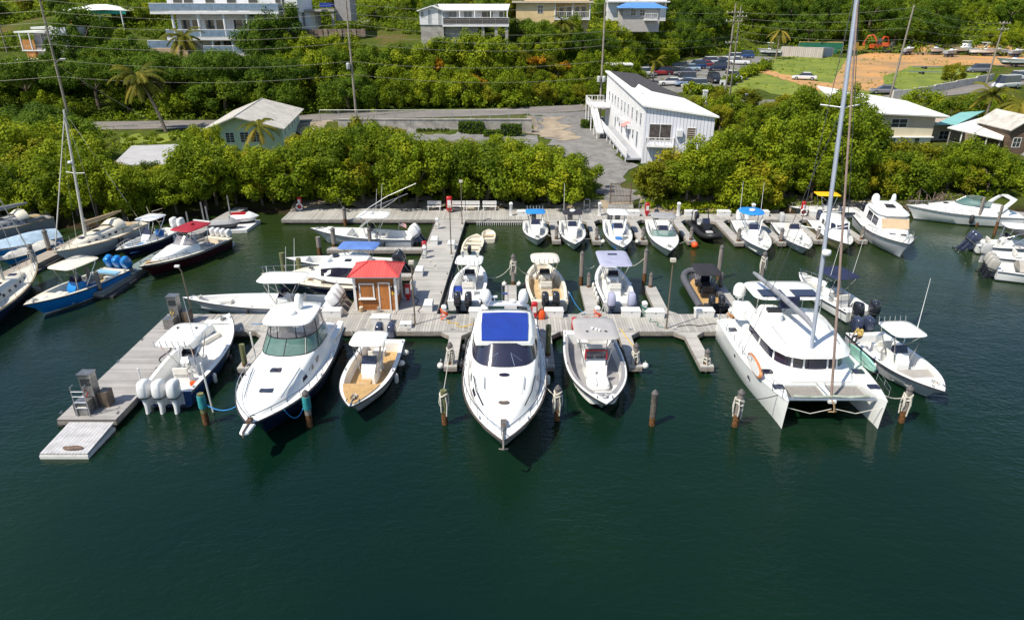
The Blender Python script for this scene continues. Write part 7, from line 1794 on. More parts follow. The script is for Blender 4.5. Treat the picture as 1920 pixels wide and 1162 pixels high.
for px in (803, 822): window(t, (X(px), Y0, fl + .1), (1, 0, 0), .6, 2.6, (0, -1, 0), mat('grey_door', (.36, .37, .40), .6), 0, 0, name='door')
window(t, (X(790), Y0, fl + 1.5), (1, 0, 0), .5, .9, (0, -1, 0))
for px in (840, 869): window(t, (X(px), Y0 + 2.2, fl + .9), (1, 0, 0), 1.6, 1.6, (0, -1, 0), PANEB, 1, 0)
window(t, (X(903), Y0 + 2.2, fl + .2), (1, 0, 0), 2.2, 2.3, (0, -1, 0), PANE, 1, 0); window(t, (X(936), Y0 + 2.2, fl + .2), (1, 0, 0), .8, 2.3, (0, -1, 0), PANE, 0, 0)

t = thing('yellow_house', 'pale yellow house with white balcony half hidden by trees', 'house')
Y0 = 172.0; z = lambda py: at_y(1040, py, Y0).z; X = lambda px: at_y(px, 20, Y0).x
YEL = mat('yellow_wall', (.70, .52, .27), .7, var=.06, scale=.6)
M().b2(X(968), X(1040), Y0, Y0 + 12, z(75), z(6)).build('wall', YEL, t, 0); M().b2(X(1040) + .01, X(1106), Y0 + 2.5, Y0 + 12, z(75), z(6)).build('wing_wall', YEL, t, 0)
M().b2(X(960), X(1112), Y0 - .7, Y0 + 12.5, z(6), z(2)).build('roof_slab', mat('cream_slab', (.62, .52, .40), .7), t, 0); M().b2(X(985), X(1106), Y0 + 3, Y0 + 12, z(2), z(-12)).build('upper_wall', YEL, t, 0)
s_ = M().b2(X(1040) + .02, X(1107), Y0 - .1, Y0 + 2.49, z(38), z(35)).build('balcony', WALLW, t, 0); railing(s_, (X(1041), Y0, z(35)), (X(1107), Y0, z(35)), 1.4, 4, FRAMEW, bal=.4)
for px in (1041, 1074, 1106): M().tube([(X(px), Y0, z(35)), (X(px), Y0, z(6))], .16, 6).build('column', WALLW, t)
window(t, (X(1008), Y0, z(25)), (1, 0, 0), 1.2, 1.6, (0, -1, 0), PANE, 1, 1)
for px in (1050, 1064, 1080, 1092): window(t, (X(px), Y0 + 2.5, z(34)), (1, 0, 0), 1.0, 2.4, (0, -1, 0), PANE, 0, 0)
t = thing('blue_roof_house', 'house with bright blue hipped roof on the slope', 'house')
Y0 = 178.0; z = lambda py: at_y(1200, py, Y0).z; X = lambda px: at_y(px, 20, Y0).x
M().b2(X(1168), X(1238), Y0, Y0 + 8, z(60), z(16)).build('wall', mat('grey_block_wall', (.45, .42, .40), .8, var=.1), t, 0)
A = [(X(1158), Y0 - 1, z(16)), (X(1252), Y0 - 1, z(16)), (X(1245), Y0 + 9, z(13)), (X(1165), Y0 + 9, z(13)), (X(1180), Y0 + 4.5, z(5)), (X(1232), Y0 + 4.5, z(5))]
M().add(A, [(0, 1, 5, 4), (1, 2, 5), (2, 3, 4, 5), (3, 0, 4), (3, 2, 1, 0)]).build('roof', mat('blue_roof_paint', (.10, .27, .60), .5, var=.08), t, 0)
for px in (1183, 1200): window(t, (X(px), Y0, z(30)), (1, 0, 0), 1.2, 1.4, (0, -1, 0))
s_ = M().b2(X(1208), X(1232), Y0 - 1.5, Y0 - .01, z(39), z(36)).build('balcony', WALLW, t, 0); railing(s_, (X(1208), Y0 - 1.4, z(36)), (X(1232), Y0 - 1.4, z(36)), 1.2, 3, FRAMEW, bal=.4)
t = thing('white_house', 'white house above the blue roof cut by the top edge', 'house')
Y0 = 196.0; z = lambda py: at_y(1200, py, Y0).z; X = lambda px: at_y(px, 10, Y0).x
M().b2(X(1140), X(1250), Y0, Y0 + 9, z(40), z(-8)).build('wall', WALLW, t, 0); M().b2(X(1136), X(1254), Y0 - 1.5, Y0 - .01, z(5), z(2.5)).build('balcony', WALLW, t, 0)
for px in (1160, 1185, 1236): window(t, (X(px), Y0, z(12)), (1, 0, 0), 1.4, 1.0, (0, -1, 0), PANEB)

t = thing('hill_pavilion', 'pavilion with white roof and teal side on the far left slope', 'pavilion')
Y0 = 165.0; z = lambda py: at_y(160, py, Y0).z; X = lambda px: at_y(px, 20, Y0).x
A = [(X(99), Y0, z(22)), (X(195), Y0 - 1, z(19)), (X(228), Y0 + 2, z(21)), (X(235), Y0 + 8, z(20)), (X(130), Y0 + 9, z(17)), (X(160), Y0 + 4, z(8.5)), (X(185), Y0 + 4, z(8.5))]
M().add(A, [(0, 1, 6, 5), (1, 2, 3, 6), (3, 4, 5, 6), (4, 0, 5), (4, 3, 2, 1, 0)]).build('roof', ROOFW, t, 0)
M().panel((X(166), Y0 - .5, z(26)), (X(228), Y0 + 1.6, z(27)), (X(228), Y0 + 1.6, z(21.5)), (X(172), Y0 - .6, z(20.5)), .05).build('teal_awning', mat('teal_awning_cloth', (.03, .34, .28), .8), t, 0)
ORW = mat('orange_timber', (.50, .22, .06), .7, var=.2, scale=3)
M().b2(X(106), X(135), Y0 + .5, Y0 + 6, z(50), z(38)).build('deck', ORW, t, 0); railing(t, (X(106), Y0 + .6, z(38)), (X(135), Y0 + .6, z(38)), 1.2, 3, ORW, bal=.4)
for px in (108, 136, 180, 222): M().tube([(X(px), Y0 + .8, z(60)), (X(px), Y0 + .8, z(21))], .14, 5).build('post', WALLW, t)
t = thing('small_hill_house', 'small white house with orange balcony on the far left slope', 'house')
Y0 = 141.0; z = lambda py: at_y(80, py, Y0).z; X = lambda px: at_y(px, 80, Y0).x
M().b2(X(92), X(128), Y0, Y0 + 7, z(110), z(52)).build('wall', WALLW, t, 0); M().b2(X(34), X(92), Y0 - .5, Y0 + 6, z(62), z(59)).build('porch_roof', ROOFW, t, 0)
M().b2(X(66), X(93), Y0 - .3, Y0 + 6.5, z(55), z(51)).build('roof', ROOFW, t, 0); M().b2(X(62), X(92), Y0 + .6, Y0 + 6, z(115), z(62)).build('inner_wall', mat('mauve_wall', (.40, .36, .36), .8), t, 0)
s_ = M().b2(X(40), X(90), Y0 - .4, Y0 + .59, z(96), z(94)).build('balcony', WALLW, t, 0); railing(s_, (X(40), Y0 - .3, z(94)), (X(66), Y0 - .3, z(94)), 1.8, 3, ORW, fill=ORW)
for px in (60, 42): M().tube([(X(px), Y0 - .35, z(94)), (X(px), Y0 - .35, z(61))], .12, 5).build('post', WALLW, t)
M().b2(X(46), X(62), Y0 - .2, Y0 + .5, z(110), z(96.5)).build('orange_panel', ORW, t, 0)
window(t, (X(76), Y0 + .6, z(80)), (1, 0, 0), 1.3, 1.8, (0, -1, 0))
t = thing('white_shed_roof', 'low white roof below the orange balcony house', 'shed')
p = place(30, 118, 137); M().panel((p.x - 4, 136, p.z - .9), (p.x + 5, 136, p.z - .5), (p.x + 4.6, 141, p.z + .6), (p.x - 2.5, 141, p.z + .3), .08).build('roof', ROOFW, t, 0); M().b2(p.x - 3, p.x + 4, 137, 140, p.z - 4, p.z - .95).build('wall', WALLW, t, 0)
t = thing('garage', 'concrete garage with grey shutter beside the lane', 'garage')
Y0 = 152.0; z = lambda py: at_y(575, py, Y0).z; X = lambda px: at_y(px, 40, Y0).x
M().b2(X(551), X(582), Y0, Y0 + 6, z(56), z(22)).build('wall', WALLW, t, 0); M().b2(X(546), X(606), Y0 - .6, Y0 + 6.5, z(22), z(18)).build('roof_slab', CONC, t, 0)
window(t, (X(558), Y0, z(50)), (1, 0, 0), 1.6, 2.6, (0, -1, 0), mat('grey_shutter', (.22, .22, .24), .6), 0, 5, name='shutter')
t = thing('concrete_frame_house', 'unfinished concrete frame house with blue tarp by the lane', 'house')
Y0 = 156.0; M().b2(X(596), X(628), Y0, Y0 + 7, z(22), z(17)).build('slab', CONC, t, 0); M().b2(X(626), X(655), Y0 + 2, Y0 + 8, z(40), z(-4)).build('wall', mat('bare_block', (.36, .34, .33), .9, var=.15), t, 0)
for px in (598, 624): M().b2(X(px) - .25, X(px) + .25, Y0 + .2, Y0 + .7, z(50), z(22.2)).build('column', CONC, t, 0)
M().b2(X(600), X(622), Y0 + 1, Y0 + 4, z(14), z(6)).build('tarp', BLUEC, t, 0)
t = thing('stone_wall', 'rough stone retaining wall below the lane', 'wall')
for k in range(16):
    xa = X(566) + k * (X(700) - X(566)) / 16; M().b2(xa + .03, xa + (X(700) - X(566)) / 16 - .03, 146.5 + .15 * (k % 3), 147.5, z(66), z(53 - .6 * (k % 2))).build('stone', mat('stone_%d' % (k % 3), ((.24, .17, .13), (.30, .23, .17), (.20, .15, .12))[k % 3], .9, var=.25, scale=3, bump=.6, bscale=6), t, 0)
t = thing('roof_shelter', 'small white flat roofed shelter behind the long building', 'shelter')
p = place(1165, 138, 152); M().b2(p.x - 3.4, p.x + 2.4, 152, 156, p.z + 1.6, p.z + 1.9).build('roof', ROOFW, t, 0); M().b2(p.x - 3, p.x + .8, 152.6, 155.8, p.z - 2, p.z + 1.59).build('wall', mat('tan_wall', (.40, .28, .18), .8), t, 0)
for dx in (-3.2, 2.2): M().tube([(p.x + dx, 152.2, p.z - 2), (p.x + dx, 152.2, p.z + 1.6)], .1, 5).build('post', WALLW, t)

# containers and yard machines
def container(label, pa, pb, h, dep, m, top=None):
    a, b = hit(*pa), hit(*pb); u = b - a; u.z = 0; L = u.length; rz = math.atan2(u.y, u.x); zc = min(a.z, b.z)
    t = thing('shipping_container', label, 'container', (a.x, a.y, zc), rz, 'shipping containers')
    M().b2(0, L, 0, dep, .05, h).build('body', m, t, 0)
    if top is not None: M().b2(-.05, L + .05, -.05, dep + .05, h + .002, h + .1).build('roof', top, t, 0)
    for x in (0, L): M().b2(x - .07, x + .07, -.07, .0, 0, h).build('corner_post', ALU, t, 0)
    for k in range(4): M().tube([(L + .03, dep * (k + .7) / 4.6, .1), (L + .03, dep * (k + .7) / 4.6, h - .1)], .04, 5).build('lock_rod', ALU, t)
    return t
container('grey white shipping container lying in the grass yard', (1462, 106), (1541, 110), 2.9, 2.6, stripes('container_grey', (.52, .46, .42), (.34, .30, .28), .55, 0, .3, .7, .15, .5))
container('green shipping container with yellowish roof in the yard', (1496, 99), (1578, 101), 3.2, 3.4, stripes('container_green', (.02, .16, .09), (.01, .08, .05), .55, 0, .3, .6, .15, .5), mat('yellow_top', (.50, .38, .12), .8, var=.2))
container('small blue grey container between the grey and the green one', (1541, 108), (1560, 107), 2.7, 2.4, mat('container_blue', (.16, .22, .30), .6, var=.15))
def machine(label, px, py, m, rz, kind):
    p = hit(px, py); t = thing('excavator' if kind == 0 else 'loader', label, 'machine', p, rz, 'yard machines')
    for s in (-1, 1): M().loft([[(x, s * 1.1 + y, z_) for x, z_ in ((-1.9, .35), (-1.6, .05), (1.6, .05), (1.9, .35), (1.6, .8), (-1.6, .8))] for y in (-.3, .3)]).build('track', BLACK, t, 30)
    M().b2(-1.6, 1.3, -1.0, 1.0, .85, 2.0).build('engine_body', m, t, 20); M().loft([[(.2, -.9, 2.01), (1.4, -.9, 2.01), (1.4, .1, 2.01), (.2, .1, 2.01)], [(.3, -.85, 3.2), (1.1, -.85, 3.2), (1.1, .05, 3.2), (.3, .05, 3.2)]]).build('cab', PANE if kind == 0 else m, t, 20)
    if kind == 0:
        M().tube([(1.2, .4, 1.6), (3.0, .4, 4.2), (4.6, .4, 3.8)], .28, 6).build('boom', m, t); M().tube([(4.4, .4, 4.0), (5.4, .4, 1.8)], .2, 6).build('stick', m, t); M().loft([[(5.1, y, 1.8), (5.8, y, 1.7), (5.6, y, .9), (4.9, y, 1.1)] for y in (0, .8)]).build('bucket', m, t, 20)
    else:
        for s in (-.8, .8): M().tube([(-.5, s, 1.9), (1.8, s, 1.5), (2.6, s, .6)], .14, 6).build('arm', m, t)
        M().loft([[(2.4, y, .2), (3.3, y, .1), (3.0, y, .9), (2.4, y, 1.0)] for y in (-1.3, 1.3)]).build('bucket', BLACK, t, 20)
    return t
machine('orange excavator parked in the dirt yard', 1640, 96, mat('machine_orange', (.58, .09, .02), .5, var=.15, dirt=.3), radians(15), 0)
machine('orange loader right behind the orange excavator', 1652, 93, mat('machine_orange', (.58, .09, .02), .5), radians(160), 0)
machine('black and yellow loader beside the green container', 1608, 100, mat('machine_yellow', (.50, .30, .03), .5, var=.15, dirt=.3), radians(185), 1)
machine('dark olive tractor right of the orange excavators', 1676, 99, mat('machine_olive', (.07, .07, .05), .6, var=.2), radians(200), 1)

def trailer_boat(label, px, py, L, B, rz, top, hm=WHITE, cab=True):
    p = hit(px, py); t = thing('boat_on_trailer', label, 'boat', (p.x, p.y, p.z + 1.0), rz, 'boats stored in the yard')
    h = Hull(L, B, 1.3, .95); build_hull(t, h, hm, BOTTOM, WHITE)
    open_deck(t, h, WHITE, DECKW, WHITE, .28, .2, .62 if cab else .82)
    console(t, 0, 1.0, .3, 1.1)
    if cab:
        M().loft(trunk([(1.6, .6, 1.0, .5, 1.1), (.6, .9, .9, .8, 2.2), (-1.4, .95, .9, .85, 2.3)], .06)[::-1], False, True, True).build('cabin', WHITE, t, 40); M().panel((1.35, -.6, 1.4), (1.35, .6, 1.4), (.75, .7, 2.05), (.75, -.7, 2.05), .02).build('windshield', SMOKE, t, 0)
    if top: ttop(t, -1.6, .8, B * .7, 2.9, WHITE, 1.0)
    g = M(); g.box((0, 0, -.62), (L * .9, .25, .12)); g.box((0, 0, -.62), (.2, B * .8, .1)); g.build('trailer', ALU, t, 0)
    for s in (-1, 1): M().tube([(-.3, s * B * .36, -.62), (-.3, s * B * .45, -.62)], .36, 12).build('wheel', BLACK, t)
    return t
trailer_boat('large white cabin boat stored on the orange bank', 1806, 103, 10.5, 3.3, radians(205), True)
trailer_boat('white open boat on a trailer beside the stored cabin boat', 1845, 106, 8.2, 2.5, radians(-18), True, cab=False)
trailer_boat('white boat on a trailer at the far right of the yard', 1898, 126, 9.5, 2.6, radians(175), False, cab=False)
trailer_boat('white roofed boat beside the grey container', 1440, 106, 7.0, 2.4, radians(170), True, cab=False)
for px, py, rz_, lab in ((1702, 104, 30, 'small stored boat left of the trailers below the orange bank'), (1752, 104, 200, 'small stored boat between the trailers'), (1782, 108, 20, 'small white stored boat left of the large cabin boat'), (1870, 106, 170, 'small stored boat right of the open boat'), (1905, 108, 10, 'stored boat at the far right below the bank')): trailer_boat(lab, px, py, 5.0, 1.9, radians(rz_), False, GREYH if px % 4 else WHITE, False)
for px, py, lab in ((1735, 140, 'long empty boat trailer nearest the white wall'), (1740, 130, 'second empty boat trailer behind the nearest one'), (1730, 104, 'boat trailer left of the orange bank'), (1770, 100, 'boat trailer frame with pale load beside the stored boats')):
    p = hit(px, py); t = thing('boat_trailer', lab, 'trailer', p, radians(-6 if py > 120 else 20), 'empty boat trailers')
    for s in (-.6, .6): M().b2(-4, 3.4, s - .08, s + .08, .55, .70).build('side_beam', ALU, t, 0)
    for x in (-3.5, -1.2, 1, 3): M().b2(x - .06, x + .06, -.5, .5, .56, .69).build('cross_beam', ALU, t, 0)
    M().b2(3.4, 5, -.07, .07, .55, .68).build('drawbar', ALU, t, 0)
    for s in (-.9, .9): M().tube([(-1, s - .1, .35), (-1, s + .1, .35)], .35, 12).build('wheel', BLACK, t)

# low white roadside wall at the right
t = thing('roadside_wall', 'long low whitewashed wall between grass and road at the right', 'wall')
pts = [hit(*p) for p in ((1672, 186), (1710, 181), (1750, 174), (1790, 166), (1828, 158), (1860, 150))]
for k, (a, b) in enumerate(zip(pts, pts[1:])):
    u = (b - a); u.z = 0; L = u.length; rz = math.atan2(u.y, u.x); M().box(((a.x + b.x) / 2, (a.y + b.y) / 2, (a.z + b.z) / 2 + .55), (L - .02, .35, 1.9), rz).build('wall_panel', mat('whitewash', (.62, .58, .52), .85, var=.15, dirt=.5, scale=.8), t, 0)
for px, py, lab in ((1320, 196, 'short white gate pillar left of the pickup'), (1382, 204, 'tall white gate pillar in front of the pickup')):
    p = hit(px, py); t = thing('gate_pillar', lab, 'pillar', p, 0, 'white gate pillars'); M().b2(-.35, .35, -.35, .35, -.3, 2.4).build('shaft', WALLW, t, 0); M().b2(-.45, .45, -.45, .45, 2.402, 2.65).build('cap', WALLW, t, 0)
p = hit(1352, 178); t = thing('road_sign', 'white board with dark mark beside the car park', 'sign', p); M().tube([(0, 0, -.2), (0, 0, 2.0)], .05, 5).build('post', GALV, t); M().b2(-.6, .6, -.06, -.02, 1.2, 3.0).build('board', FRAMEW, t, 0); M().b2(-.25, .2, -.075, -.062, 1.7, 2.5).build('dark_mark', BLACK, t, 0)

# ------------------------------------------------------------------ cars
def car(label, px, py, col, rz, kind='sedan', group='cars parked in the car park'):
    p = hit(px, py)
    L, W, Hh = {'sedan': (4.6, 1.8, 1.45), 'suv': (4.6, 1.9, 1.75), 'pickup': (5.3, 1.95, 1.8), 'jeep': (4.2, 1.85, 1.85), 'van': (5.0, 2.0, 2.2)}[kind]
    s = 1.22
    t = thing({'pickup': 'pickup_truck', 'van': 'van'}.get(kind, 'parked_car'), label, {'pickup': 'pickup', 'van': 'van'}.get(kind, 'car'), (p.x, p.y, p.z + .08), rz, group)
    m = mat('car_%.2f_%.2f_%.2f' % col, col, .25, .1, var=.05, coat=.7)
    x = L / 2
    def sec(xx, wz): return [(xx, y, z_) for y, z_ in wz]
    bod = []
    hood = .95 if kind != 'sedan' else .85
    for xx, zt, wf in ((-x, .75, .88), (-x + .1, hood, .96), (-x * .4, hood + .02, 1), (x * .35, hood, 1), (x * .8, hood - .08, .98), (x - .1, .72, .92), (x, .5, .84)):
        w_ = W / 2 * wf; bod.append([(xx, -w_ * .92, .28), (xx, -w_, .5), (xx, -w_ * .95, zt - .08), (xx, -w_ * .85, zt), (xx, w_ * .85, zt), (xx, w_ * .95, zt - .08), (xx, w_, .5), (xx, w_ * .92, .28)])
    M().loft(bod).xf(Matrix.Scale(s, 4)).build('body', m, t, 30)
    if kind == 'pickup': cs = [(-.35, .2), (-.15, 1), (.75, 1), (1.35, .0)]
    elif kind == 'sedan': cs = [(-1.75, 0), (-1.0, 1), (.3, 1), (1.15, 0)]
    elif kind == 'van': cs = [(-2.3, 0), (-2.2, 1), (1.3, 1), (1.9, 0)]
    else: cs = [(-2.1, 0), (-1.85, 1), (.45, 1), (1.15, 0)]
    rg = []
    for xx, k in cs:
        zt = hood + .005 + (Hh - hood) * k; w_ = W / 2 * (.86 - .14 * k); rg.append([(xx, -W / 2 * .86, hood), (xx, -w_, max(hood + .004, zt - .05)), (xx, w_, max(hood + .004, zt - .05)), (xx, W / 2 * .86, hood)])
    M().loft(rg).xf(Matrix.Scale(s, 4)).build('windows', PANE, t, 20)
    xa, xb = cs[1][0], cs[2][0]; ww = W / 2 * .73
    M().loft([[(xx, y, z_) for y, z_ in ((-ww, Hh - .055), (ww, Hh - .055), (ww * .9, Hh + .03), (-ww * .9, Hh + .03))] for xx in (xa - .04, xb + .06)]).xf(Matrix.Scale(s, 4)).build('roof', BLACKC if kind == 'jeep' and 'soft' in label else m, t, 20)
    if kind == 'pickup': M().b2(-x + .12, -.5, -W / 2 * .78, W / 2 * .78, hood + .01, hood + .03).xf(Matrix.Scale(s, 4)).build('bed', BLACK, t, 0)
    for wx in (-x * .62, x * .62):
        for sy in (-1, 1):
            o = M().tube([(wx, sy * (W / 2 - .2), .33), (wx, sy * (W / 2 + .01), .33)], .33, 12).xf(Matrix.Scale(s, 4)).build('wheel', BLACK, t, 30); M().tube([(wx, sy * (W / 2), .33), (wx, sy * (W / 2 + .025), .33)], .2, 10).xf(Matrix.Scale(s, 4)).build('rim', ALU, o, 30)
    for sy in (-1, 1):
        M().box((x - .02, sy * W * .34, .62), (.08, .35, .14)).xf(Matrix.Scale(s, 4)).build('headlight', FRAMEW, t, 0); M().box((-x + .02, sy * W * .36, .7), (.08, .25, .18)).xf(Matrix.Scale(s, 4)).build('tail_light', RED, t, 0)
    return t
WH, SI, GY, NV, RD, BK, LB = (.72, .72, .72), (.45, .46, .48), (.20, .20, .23), (.02, .03, .08), (.36, .02, .03), (.015, .015, .018), (.40, .52, .64)
for a in (('white hatchback nearest the shelter in the car park', 1205, 144, WH, 190, 'suv'), ('dark red pickup in the car park', 1240, 142, RD, 185, 'suv'), ('grey sedan in front of the pale blue sedan', 1283, 142, GY, 185, 'sedan'), ('pale blue sedan behind the grey sedan', 1292, 134, LB, 185, 'sedan'),
          ('navy blue car behind the pale blue sedan', 1304, 130, (.03, .07, .20), 190, 'suv'), ('small bright red car behind the navy car', 1321, 127, RD, 200, 'sedan'), ('white sedan behind the small red car', 1326, 122, WH, 190, 'suv'), ('dark navy SUV right of the small red car', 1346, 133, NV, 185, 'suv'),
          ('white pickup at the right end of the car park', 1385, 122, WH, 150, 'pickup'), ('black jeep facing the camera in the car park', 1339, 156, BK, -85, 'jeep'), ('white SUV facing the camera beside the twin poles', 1374, 151, WH, -80, 'suv'), ('white jeep with black soft top beside the long building', 1283, 156, WH, 190, 'jeep'),
          ('white car partly behind the long building roof', 1258, 161, WH, 170, 'sedan'), ('pale blue car next to the silver SUV', 1287, 162, (.28, .36, .52), 190, 'sedan'), ('silver SUV at the near edge of the car park', 1302, 167, SI, 190, 'suv'), ('black car between the white sedan and the white pickup', 1352, 121, BK, 190, 'sedan'),
          ('dark blue van at the back of the car park', 1395, 110, (.02, .08, .28), 190, 'suv'), ('white truck at the far corner of the car park', 1372, 114, WH, 190, 'suv')):
    car(a[0], a[1], a[2], a[3], radians(a[4]), a[5])
car('silver pickup driving on the road right of the long building', 1388, 199, SI, radians(4), 'pickup', 'cars on the road')
car('white sedan alone on the dirt track', 1507, 151, WH, radians(160), 'sedan', 'cars in the yard')
car('dark grey car below the leaning pole', 1657, 177, GY, radians(165), 'sedan', 'cars in the yard')
car('white van at the right edge beside the palm', 1885, 166, WH, radians(200), 'van', 'cars on the road')
car('white car ahead of the van at the right edge', 1905, 152, WH, radians(200), 'suv', 'cars on the road')
car('grey sedan stored among the trailers', 1832, 137, GY, radians(175), 'suv', 'cars in the yard')

# ------------------------------------------------------------------ utility poles and wires
POLEM = mat('pole_timber', (.30, .26, .21), .85, var=.2, scale=3, streak=True)
def upole(x, y, label, top, arms=(), lean=(0, 0), trafo=0, lamp_=None, r=.20):
    z0 = H(x, y) - .3
    t = thing('utility_pole', label, 'utility pole', (x, y, z0), 0, 'utility poles'); h = top - z0
    M().tube([(0, 0, 0), (lean[0], lean[1], h)], r, 8, r1=r * .7).build('pole', POLEM, t)
    for z_, w_ in arms:
        k = (z_ - z0) / h; o = M().b2(lean[0] * k - w_, lean[0] * k + w_, lean[1] * k - .3, lean[1] * k - .18, z_ - z0 - .07, z_ - z0 + .07).build('cross_arm', POLEM, t, 0)
        for s in (-1, -.4, .4, 1): M().lathe([(.05, 0), (.08, .08), (.04, .2)], (lean[0] * k + s * w_ * .9, lean[1] * k - .24, z_ - z0 + .07), 6).build('insulator', TRIM, o)
    for k in range(trafo): M().lathe([(.28, 0), (.32, .05), (.32, .85), (.2, .98)], (-.5 + .55 * k * 1.6, -.35, (11.0 if trafo == 1 else 8.6) - z0), 10).build('transformer', mat('transformer_grey', (.5, .52, .52), .5), t)
    if lamp_:
        z_ = lamp_ - z0; M().tube([(lean[0] * z_ / h, 0, z_), (1.2, -.6, z_ + .7), (2.0, -.9, z_ + .8)], .05, 5).build('lamp_arm', GALV, t); M().loft([[(2.0 + a, -.9 + b, z_ + .8 + c) for a, b in superell(.45, .16, 10, 2.5)] for c in (-.06, .08)]).build('lamp_head', TRIM, t)
    return t
upole(-69.5, 110, 'leaning timber pole with street lamp at the far left', 21.6, lean=(.2, 0), lamp_=12.4)
upole(-26.3, 118.6, 'timber pole with one transformer right of the green house', 21.2, trafo=1)
upole(15.3, 122.6, 'tall timber pole with three transformers behind the long building', 21.0, trafo=3)
upole(42.2, 141.0, 'left timber pole of the pair beside the car park', 20.8, ((19.3, 1.6), (17.8, 1.6), (14.0, 1.2)))
upole(43.6, 142.2, 'right timber pole of the pair beside the car park', 20.4, ((18.6, 1.3),), r=.17)
upole(69.6, 131.0, 'slanting timber pole between the yard and the road at the right', 20.6, lean=(.9, .0))
pe = at_y(1856, 130, 150); upole(pe.x, 150, 'timber pole with two cross arms near the right edge', at_y(1868, 40, 150).z, ((at_y(1868, 44, 150).z, 1.1), (at_y(1868, 56, 150).z, 1.1)), lean=(.4, 0))
upole(-104, 150, 'thin pole on the slope behind the far left pole', 24, r=.14)
ORD = ('topmost', 'second', 'third', 'fourth', 'fifth', 'sixth', 'lowest')
WIRE = mat('wire', (.26, .25, .21), .5, .2, var=.05)
def wires(a, b, zs0, zs1, where, sag=1.1, r=.018):
    n = len(zs0)
    for k in range(n):
        A, B = V(a[0], a[1], zs0[k]), V(b[0], b[1], zs1[k]); pts = [A.lerp(B, i / 10) - V(0, 0, sag * 4 * (i / 10) * (1 - i / 10)) for i in range(11)]
        o = M().tube(pts, r, 4, cap=False).build('power_line', WIRE, None, 0); nm = ORD[k] if k < n - 1 else 'lowest'
        tag(o, nm + ' overhead wire ' + where, 'wire', 'overhead wires')
ZA, ZB, ZC = [20.8, 19.4, 17.9, 16.5, 15.1, 12.2, 10.2], [20.9, 19.6, 16.6, 15.4, 14.4, 12.0, 9.4], [21.3, 19.8, 18.2, 16.7, 15.2, 13.0, 10.6]
wires((-69.4, 109.8), (-26.3, 118.3), ZC, ZA, 'between the far left pole and the transformer pole')
wires((-69.4, 109.8), (-130, 100), ZC, [z_ - 1 for z_ in ZC], 'running left from the far left pole', .8)
wires((-26.3, 118.3), (15.3, 122.3), ZA, ZB, 'between the transformer pole and the pole behind the long building')
wires((15.3, 122.3), (42.2, 140.7), ZB[:5], [19.4, 18.4, 17.8, 15.2, 14.0], 'between the pole behind the long building and the twin poles', .8)
wires((42.2, 140.7), (70.4, 130.8), [19.4, 18.4, 17.4, 16.2, 15.0], [20.2, 18.6, 16.9, 15.0, 13.2], 'between the twin poles and the slanting pole', .8)
wires((70.4, 130.8), (pe.x + .4, 149.8), [20.2, 18.6, 16.9, 15.0, 13.2], [17.2, 16.2, 15.2, 13.6, 12.4], 'between the slanting pole and the right edge pole', .8)
wires((-69.4, 109.8), (-57, 112.5), [12.5], [3.0], 'guy wire slanting down from the far left pole', .2)
# ------------------------------------------------------------------ vegetation
rng = np.random.default_rng(11)
LEAF_M = leafmat('leaf_mangrove', (.070, .115, .006), (.205, .275, .010), (.400, .400, .018))
LEAF_S = leafmat('leaf_scrub', (.080, .130, .007), (.220, .290, .012), (.400, .410, .018))
LEAF_D = leafmat('leaf_dark_tree', (.040, .085, .008), (.105, .175, .012), (.200, .260, .016))
LEAF_Y = leafmat('leaf_yellow_green', (.110, .125, .008), (.260, .265, .012), (.440, .360, .022))
LEAF_P = leafmat('leaf_palm', (.075, .090, .010), (.180, .175, .018), (.380, .280, .045))
LEAF_O = leafmat('leaf_orange_bloom', (.20, .14, .01), (.46, .22, .01), (.62, .32, .015))
LEAF_H = leafmat('leaf_hedge', (.050, .095, .008), (.100, .165, .010), (.150, .220, .014))
BARK = mat('bark', (.16, .12, .09), .9, var=.3, scale=5, bump=.5, bscale=10)
BARKP = mat('palm_bark', (.25, .20, .16), .9, var=.25, scale=4, bump=.5, bscale=8)
DEADW = mat('dead_root', (.24, .17, .14), .9, var=.3, scale=4)

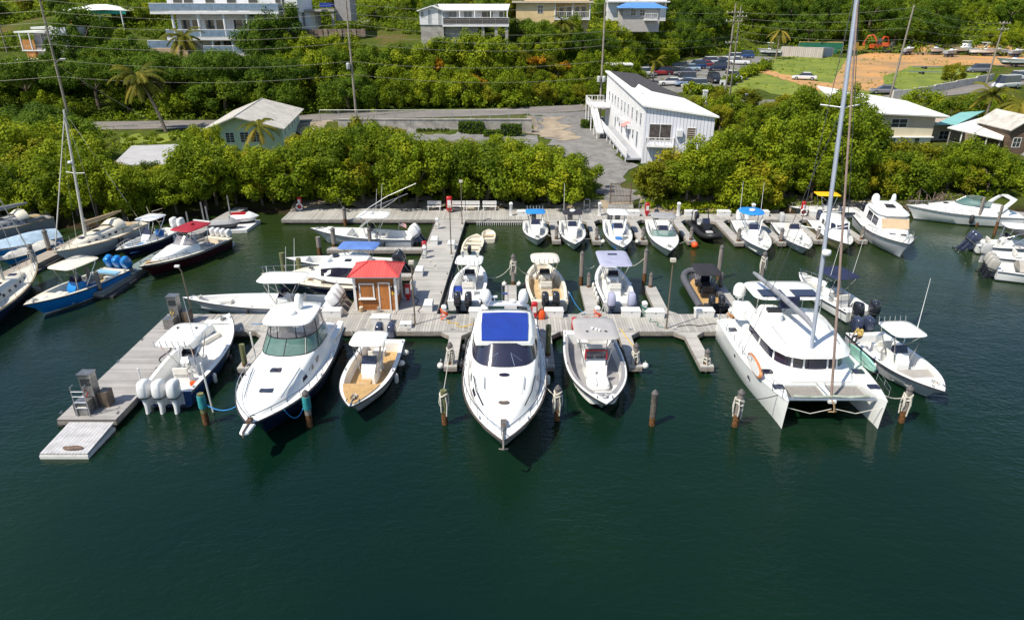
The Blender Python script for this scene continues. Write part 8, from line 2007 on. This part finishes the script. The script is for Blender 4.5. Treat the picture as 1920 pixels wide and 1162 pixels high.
def leaves_mesh(name, cen, rad, nleaf, size, mats, tone=None, up=.45, flat=1.0, solid=False):
    """many small leaf faces spread over clumps; cen (n,3), rad (n,)"""
    n = len(cen); k = nleaf
    d = rng.normal(size=(n, k, 3)); d /= np.linalg.norm(d, axis=2, keepdims=True)
    rr = rad[:, None, None] * rng.uniform(.55, 1.08, (n, k, 1))
    off = d * rr; off[:, :, 2] *= flat
    p = (cen[:, None, :] + off).reshape(-1, 3)
    nr = d + rng.normal(size=(n, k, 3)) * .40; nr[:, :, 2] += up
    nr = nr.reshape(-1, 3); nr /= np.linalg.norm(nr, axis=1, keepdims=True)
    a = rng.normal(size=nr.shape); u = np.cross(nr, a); u /= np.linalg.norm(u, axis=1, keepdims=True); v = np.cross(nr, u)
    s = size * rng.uniform(.6, 1.35, (len(p), 1)); l = s * .62; w_ = s * .40
    vs = np.stack([p - u * l, p - v * w_ + u * l * .1, p + u * l, p + v * w_ + u * l * .1], axis=1).reshape(-1, 3)
    m = len(p)
    me = bpy.data.meshes.new(name)
    me.vertices.add(m * 4); me.vertices.foreach_set('co', vs.astype(np.float32).ravel())
    me.loops.add(m * 4); me.loops.foreach_set('vertex_index', np.arange(m * 4, dtype=np.int32))
    me.polygons.add(m); me.polygons.foreach_set('loop_start', np.arange(0, m * 4, 4, dtype=np.int32)); me.polygons.foreach_set('loop_total', np.full(m, 4, dtype=np.int32))
    tn = (tone if tone is not None else rng.uniform(.05, .50, n))
    tv = np.clip(np.repeat(tn, k) + rng.normal(0, .055, m), 0, 1)
    at = me.attributes.new('tone', 'FLOAT', 'POINT'); at.data.foreach_set('value', np.repeat(tv, 4).astype(np.float32))
    me.update(calc_edges=True); me.validate()
    me.materials.append(mats)
    return me

def crown_points(rx, rz, cz, n, seed, low=-.75, lump=.28):
    r = np.random.default_rng(seed); pts = []; 
    while len(pts) < n:
        d = r.normal(size=3); d /= np.linalg.norm(d)
        if d[2] < low: continue
        q = 1 + lump * noise.noise((d[0] * 1.7 + seed, d[1] * 1.7, d[2] * 1.7)) + lump * .6 * noise.noise((d[0] * 3.6, d[1] * 3.6 + seed, d[2] * 3.6))
        f = q * (r.uniform(.50, 1.0) ** .5)
        pts.append((d[0] * rx * f, d[1] * rx * f, cz + d[2] * rz * f))
    return np.array(pts)

def trunk_mesh(name, h, r, spread, seed, n=4, lean=.3, m=BARK):
    rr = random.Random(seed); g = M()
    top = V(rr.uniform(-lean, lean), rr.uniform(-lean, lean), h * .45)
    g.tube([(0, 0, -.4), (top.x * .3, top.y * .3, h * .2), tuple(top)], r, 7, r1=r * .7)
    for k in range(n):
        a = 2 * pi * k / n + rr.uniform(-.5, .5); e = V(cos(a) * spread, sin(a) * spread, h * rr.uniform(.65, .9)); q = top.lerp(e, .5) + V(0, 0, h * .06)
        g.tube([tuple(top - V(0, 0, .1)), tuple(q), tuple(e)], r * .55, 5, r1=r * .15)
    return g.mesh(name, m)

PROTO = {}
def proto(kind, n, rx, rz, cz, nc, nl, leaf, crad, lm, low=-.75, lump=.28, th=None, tr=.18):
    for i in range(n):
        sd = hash(kind) % 1000 if False else sum(map(ord, kind)) + i * 17
        c = crown_points(rx * (1 + .12 * (i % 3 - 1)), rz, cz, nc, sd, low, lump)
        r_ = np.random.default_rng(sd + 5).uniform(crad * .65, crad * 1.25, nc)
        cm_ = leaves_mesh('crown', c, r_, nl, leaf, lm); tm = trunk_mesh('trunk', th or cz + rz * .6, tr, rx * .6, sd)
        PROTO.setdefault(kind, []).append((cm_, tm))
proto('mangrove', 5, 2.75, 2.6, 3.6, 52, 150, .205, .74, LEAF_M, -.72, .42)
proto('tall', 3, 4.0, 3.6, 6.4, 70, 160, .245, .98, LEAF_M, -.8, .36, tr=.28)
proto('scrub', 5, 2.6, 2.1, 2.3, 46, 135, .21, .74, LEAF_S, -.8, .38)
proto('dark', 3, 3.6, 2.7, 4.0, 62, 145, .245, .92, LEAF_D, -.8, .34, tr=.25)
proto('umbrella', 2, 6.5, 2.2, 5.6, 110, 150, .245, .95, LEAF_D, -.45, .3, tr=.35)
proto('yellow', 3, 2.4, 2.1, 2.6, 44, 135, .205, .70, LEAF_Y, -.8, .36)
proto('shrub', 4, 1.25, .85, .7, 22, 46, .26, .50, LEAF_S, -.5, .35, th=1.0, tr=.06)
proto('bloom', 2, 1.1, .8, .9, 14, 40, .24, .42, LEAF_O, -.5, .35, th=1.0, tr=.06)
NAMES = {'mangrove': 'mangrove_tree', 'tall': 'tall_tree', 'scrub': 'scrub_tree', 'dark': 'dark_tree', 'umbrella': 'umbrella_tree', 'yellow': 'sea_grape_tree', 'shrub': 'shrub', 'bloom': 'flowering_shrub'}
tr_ = random.Random(3)
LIM = [(0, 205), (195, 205), (203, 312), (338, 312), (345, 252), (398, 256), (408, 290), (525, 286), (535, 256), (655, 246), (670, 212), (728, 212), (745, 268), (985, 272), (1000, 276), (1125, 284), (1180, 306), (1240, 300), (1260, 288), (1335, 278), (1415, 215), (1440, 182), (1560, 180), (1600, 172), (1630, 178), (1655, 235), (1670, 275), (1870, 278), (1890, 290), (1930, 290)]
LIMH = [(0, 130, 142, 118), (95, 240, 165, 42), (270, 520, 146, 104), (520, 720, 150, 62), (780, 965, 150, 72), (962, 1112, 172, 46), (1150, 1255, 178, 38), (1120, 1420, 400, 0)]
HT = {'mangrove': 6.2, 'tall': 10.4, 'scrub': 4.8, 'dark': 7.0, 'umbrella': 8.2, 'yellow': 5.2, 'shrub': 1.8, 'bloom': 2.0}
def pix(x, y, z):
    dz = z - CAM_H; d = y * cos(CAM_PITCH) - dz * sin(CAM_PITCH); return 960 + 1280 * x / d, 581 - 1280 * (y * sin(CAM_PITCH) + dz * cos(CAM_PITCH)) / d
def fit(kind, x, y, s):
    z = H(x, y)
    for _ in range(14):
        ax, ay = pix(x, y, z + HT[kind] * s); hw = HT[kind] * s * .30 * 1280 / y
        if y < 112: lim = max(ipl(LIM, ax + k * hw, 1) for k in (-.5, 0, .5))
        else: lim = max([0] + [l for a, b, yy, l in LIMH if y < yy and a - hw < ax < b + hw])
        if ay >= lim - 13: break
        s *= .92
    return s
def tree(kind, x, y, s, label, group, z=None, cat=None, sz=None):
    cm_, tm = tr_.choice(PROTO[kind])
    if z is None: s = fit(kind, x, y, s)
    t = thing(NAMES[kind], label, cat or ('shrub' if kind in ('shrub', 'bloom') else 'tree'), (x, y, (H(x, y) if z is None else z) - .08), tr_.uniform(0, 6.28), group)
    t.scale = (s * tr_.uniform(.85, 1.22), s * tr_.uniform(.85, 1.22), s * (sz or tr_.uniform(.85, 1.12)))
    link('crown', cm_, t); link('trunk', tm, t)
    return t
TREES = []
AVOID = [(-50, -37.5, 79, 95), (-46, -25, 94, 110), (-24, 5.5, 97, 131), (2.5, 30, 84, 134), (48, 68, 100, 118), (53, 76, 84, 110), (-84, -50, 140, 162), (-26, 1, 146, 164), (0, 22, 167, 188), (26, 42, 174, 190), (-118, -92, 160, 178), (-108, -82, 133, 151), (-56, -24, 146, 166)]
def ok(x, y, pad=0.0, gap=0.0):
    for a, b, c, d in AVOID:
        if a - pad < x < b + pad and c - pad < y < d + pad: return False
    if abs(y - ipl(ROAD, x, 1)) < 5.2 + pad: return False
    if gap:
        for q in TREES:
            if abs(q[0] - x) < gap and abs(q[1] - y) < gap and math.hypot(q[0] - x, q[1] - y) < gap: return False
    return True
def fill(kinds, x0, x1, y0, y1, n, s0, s1, gap, label, group, pad=1.0, cond=None):
    k = 0
    for _ in range(n * 30):
        if k >= n: break
        x = tr_.uniform(x0, x1); y = tr_.uniform(y0(x) if callable(y0) else y0, y1)
        s = tr_.uniform(s0, s1)
        if not ok(x, y, pad, gap * s) or (cond and not cond(x, y)): continue
        TREES.append((x, y)); k += 1
        tree(tr_.choice(kinds), x, y, s, label, group)

NTH = 'zero first second third fourth fifth sixth seventh eighth ninth tenth eleventh twelfth thirteenth fourteenth fifteenth sixteenth seventeenth eighteenth nineteenth twentieth 21st 22nd 23rd 24th 25th 26th 27th 28th 29th 30th'.split()
# mangroves along the shore, nearest rows first
def row(x0, x1, y, step, s0, s1, label, group, kinds=('mangrove', 'mangrove', 'mangrove', 'scrub', 'yellow'), jit=.9):
    x = x0; k = 0
    while x < x1:
        k += 1
        yy = y(x) if callable(y) else y
        xx, yy = x + tr_.uniform(-.4, .4), yy + tr_.uniform(-jit, jit)
        s = tr_.uniform(s0 * .88, s1 * 1.1)
        tree(tr_.choice(kinds), xx, yy, s, NTH[k] + ' from the left, ' + label, group); TREES.append((xx, yy))
        x += step * tr_.uniform(.55, 1.15)
g1 = 'mangroves behind the benches'
row(-28.5, 8.0, 73.9, 2.9, .98, 1.15, 'rounded bright green mangrove in the front row behind the benches', g1)
row(-29, 7.4, 77.2, 3.2, 1.1, 1.3, 'taller bright green mangrove in the back row behind the benches', g1 + ' back row')
row(-27, 5, 81.5, 3.6, 1.15, 1.35, 'bright green mangrove inland of the benches row', 'mangroves inland', ('mangrove', 'yellow'))
tree('yellow', -18.5, 86, 1.45, 'tall yellow green tree rising above the middle mangroves', None); TREES.append((-18.5, 86))
row(16.0, 38, 73.9, 2.9, .95, 1.12, 'rounded bright green mangrove in the front row right of the gate', 'mangroves right of the gate')
row(16.2, 37, 77.4, 3.2, 1.05, 1.25, 'taller mangrove in the second row right of the gate', 'mangroves right of the gate second row')
row(26.5, 46, 82.5, 3.8, 1.0, 1.15, 'mangrove inland right of the long white building', 'mangroves inland right', ('mangrove', 'yellow'))
row(39, 56, 76.5, 3.0, .75, 1.0, 'mangrove near the tangled roots at the right', 'mangroves at the right')
row(46, 60, 80.5, 3.4, .9, 1.05, 'mangrove in front of the cream building', 'mangroves before the cream building')
row(60, 78, 69.0, 3.2, .8, 1.1, 'mangrove at the right edge behind the timber dock', 'mangroves right edge')
row(-33, -24, 72.6, 2.7, .85, 1.0, 'mangrove behind the jet skis', 'mangroves behind the jet skis')
g2 = 'mangroves at the left shore'
row(-62, -31, lambda x: shore(x) + 1.6, 2.9, .9, 1.08, 'dark rimmed mangrove right at the left shoreline', g2, ('mangrove', 'mangrove', 'scrub'))
row(-70, -31, lambda x: shore(x) + 5.0, 3.2, 1.0, 1.2, 'mangrove in the second row of the left shore', g2 + ' second row', ('mangrove', 'yellow'))
row(-78, -49, lambda x: shore(x) + 9.0, 3.4, 1.1, 1.3, 'mangrove in the third row of the left shore', g2 + ' third row', ('mangrove', 'yellow', 'scrub'))
row(-84, -51.5, lambda x: shore(x) + 13.5, 3.6, 1.15, 1.35, 'mangrove in the fourth row of the left shore', g2 + ' fourth row', ('mangrove', 'yellow'))
row(-90, -52, lambda x: shore(x) + 18.5, 4.0, 1.1, 1.35, 'yellowish mangrove furthest inland on the left', g2 + ' fifth row', ('yellow', 'scrub', 'mangrove'))
row(-96, -56, lambda x: shore(x) + 25, 4.2, 1.1, 1.4, 'green tree before the road at the left', 'trees before the left road', ('scrub', 'mangrove', 'dark'))
row(-98, -60, lambda x: shore(x) + 32, 4.4, 1.0, 1.3, 'bushy tree close to the left road', 'trees close to the left road', ('scrub', 'dark'))
row(-38, -30, 78.2, 3.2, .95, 1.1, 'mangrove right of the open white roofed shed', 'mangroves beside the shed')
row(-37, -29, 83.5, 3.0, .95, 1.15, 'mangrove below the green house', 'mangroves below the green house', ('mangrove', 'yellow'))
row(-36, -22, 89.5, 3.4, .85, 1.0, 'yellow green bush in front of the green house', 'bushes before the green house', ('yellow', 'mangrove'))
row(-47, -38, 78.0, 3.0, .62, .74, 'low mangrove in front of the open shed', 'mangroves before the shed')
# tall trees right of the long building
for k, (x, y, s) in enumerate(sorted(((38, 92, .95), (43.5, 94, 1.05), (40.5, 99, 1.1), (47, 90, .95), (35, 97, .85), (46.5, 98, 1.1), (36.5, 104, .9), (50.5, 94.5, .85)))):
    tree('tall', x, y, s, NTH[k + 1] + ' from the left, tall tree between the long building and the cream building', 'tall trees between the buildings'); TREES.append((x, y))
fill(['yellow', 'scrub'], 27.5, 36, 98, 131, 14, .5, .9, 3.0, 'yellowish bush right of the long white building', 'bushes right of the long building', .5)
fill(['yellow', 'scrub'], 36, 54, 106, 131, 16, .7, 1.1, 3.4, 'bush between the tall trees and the road', 'bushes before the right road', .5)
fill(['scrub', 'yellow'], 68, 95, 88, 128, 22, .8, 1.2, 3.6, 'bushy tree at the right behind the pavilion', 'trees behind the pavilion', .5)
row(-16, 3.5, 88, 3.4, 1.0, 1.3, 'mangrove inland beside the gravel drive', 'mangroves beside the drive', ('yellow', 'mangrove'))
for x, y, s in ((-48.5, 142, 1.2), (-46.5, 146, 1.3), (-85, 145, 1.3), (-84, 139, 1.0), (-47, 138.5, 1.0)): tree('dark', x, y, s, 'dark tree crowding the side of the tiered villa', 'trees beside the villa', H(x, y)); TREES.append((x, y))
fill(['shrub'], 54, 70, 78, 92, 14, .8, 1.5, 1.8, 'low shrub before the cream building and pavilion', 'shrubs before the pavilion', -1)
# slope above the road
G3 = 'scrub trees on the slope above the road'
uf = [(-62, 127, 1.0), (-52, 128.5, 1.1), (-74, 126.5, 1.05), (-42, 130, .95), (-86, 126, 1.0)]
for k, (x, y, s) in enumerate(sorted(uf)): tree('umbrella', x, y, s, NTH[k + 1] + ' from the left of the broad dark canopy trees shading the left road', 'canopy trees over the left road'); TREES.append((x, y))
fill(['dark', 'scrub'], -130, -26, lambda x: ipl(ROAD, x, 1) + 6, 146, 62, .8, 1.2, 3.2, 'dark green tree on the slope left of the transformer pole', 'trees on the left slope', .5, lambda x, y: not (-40 < x < -24 and y > 140) and not (-56 < x < -48 and y > 132 and y < 142))
fill(['scrub', 'scrub', 'yellow'], -34, 16, lambda x: ipl(ROAD, x, 1) + 6, 148, 55, .55, .95, 2.6, 'bright scrub tree on the slope below the white gabled house', G3, .3, lambda x, y: not (-24 < x < 0 and y > 143))
fill(['scrub', 'dark', 'yellow'], -130, 16, 158, 205, 60, .9, 1.4, 4.2, 'tree high on the slope among the houses', 'trees among the hill houses', 1.0)
fill(['dark', 'scrub', 'mangrove'], 2, 30, 146, 172, 26, .9, 1.4, 3.6, 'tree between the yellow house and the car park', 'trees between yellow house and car park', .5, lambda x, y: y > ipl(FOOT, x, 1) - 3)
fill(['scrub', 'dark', 'mangrove'], 28, 60, 176, 240, 40, .9, 1.5, 4.0, 'tree on the slope behind the car park', 'trees behind the car park', .5, lambda x, y: y > ipl(FOOT, x, 1) - 4)
fill(['scrub', 'dark'], 55, 190, lambda x: ipl(FOOT, x, 1) + 3, 270, 60, .9, 1.5, 5.0, 'tree on the far slope behind the dirt yard', 'trees behind the dirt yard', .5)
for px, py in ((742, 172), (818, 130), (828, 138), (860, 160), (885, 162), (905, 168), (995, 128), (1012, 130), (1058, 140), (845, 158)):
    p = hit(px, py + 6); tree('bloom', p.x, p.y - 1.5, tr_.uniform(.75, 1.15), 'orange flowering bush on the slope below the white gabled house', 'orange flowering bushes', p.z + 1.2)
for px, py in ((275, 262), (300, 264), (325, 262), (350, 260), (250, 264), (372, 262), (288, 256), (338, 256)):
    p = hit(px, py); tree('shrub', p.x, p.y, tr_.uniform(.9, 1.3), 'low bright shrub beside the road under the leaning palm', 'roadside shrubs')
for px, py, lab in ((1385, 150, 'hedge'), (1395, 146, ''), (1405, 142, ''), (1415, 138, ''), (1375, 155, ''), (1425, 134, ''), (1365, 160, ''), (1310, 178, ''), (1330, 180, ''), (1350, 180, ''), (1295, 176, ''), (1435, 131, '')):
    p = hit(px, py); tree('shrub', p.x, p.y, tr_.uniform(1.2, 1.6), 'bush in the hedge line round the car park', 'bushes round the car park')
tree('yellow', *at_z(1785, 152, 5)[:2], 1.0, 'lone feathery tree standing on the grass behind the white wall', None)

fill(['shrub', 'shrub', 'scrub'], -46, 2, 130, 152, 90, .9, 1.7, 1.2, 'low bush on the open slope around the white gabled house', 'low bushes round the gabled house', -1.5, lambda x, y: y < 146 or x < -27)
# clipped hedges below the retaining wall
def hedge(label, px0, px1, pyb, h, d=1.6, y=None):
    a, b = at_z(px0, pyb, 1.5), at_z(px1, pyb, 1.5); w_ = abs(b.x - a.x)
    t = thing('clipped_hedge', label, 'hedge', ((a.x + b.x) / 2, a.y, 1.45), 0, 'clipped box hedges')
    k = int(w_ * d * h * 16) + 40
    c = np.stack([rng.uniform(-w_ / 2, w_ / 2, k), rng.uniform(0, d, k), rng.uniform(.15, h, k)], 1)
    for i in range(k):       # push most clumps to the faces
        f = i % 4
        if f == 0: c[i, 2] = h
        elif f == 1: c[i, 1] = 0
        elif f == 2: c[i, 0] = (-w_ / 2, w_ / 2)[i % 8 > 3]
    link('foliage', leaves_mesh('foliage', c, np.full(k, .16), 22, .15, LEAF_H), t)
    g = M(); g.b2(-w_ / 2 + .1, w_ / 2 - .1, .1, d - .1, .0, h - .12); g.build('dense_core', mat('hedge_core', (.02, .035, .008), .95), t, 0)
    M().b2(-w_ / 2 - .1, w_ / 2 + .1, -.15, d + .1, -.4, .15).build('planter', CONC, t, 0)
hedge('long low clipped hedge at the left below the retaining wall', 782, 840, 252, .9)
hedge('large square clipped hedge in the middle below the retaining wall', 861, 906, 254, 2.0)
hedge('low dark clipped hedge between the two square ones', 908, 936, 259, 1.1)
hedge('large square clipped hedge at the right below the retaining wall', 940, 977, 258, 1.9)
hedge('small clipped hedge at the foot of the white stairs', 1091, 1112, 243, 1.4)

# palms
def palm(x, y, h, lean, label, s=1.0, n=17, z=None, droop=1.0):
    rr = random.Random(int(x * 10 + y)); t = thing('palm_tree', label, 'palm', (x, y, (H(x, y) if z is None else z) - .2), 0)
    top = V(lean[0], lean[1], h)
    M().tube([(0, 0, 0), (lean[0] * .25, lean[1] * .25, h * .35), (lean[0] * .6, lean[1] * .6, h * .7), tuple(top)], .20 * s, 8, r1=.13 * s).build('trunk', BARKP, t)
    for k in range(n):
        a = 2 * pi * k / n + rr.uniform(-.2, .2); el = rr.uniform(-.6, 1.1); L = 3.3 * s * rr.uniform(.85, 1.15)
        pts = []; p = top.copy(); d = V(cos(a) * cos(el), sin(a) * cos(el), sin(el))
        for i in range(9):
            pts.append(p.copy()); p = p + d * (L / 8); d = (d + V(0, 0, -.17 * droop * (1 + i * .09))).normalized()
        g = M(); side = V(-sin(a), cos(a), 0)
        for i in range(8):
            a0, a1 = pts[i], pts[i + 1]; f = (a1 - a0).normalized()
            for j in range(4):
                q = a0.lerp(a1, j / 4); ll = .78 * s * (1 - abs((i + j / 4) / 8 - .45) * 1.1)
                for sg in (-1, 1):
                    e = q + side * sg * ll * .75 + f * ll * .5 + V(0, 0, -ll * .45 * rr.uniform(.6, 1.3)); w_ = f * .09 * s
                    g.add([tuple(q - w_), tuple(q + w_), tuple(e)], [(0, 1, 2)])
        g.tube([tuple(q) for q in pts], .035 * s, 4, r1=.01)
        me = g.mesh('frond', LEAF_P, 0)
        at = me.attributes.new('tone', 'FLOAT', 'POINT'); tn = rr.uniform(.05, .35) + (.35 if el < 0 else 0)
        at.data.foreach_set('value', [tn] * len(me.vertices))
        link('frond', me, t)
    for k in range(5): a = k * 1.3; M().lathe([(.03, -.15), (.13, -.08), (.14, .05), (.04, .14)], (top.x + .28 * cos(a), top.y + .28 * sin(a), top.z - .25), 8).build('coconut', mat('coconut_husk', (.30, .22, .06), .7), t, 60)
    return t
p = hit(312, 247); palm(p.x, p.y, 8.2, (-2.6, 0), 'leaning coconut palm beside the road at the left', 1.4, 30)
p = at_y(380, 150, 136); palm(p.x, p.y, at_y(350, 72, 137).z - p.z + .8, (-2.4, .3), 'coconut palm in front of the tiered villa', 1.3, 26, p.z - .6)
p = at_y(490, 285, 92); palm(p.x, p.y, 4.6, (.1, 0), 'young palm in front of the green house', .95, 14)
p = hit(1108, 226); palm(p.x, p.y, 3.4, (.0, 0), 'small palm at the foot of the pole behind the white stairs', .75, 14)
p = at_y(1842, 235, 112); palm(p.x, p.y, at_y(1842, 175, 112).z - H(p.x, p.y), (.4, 0), 'coconut palm behind the turquoise roof', 1.2, 18)
p = at_y(1905, 250, 104); palm(p.x, p.y, at_y(1905, 190, 104).z - H(p.x, p.y), (-.5, 0), 'coconut palm at the right edge above the shack', 1.3, 18)
p = at_y(1462, 60, 215); palm(p.x, p.y, 8.0, (.3, 0), 'tall palm at the top behind the car park', 1.3, 16)
p = at_y(1055, 60, 160); palm(p.x, p.y, 6.0, (.2, 0), 'palm in front of the yellow house', 1.1, 15)
p = at_y(540, 50, 150); palm(p.x, p.y, 4.2, (.1, 0), 'small palm between the villa wing and the garage', .8, 13)
p = at_y(1232, 55, 170); palm(p.x, p.y, 5.0, (.3, 0), 'palm below the blue roofed house', 1.0, 14)

# tangled mangrove roots at the right shore
rt = random.Random(5); t = thing('root_tangle', 'tangled bare brown mangrove roots at the right waterline', 'roots', (45.5, 72.2, 0))
for k in range(46):
    x, y = rt.uniform(-4.2, 4.2), rt.uniform(-.6, 2.6); a = rt.uniform(0, 6.28); L = rt.uniform(1.0, 2.6); hh = rt.uniform(.8, 2.4) * (1.15 - abs(x) / 6)
    M().tube([(x, y, -.3), (x + cos(a) * L * .3, y + sin(a) * L * .15, hh * .8), (x + cos(a) * L * .65, y + sin(a) * L * .3, hh), (x + cos(a) * L, y + sin(a) * L * .45, hh * rt.uniform(.1, .8))], rt.uniform(.035, .075), 5, r1=.02).build('root', DEADW, t)
for px, py, lab in ((296, 440, 'pale bare branch leaning over the water at the left'), (640, 400, 'bare branch behind the outrigger boat'), (1700, 372, 'bare branch left of the tangled roots')):
    p = at_z(px, py, .3); t = thing('bare_branch', lab, 'branch', (p.x, p.y + 1.5, .2)); rt = random.Random(px)
    M().tube([(0, 0, -.4), (-.3, -.3, 1.0), (-.9, -.5, 1.9), (-1.1, -.4, 2.6)], .07, 6, r1=.03).build('limb', mat('bleached_wood', (.42, .36, .28), .9, var=.2), t)
    for k in range(4): M().tube([(-.3 - .15 * k, -.3, 1.0 + .35 * k), (.4 + .3 * rt.random(), -.7, 1.3 + .4 * k)], .035, 5, r1=.012).build('twig', mat('bleached_wood', (.42, .36, .28), .9), t)

# ground cover nobody could count: low scrub over the whole slope
def scrub(name, label, pts, rad, nl, leaf, lm, lift=.35):
    c = np.array([(x, y, H(x, y) + lift * r_) for (x, y), r_ in zip(pts, rad)]); o = link(name, leaves_mesh(name, c, np.array(rad), nl, leaf, lm, flat=.75))
    tag(o, label, 'scrub', None, 'stuff')
sr = random.Random(9)
def scatter(n, x0, x1, y0, y1, r0, r1, cond=lambda x, y: True, pad=-.5):
    P_, R_ = [], []
    while len(P_) < n:
        x = sr.uniform(x0, x1); y = sr.uniform(y0, y1)
        if ok(x, y, pad) and cond(x, y): P_.append((x, y)); R_.append(sr.uniform(r0, r1))
    return P_, R_
scrub('slope_scrub', 'low green scrub covering the slope above the road', *scatter(5200, -135, 30, 118, 205, .6, 1.7, lambda x, y: y > ipl(FOOT, x, 1) - 1 or (x < 14 and y > ipl(ROAD, x, 1) + 5)), 38, .40, LEAF_S)
scrub('far_slope_scrub', 'dense green scrub on the far slope behind the yard', *scatter(3200, 24, 215, 150, 300, .9, 2.2, lambda x, y: y > ipl(FOOT, x, 1) - 2), 34, .62, LEAF_S)
scrub('upper_slope_scrub', 'green scrub at the top of the slope', *scatter(1300, -190, 60, 190, 260, 1.2, 2.4, lambda x, y: y > ipl(FOOT, x, 1)), 34, .70, LEAF_S)
scrub('shore_undergrowth', 'bright undergrowth behind the shore mangroves', *scatter(1500, -100, 62, 74, 108, .35, .9, lambda x, y: y > shore(x) + 1.0 and not (9.5 < x < 15) and not (-26 < x < 4 and y > 95)), 30, .28, LEAF_M)
scrub('shoreline_leaves', 'leafy fringe at the foot of the mangroves along the shore dock', *scatter(150, 14.5, 34, 72.2, 73.6, .3, .6), 40, .22, LEAF_M)
scrub('yard_tufts', 'grass tufts and weeds scattered over the yard and field', *scatter(700, 36, 130, 142, 226, .12, .42, lambda x, y: y < ipl(FOOT, x, 1) and noise.noise((x * .09, y * .09, 7)) > -.05), 16, .22, LEAF_S)
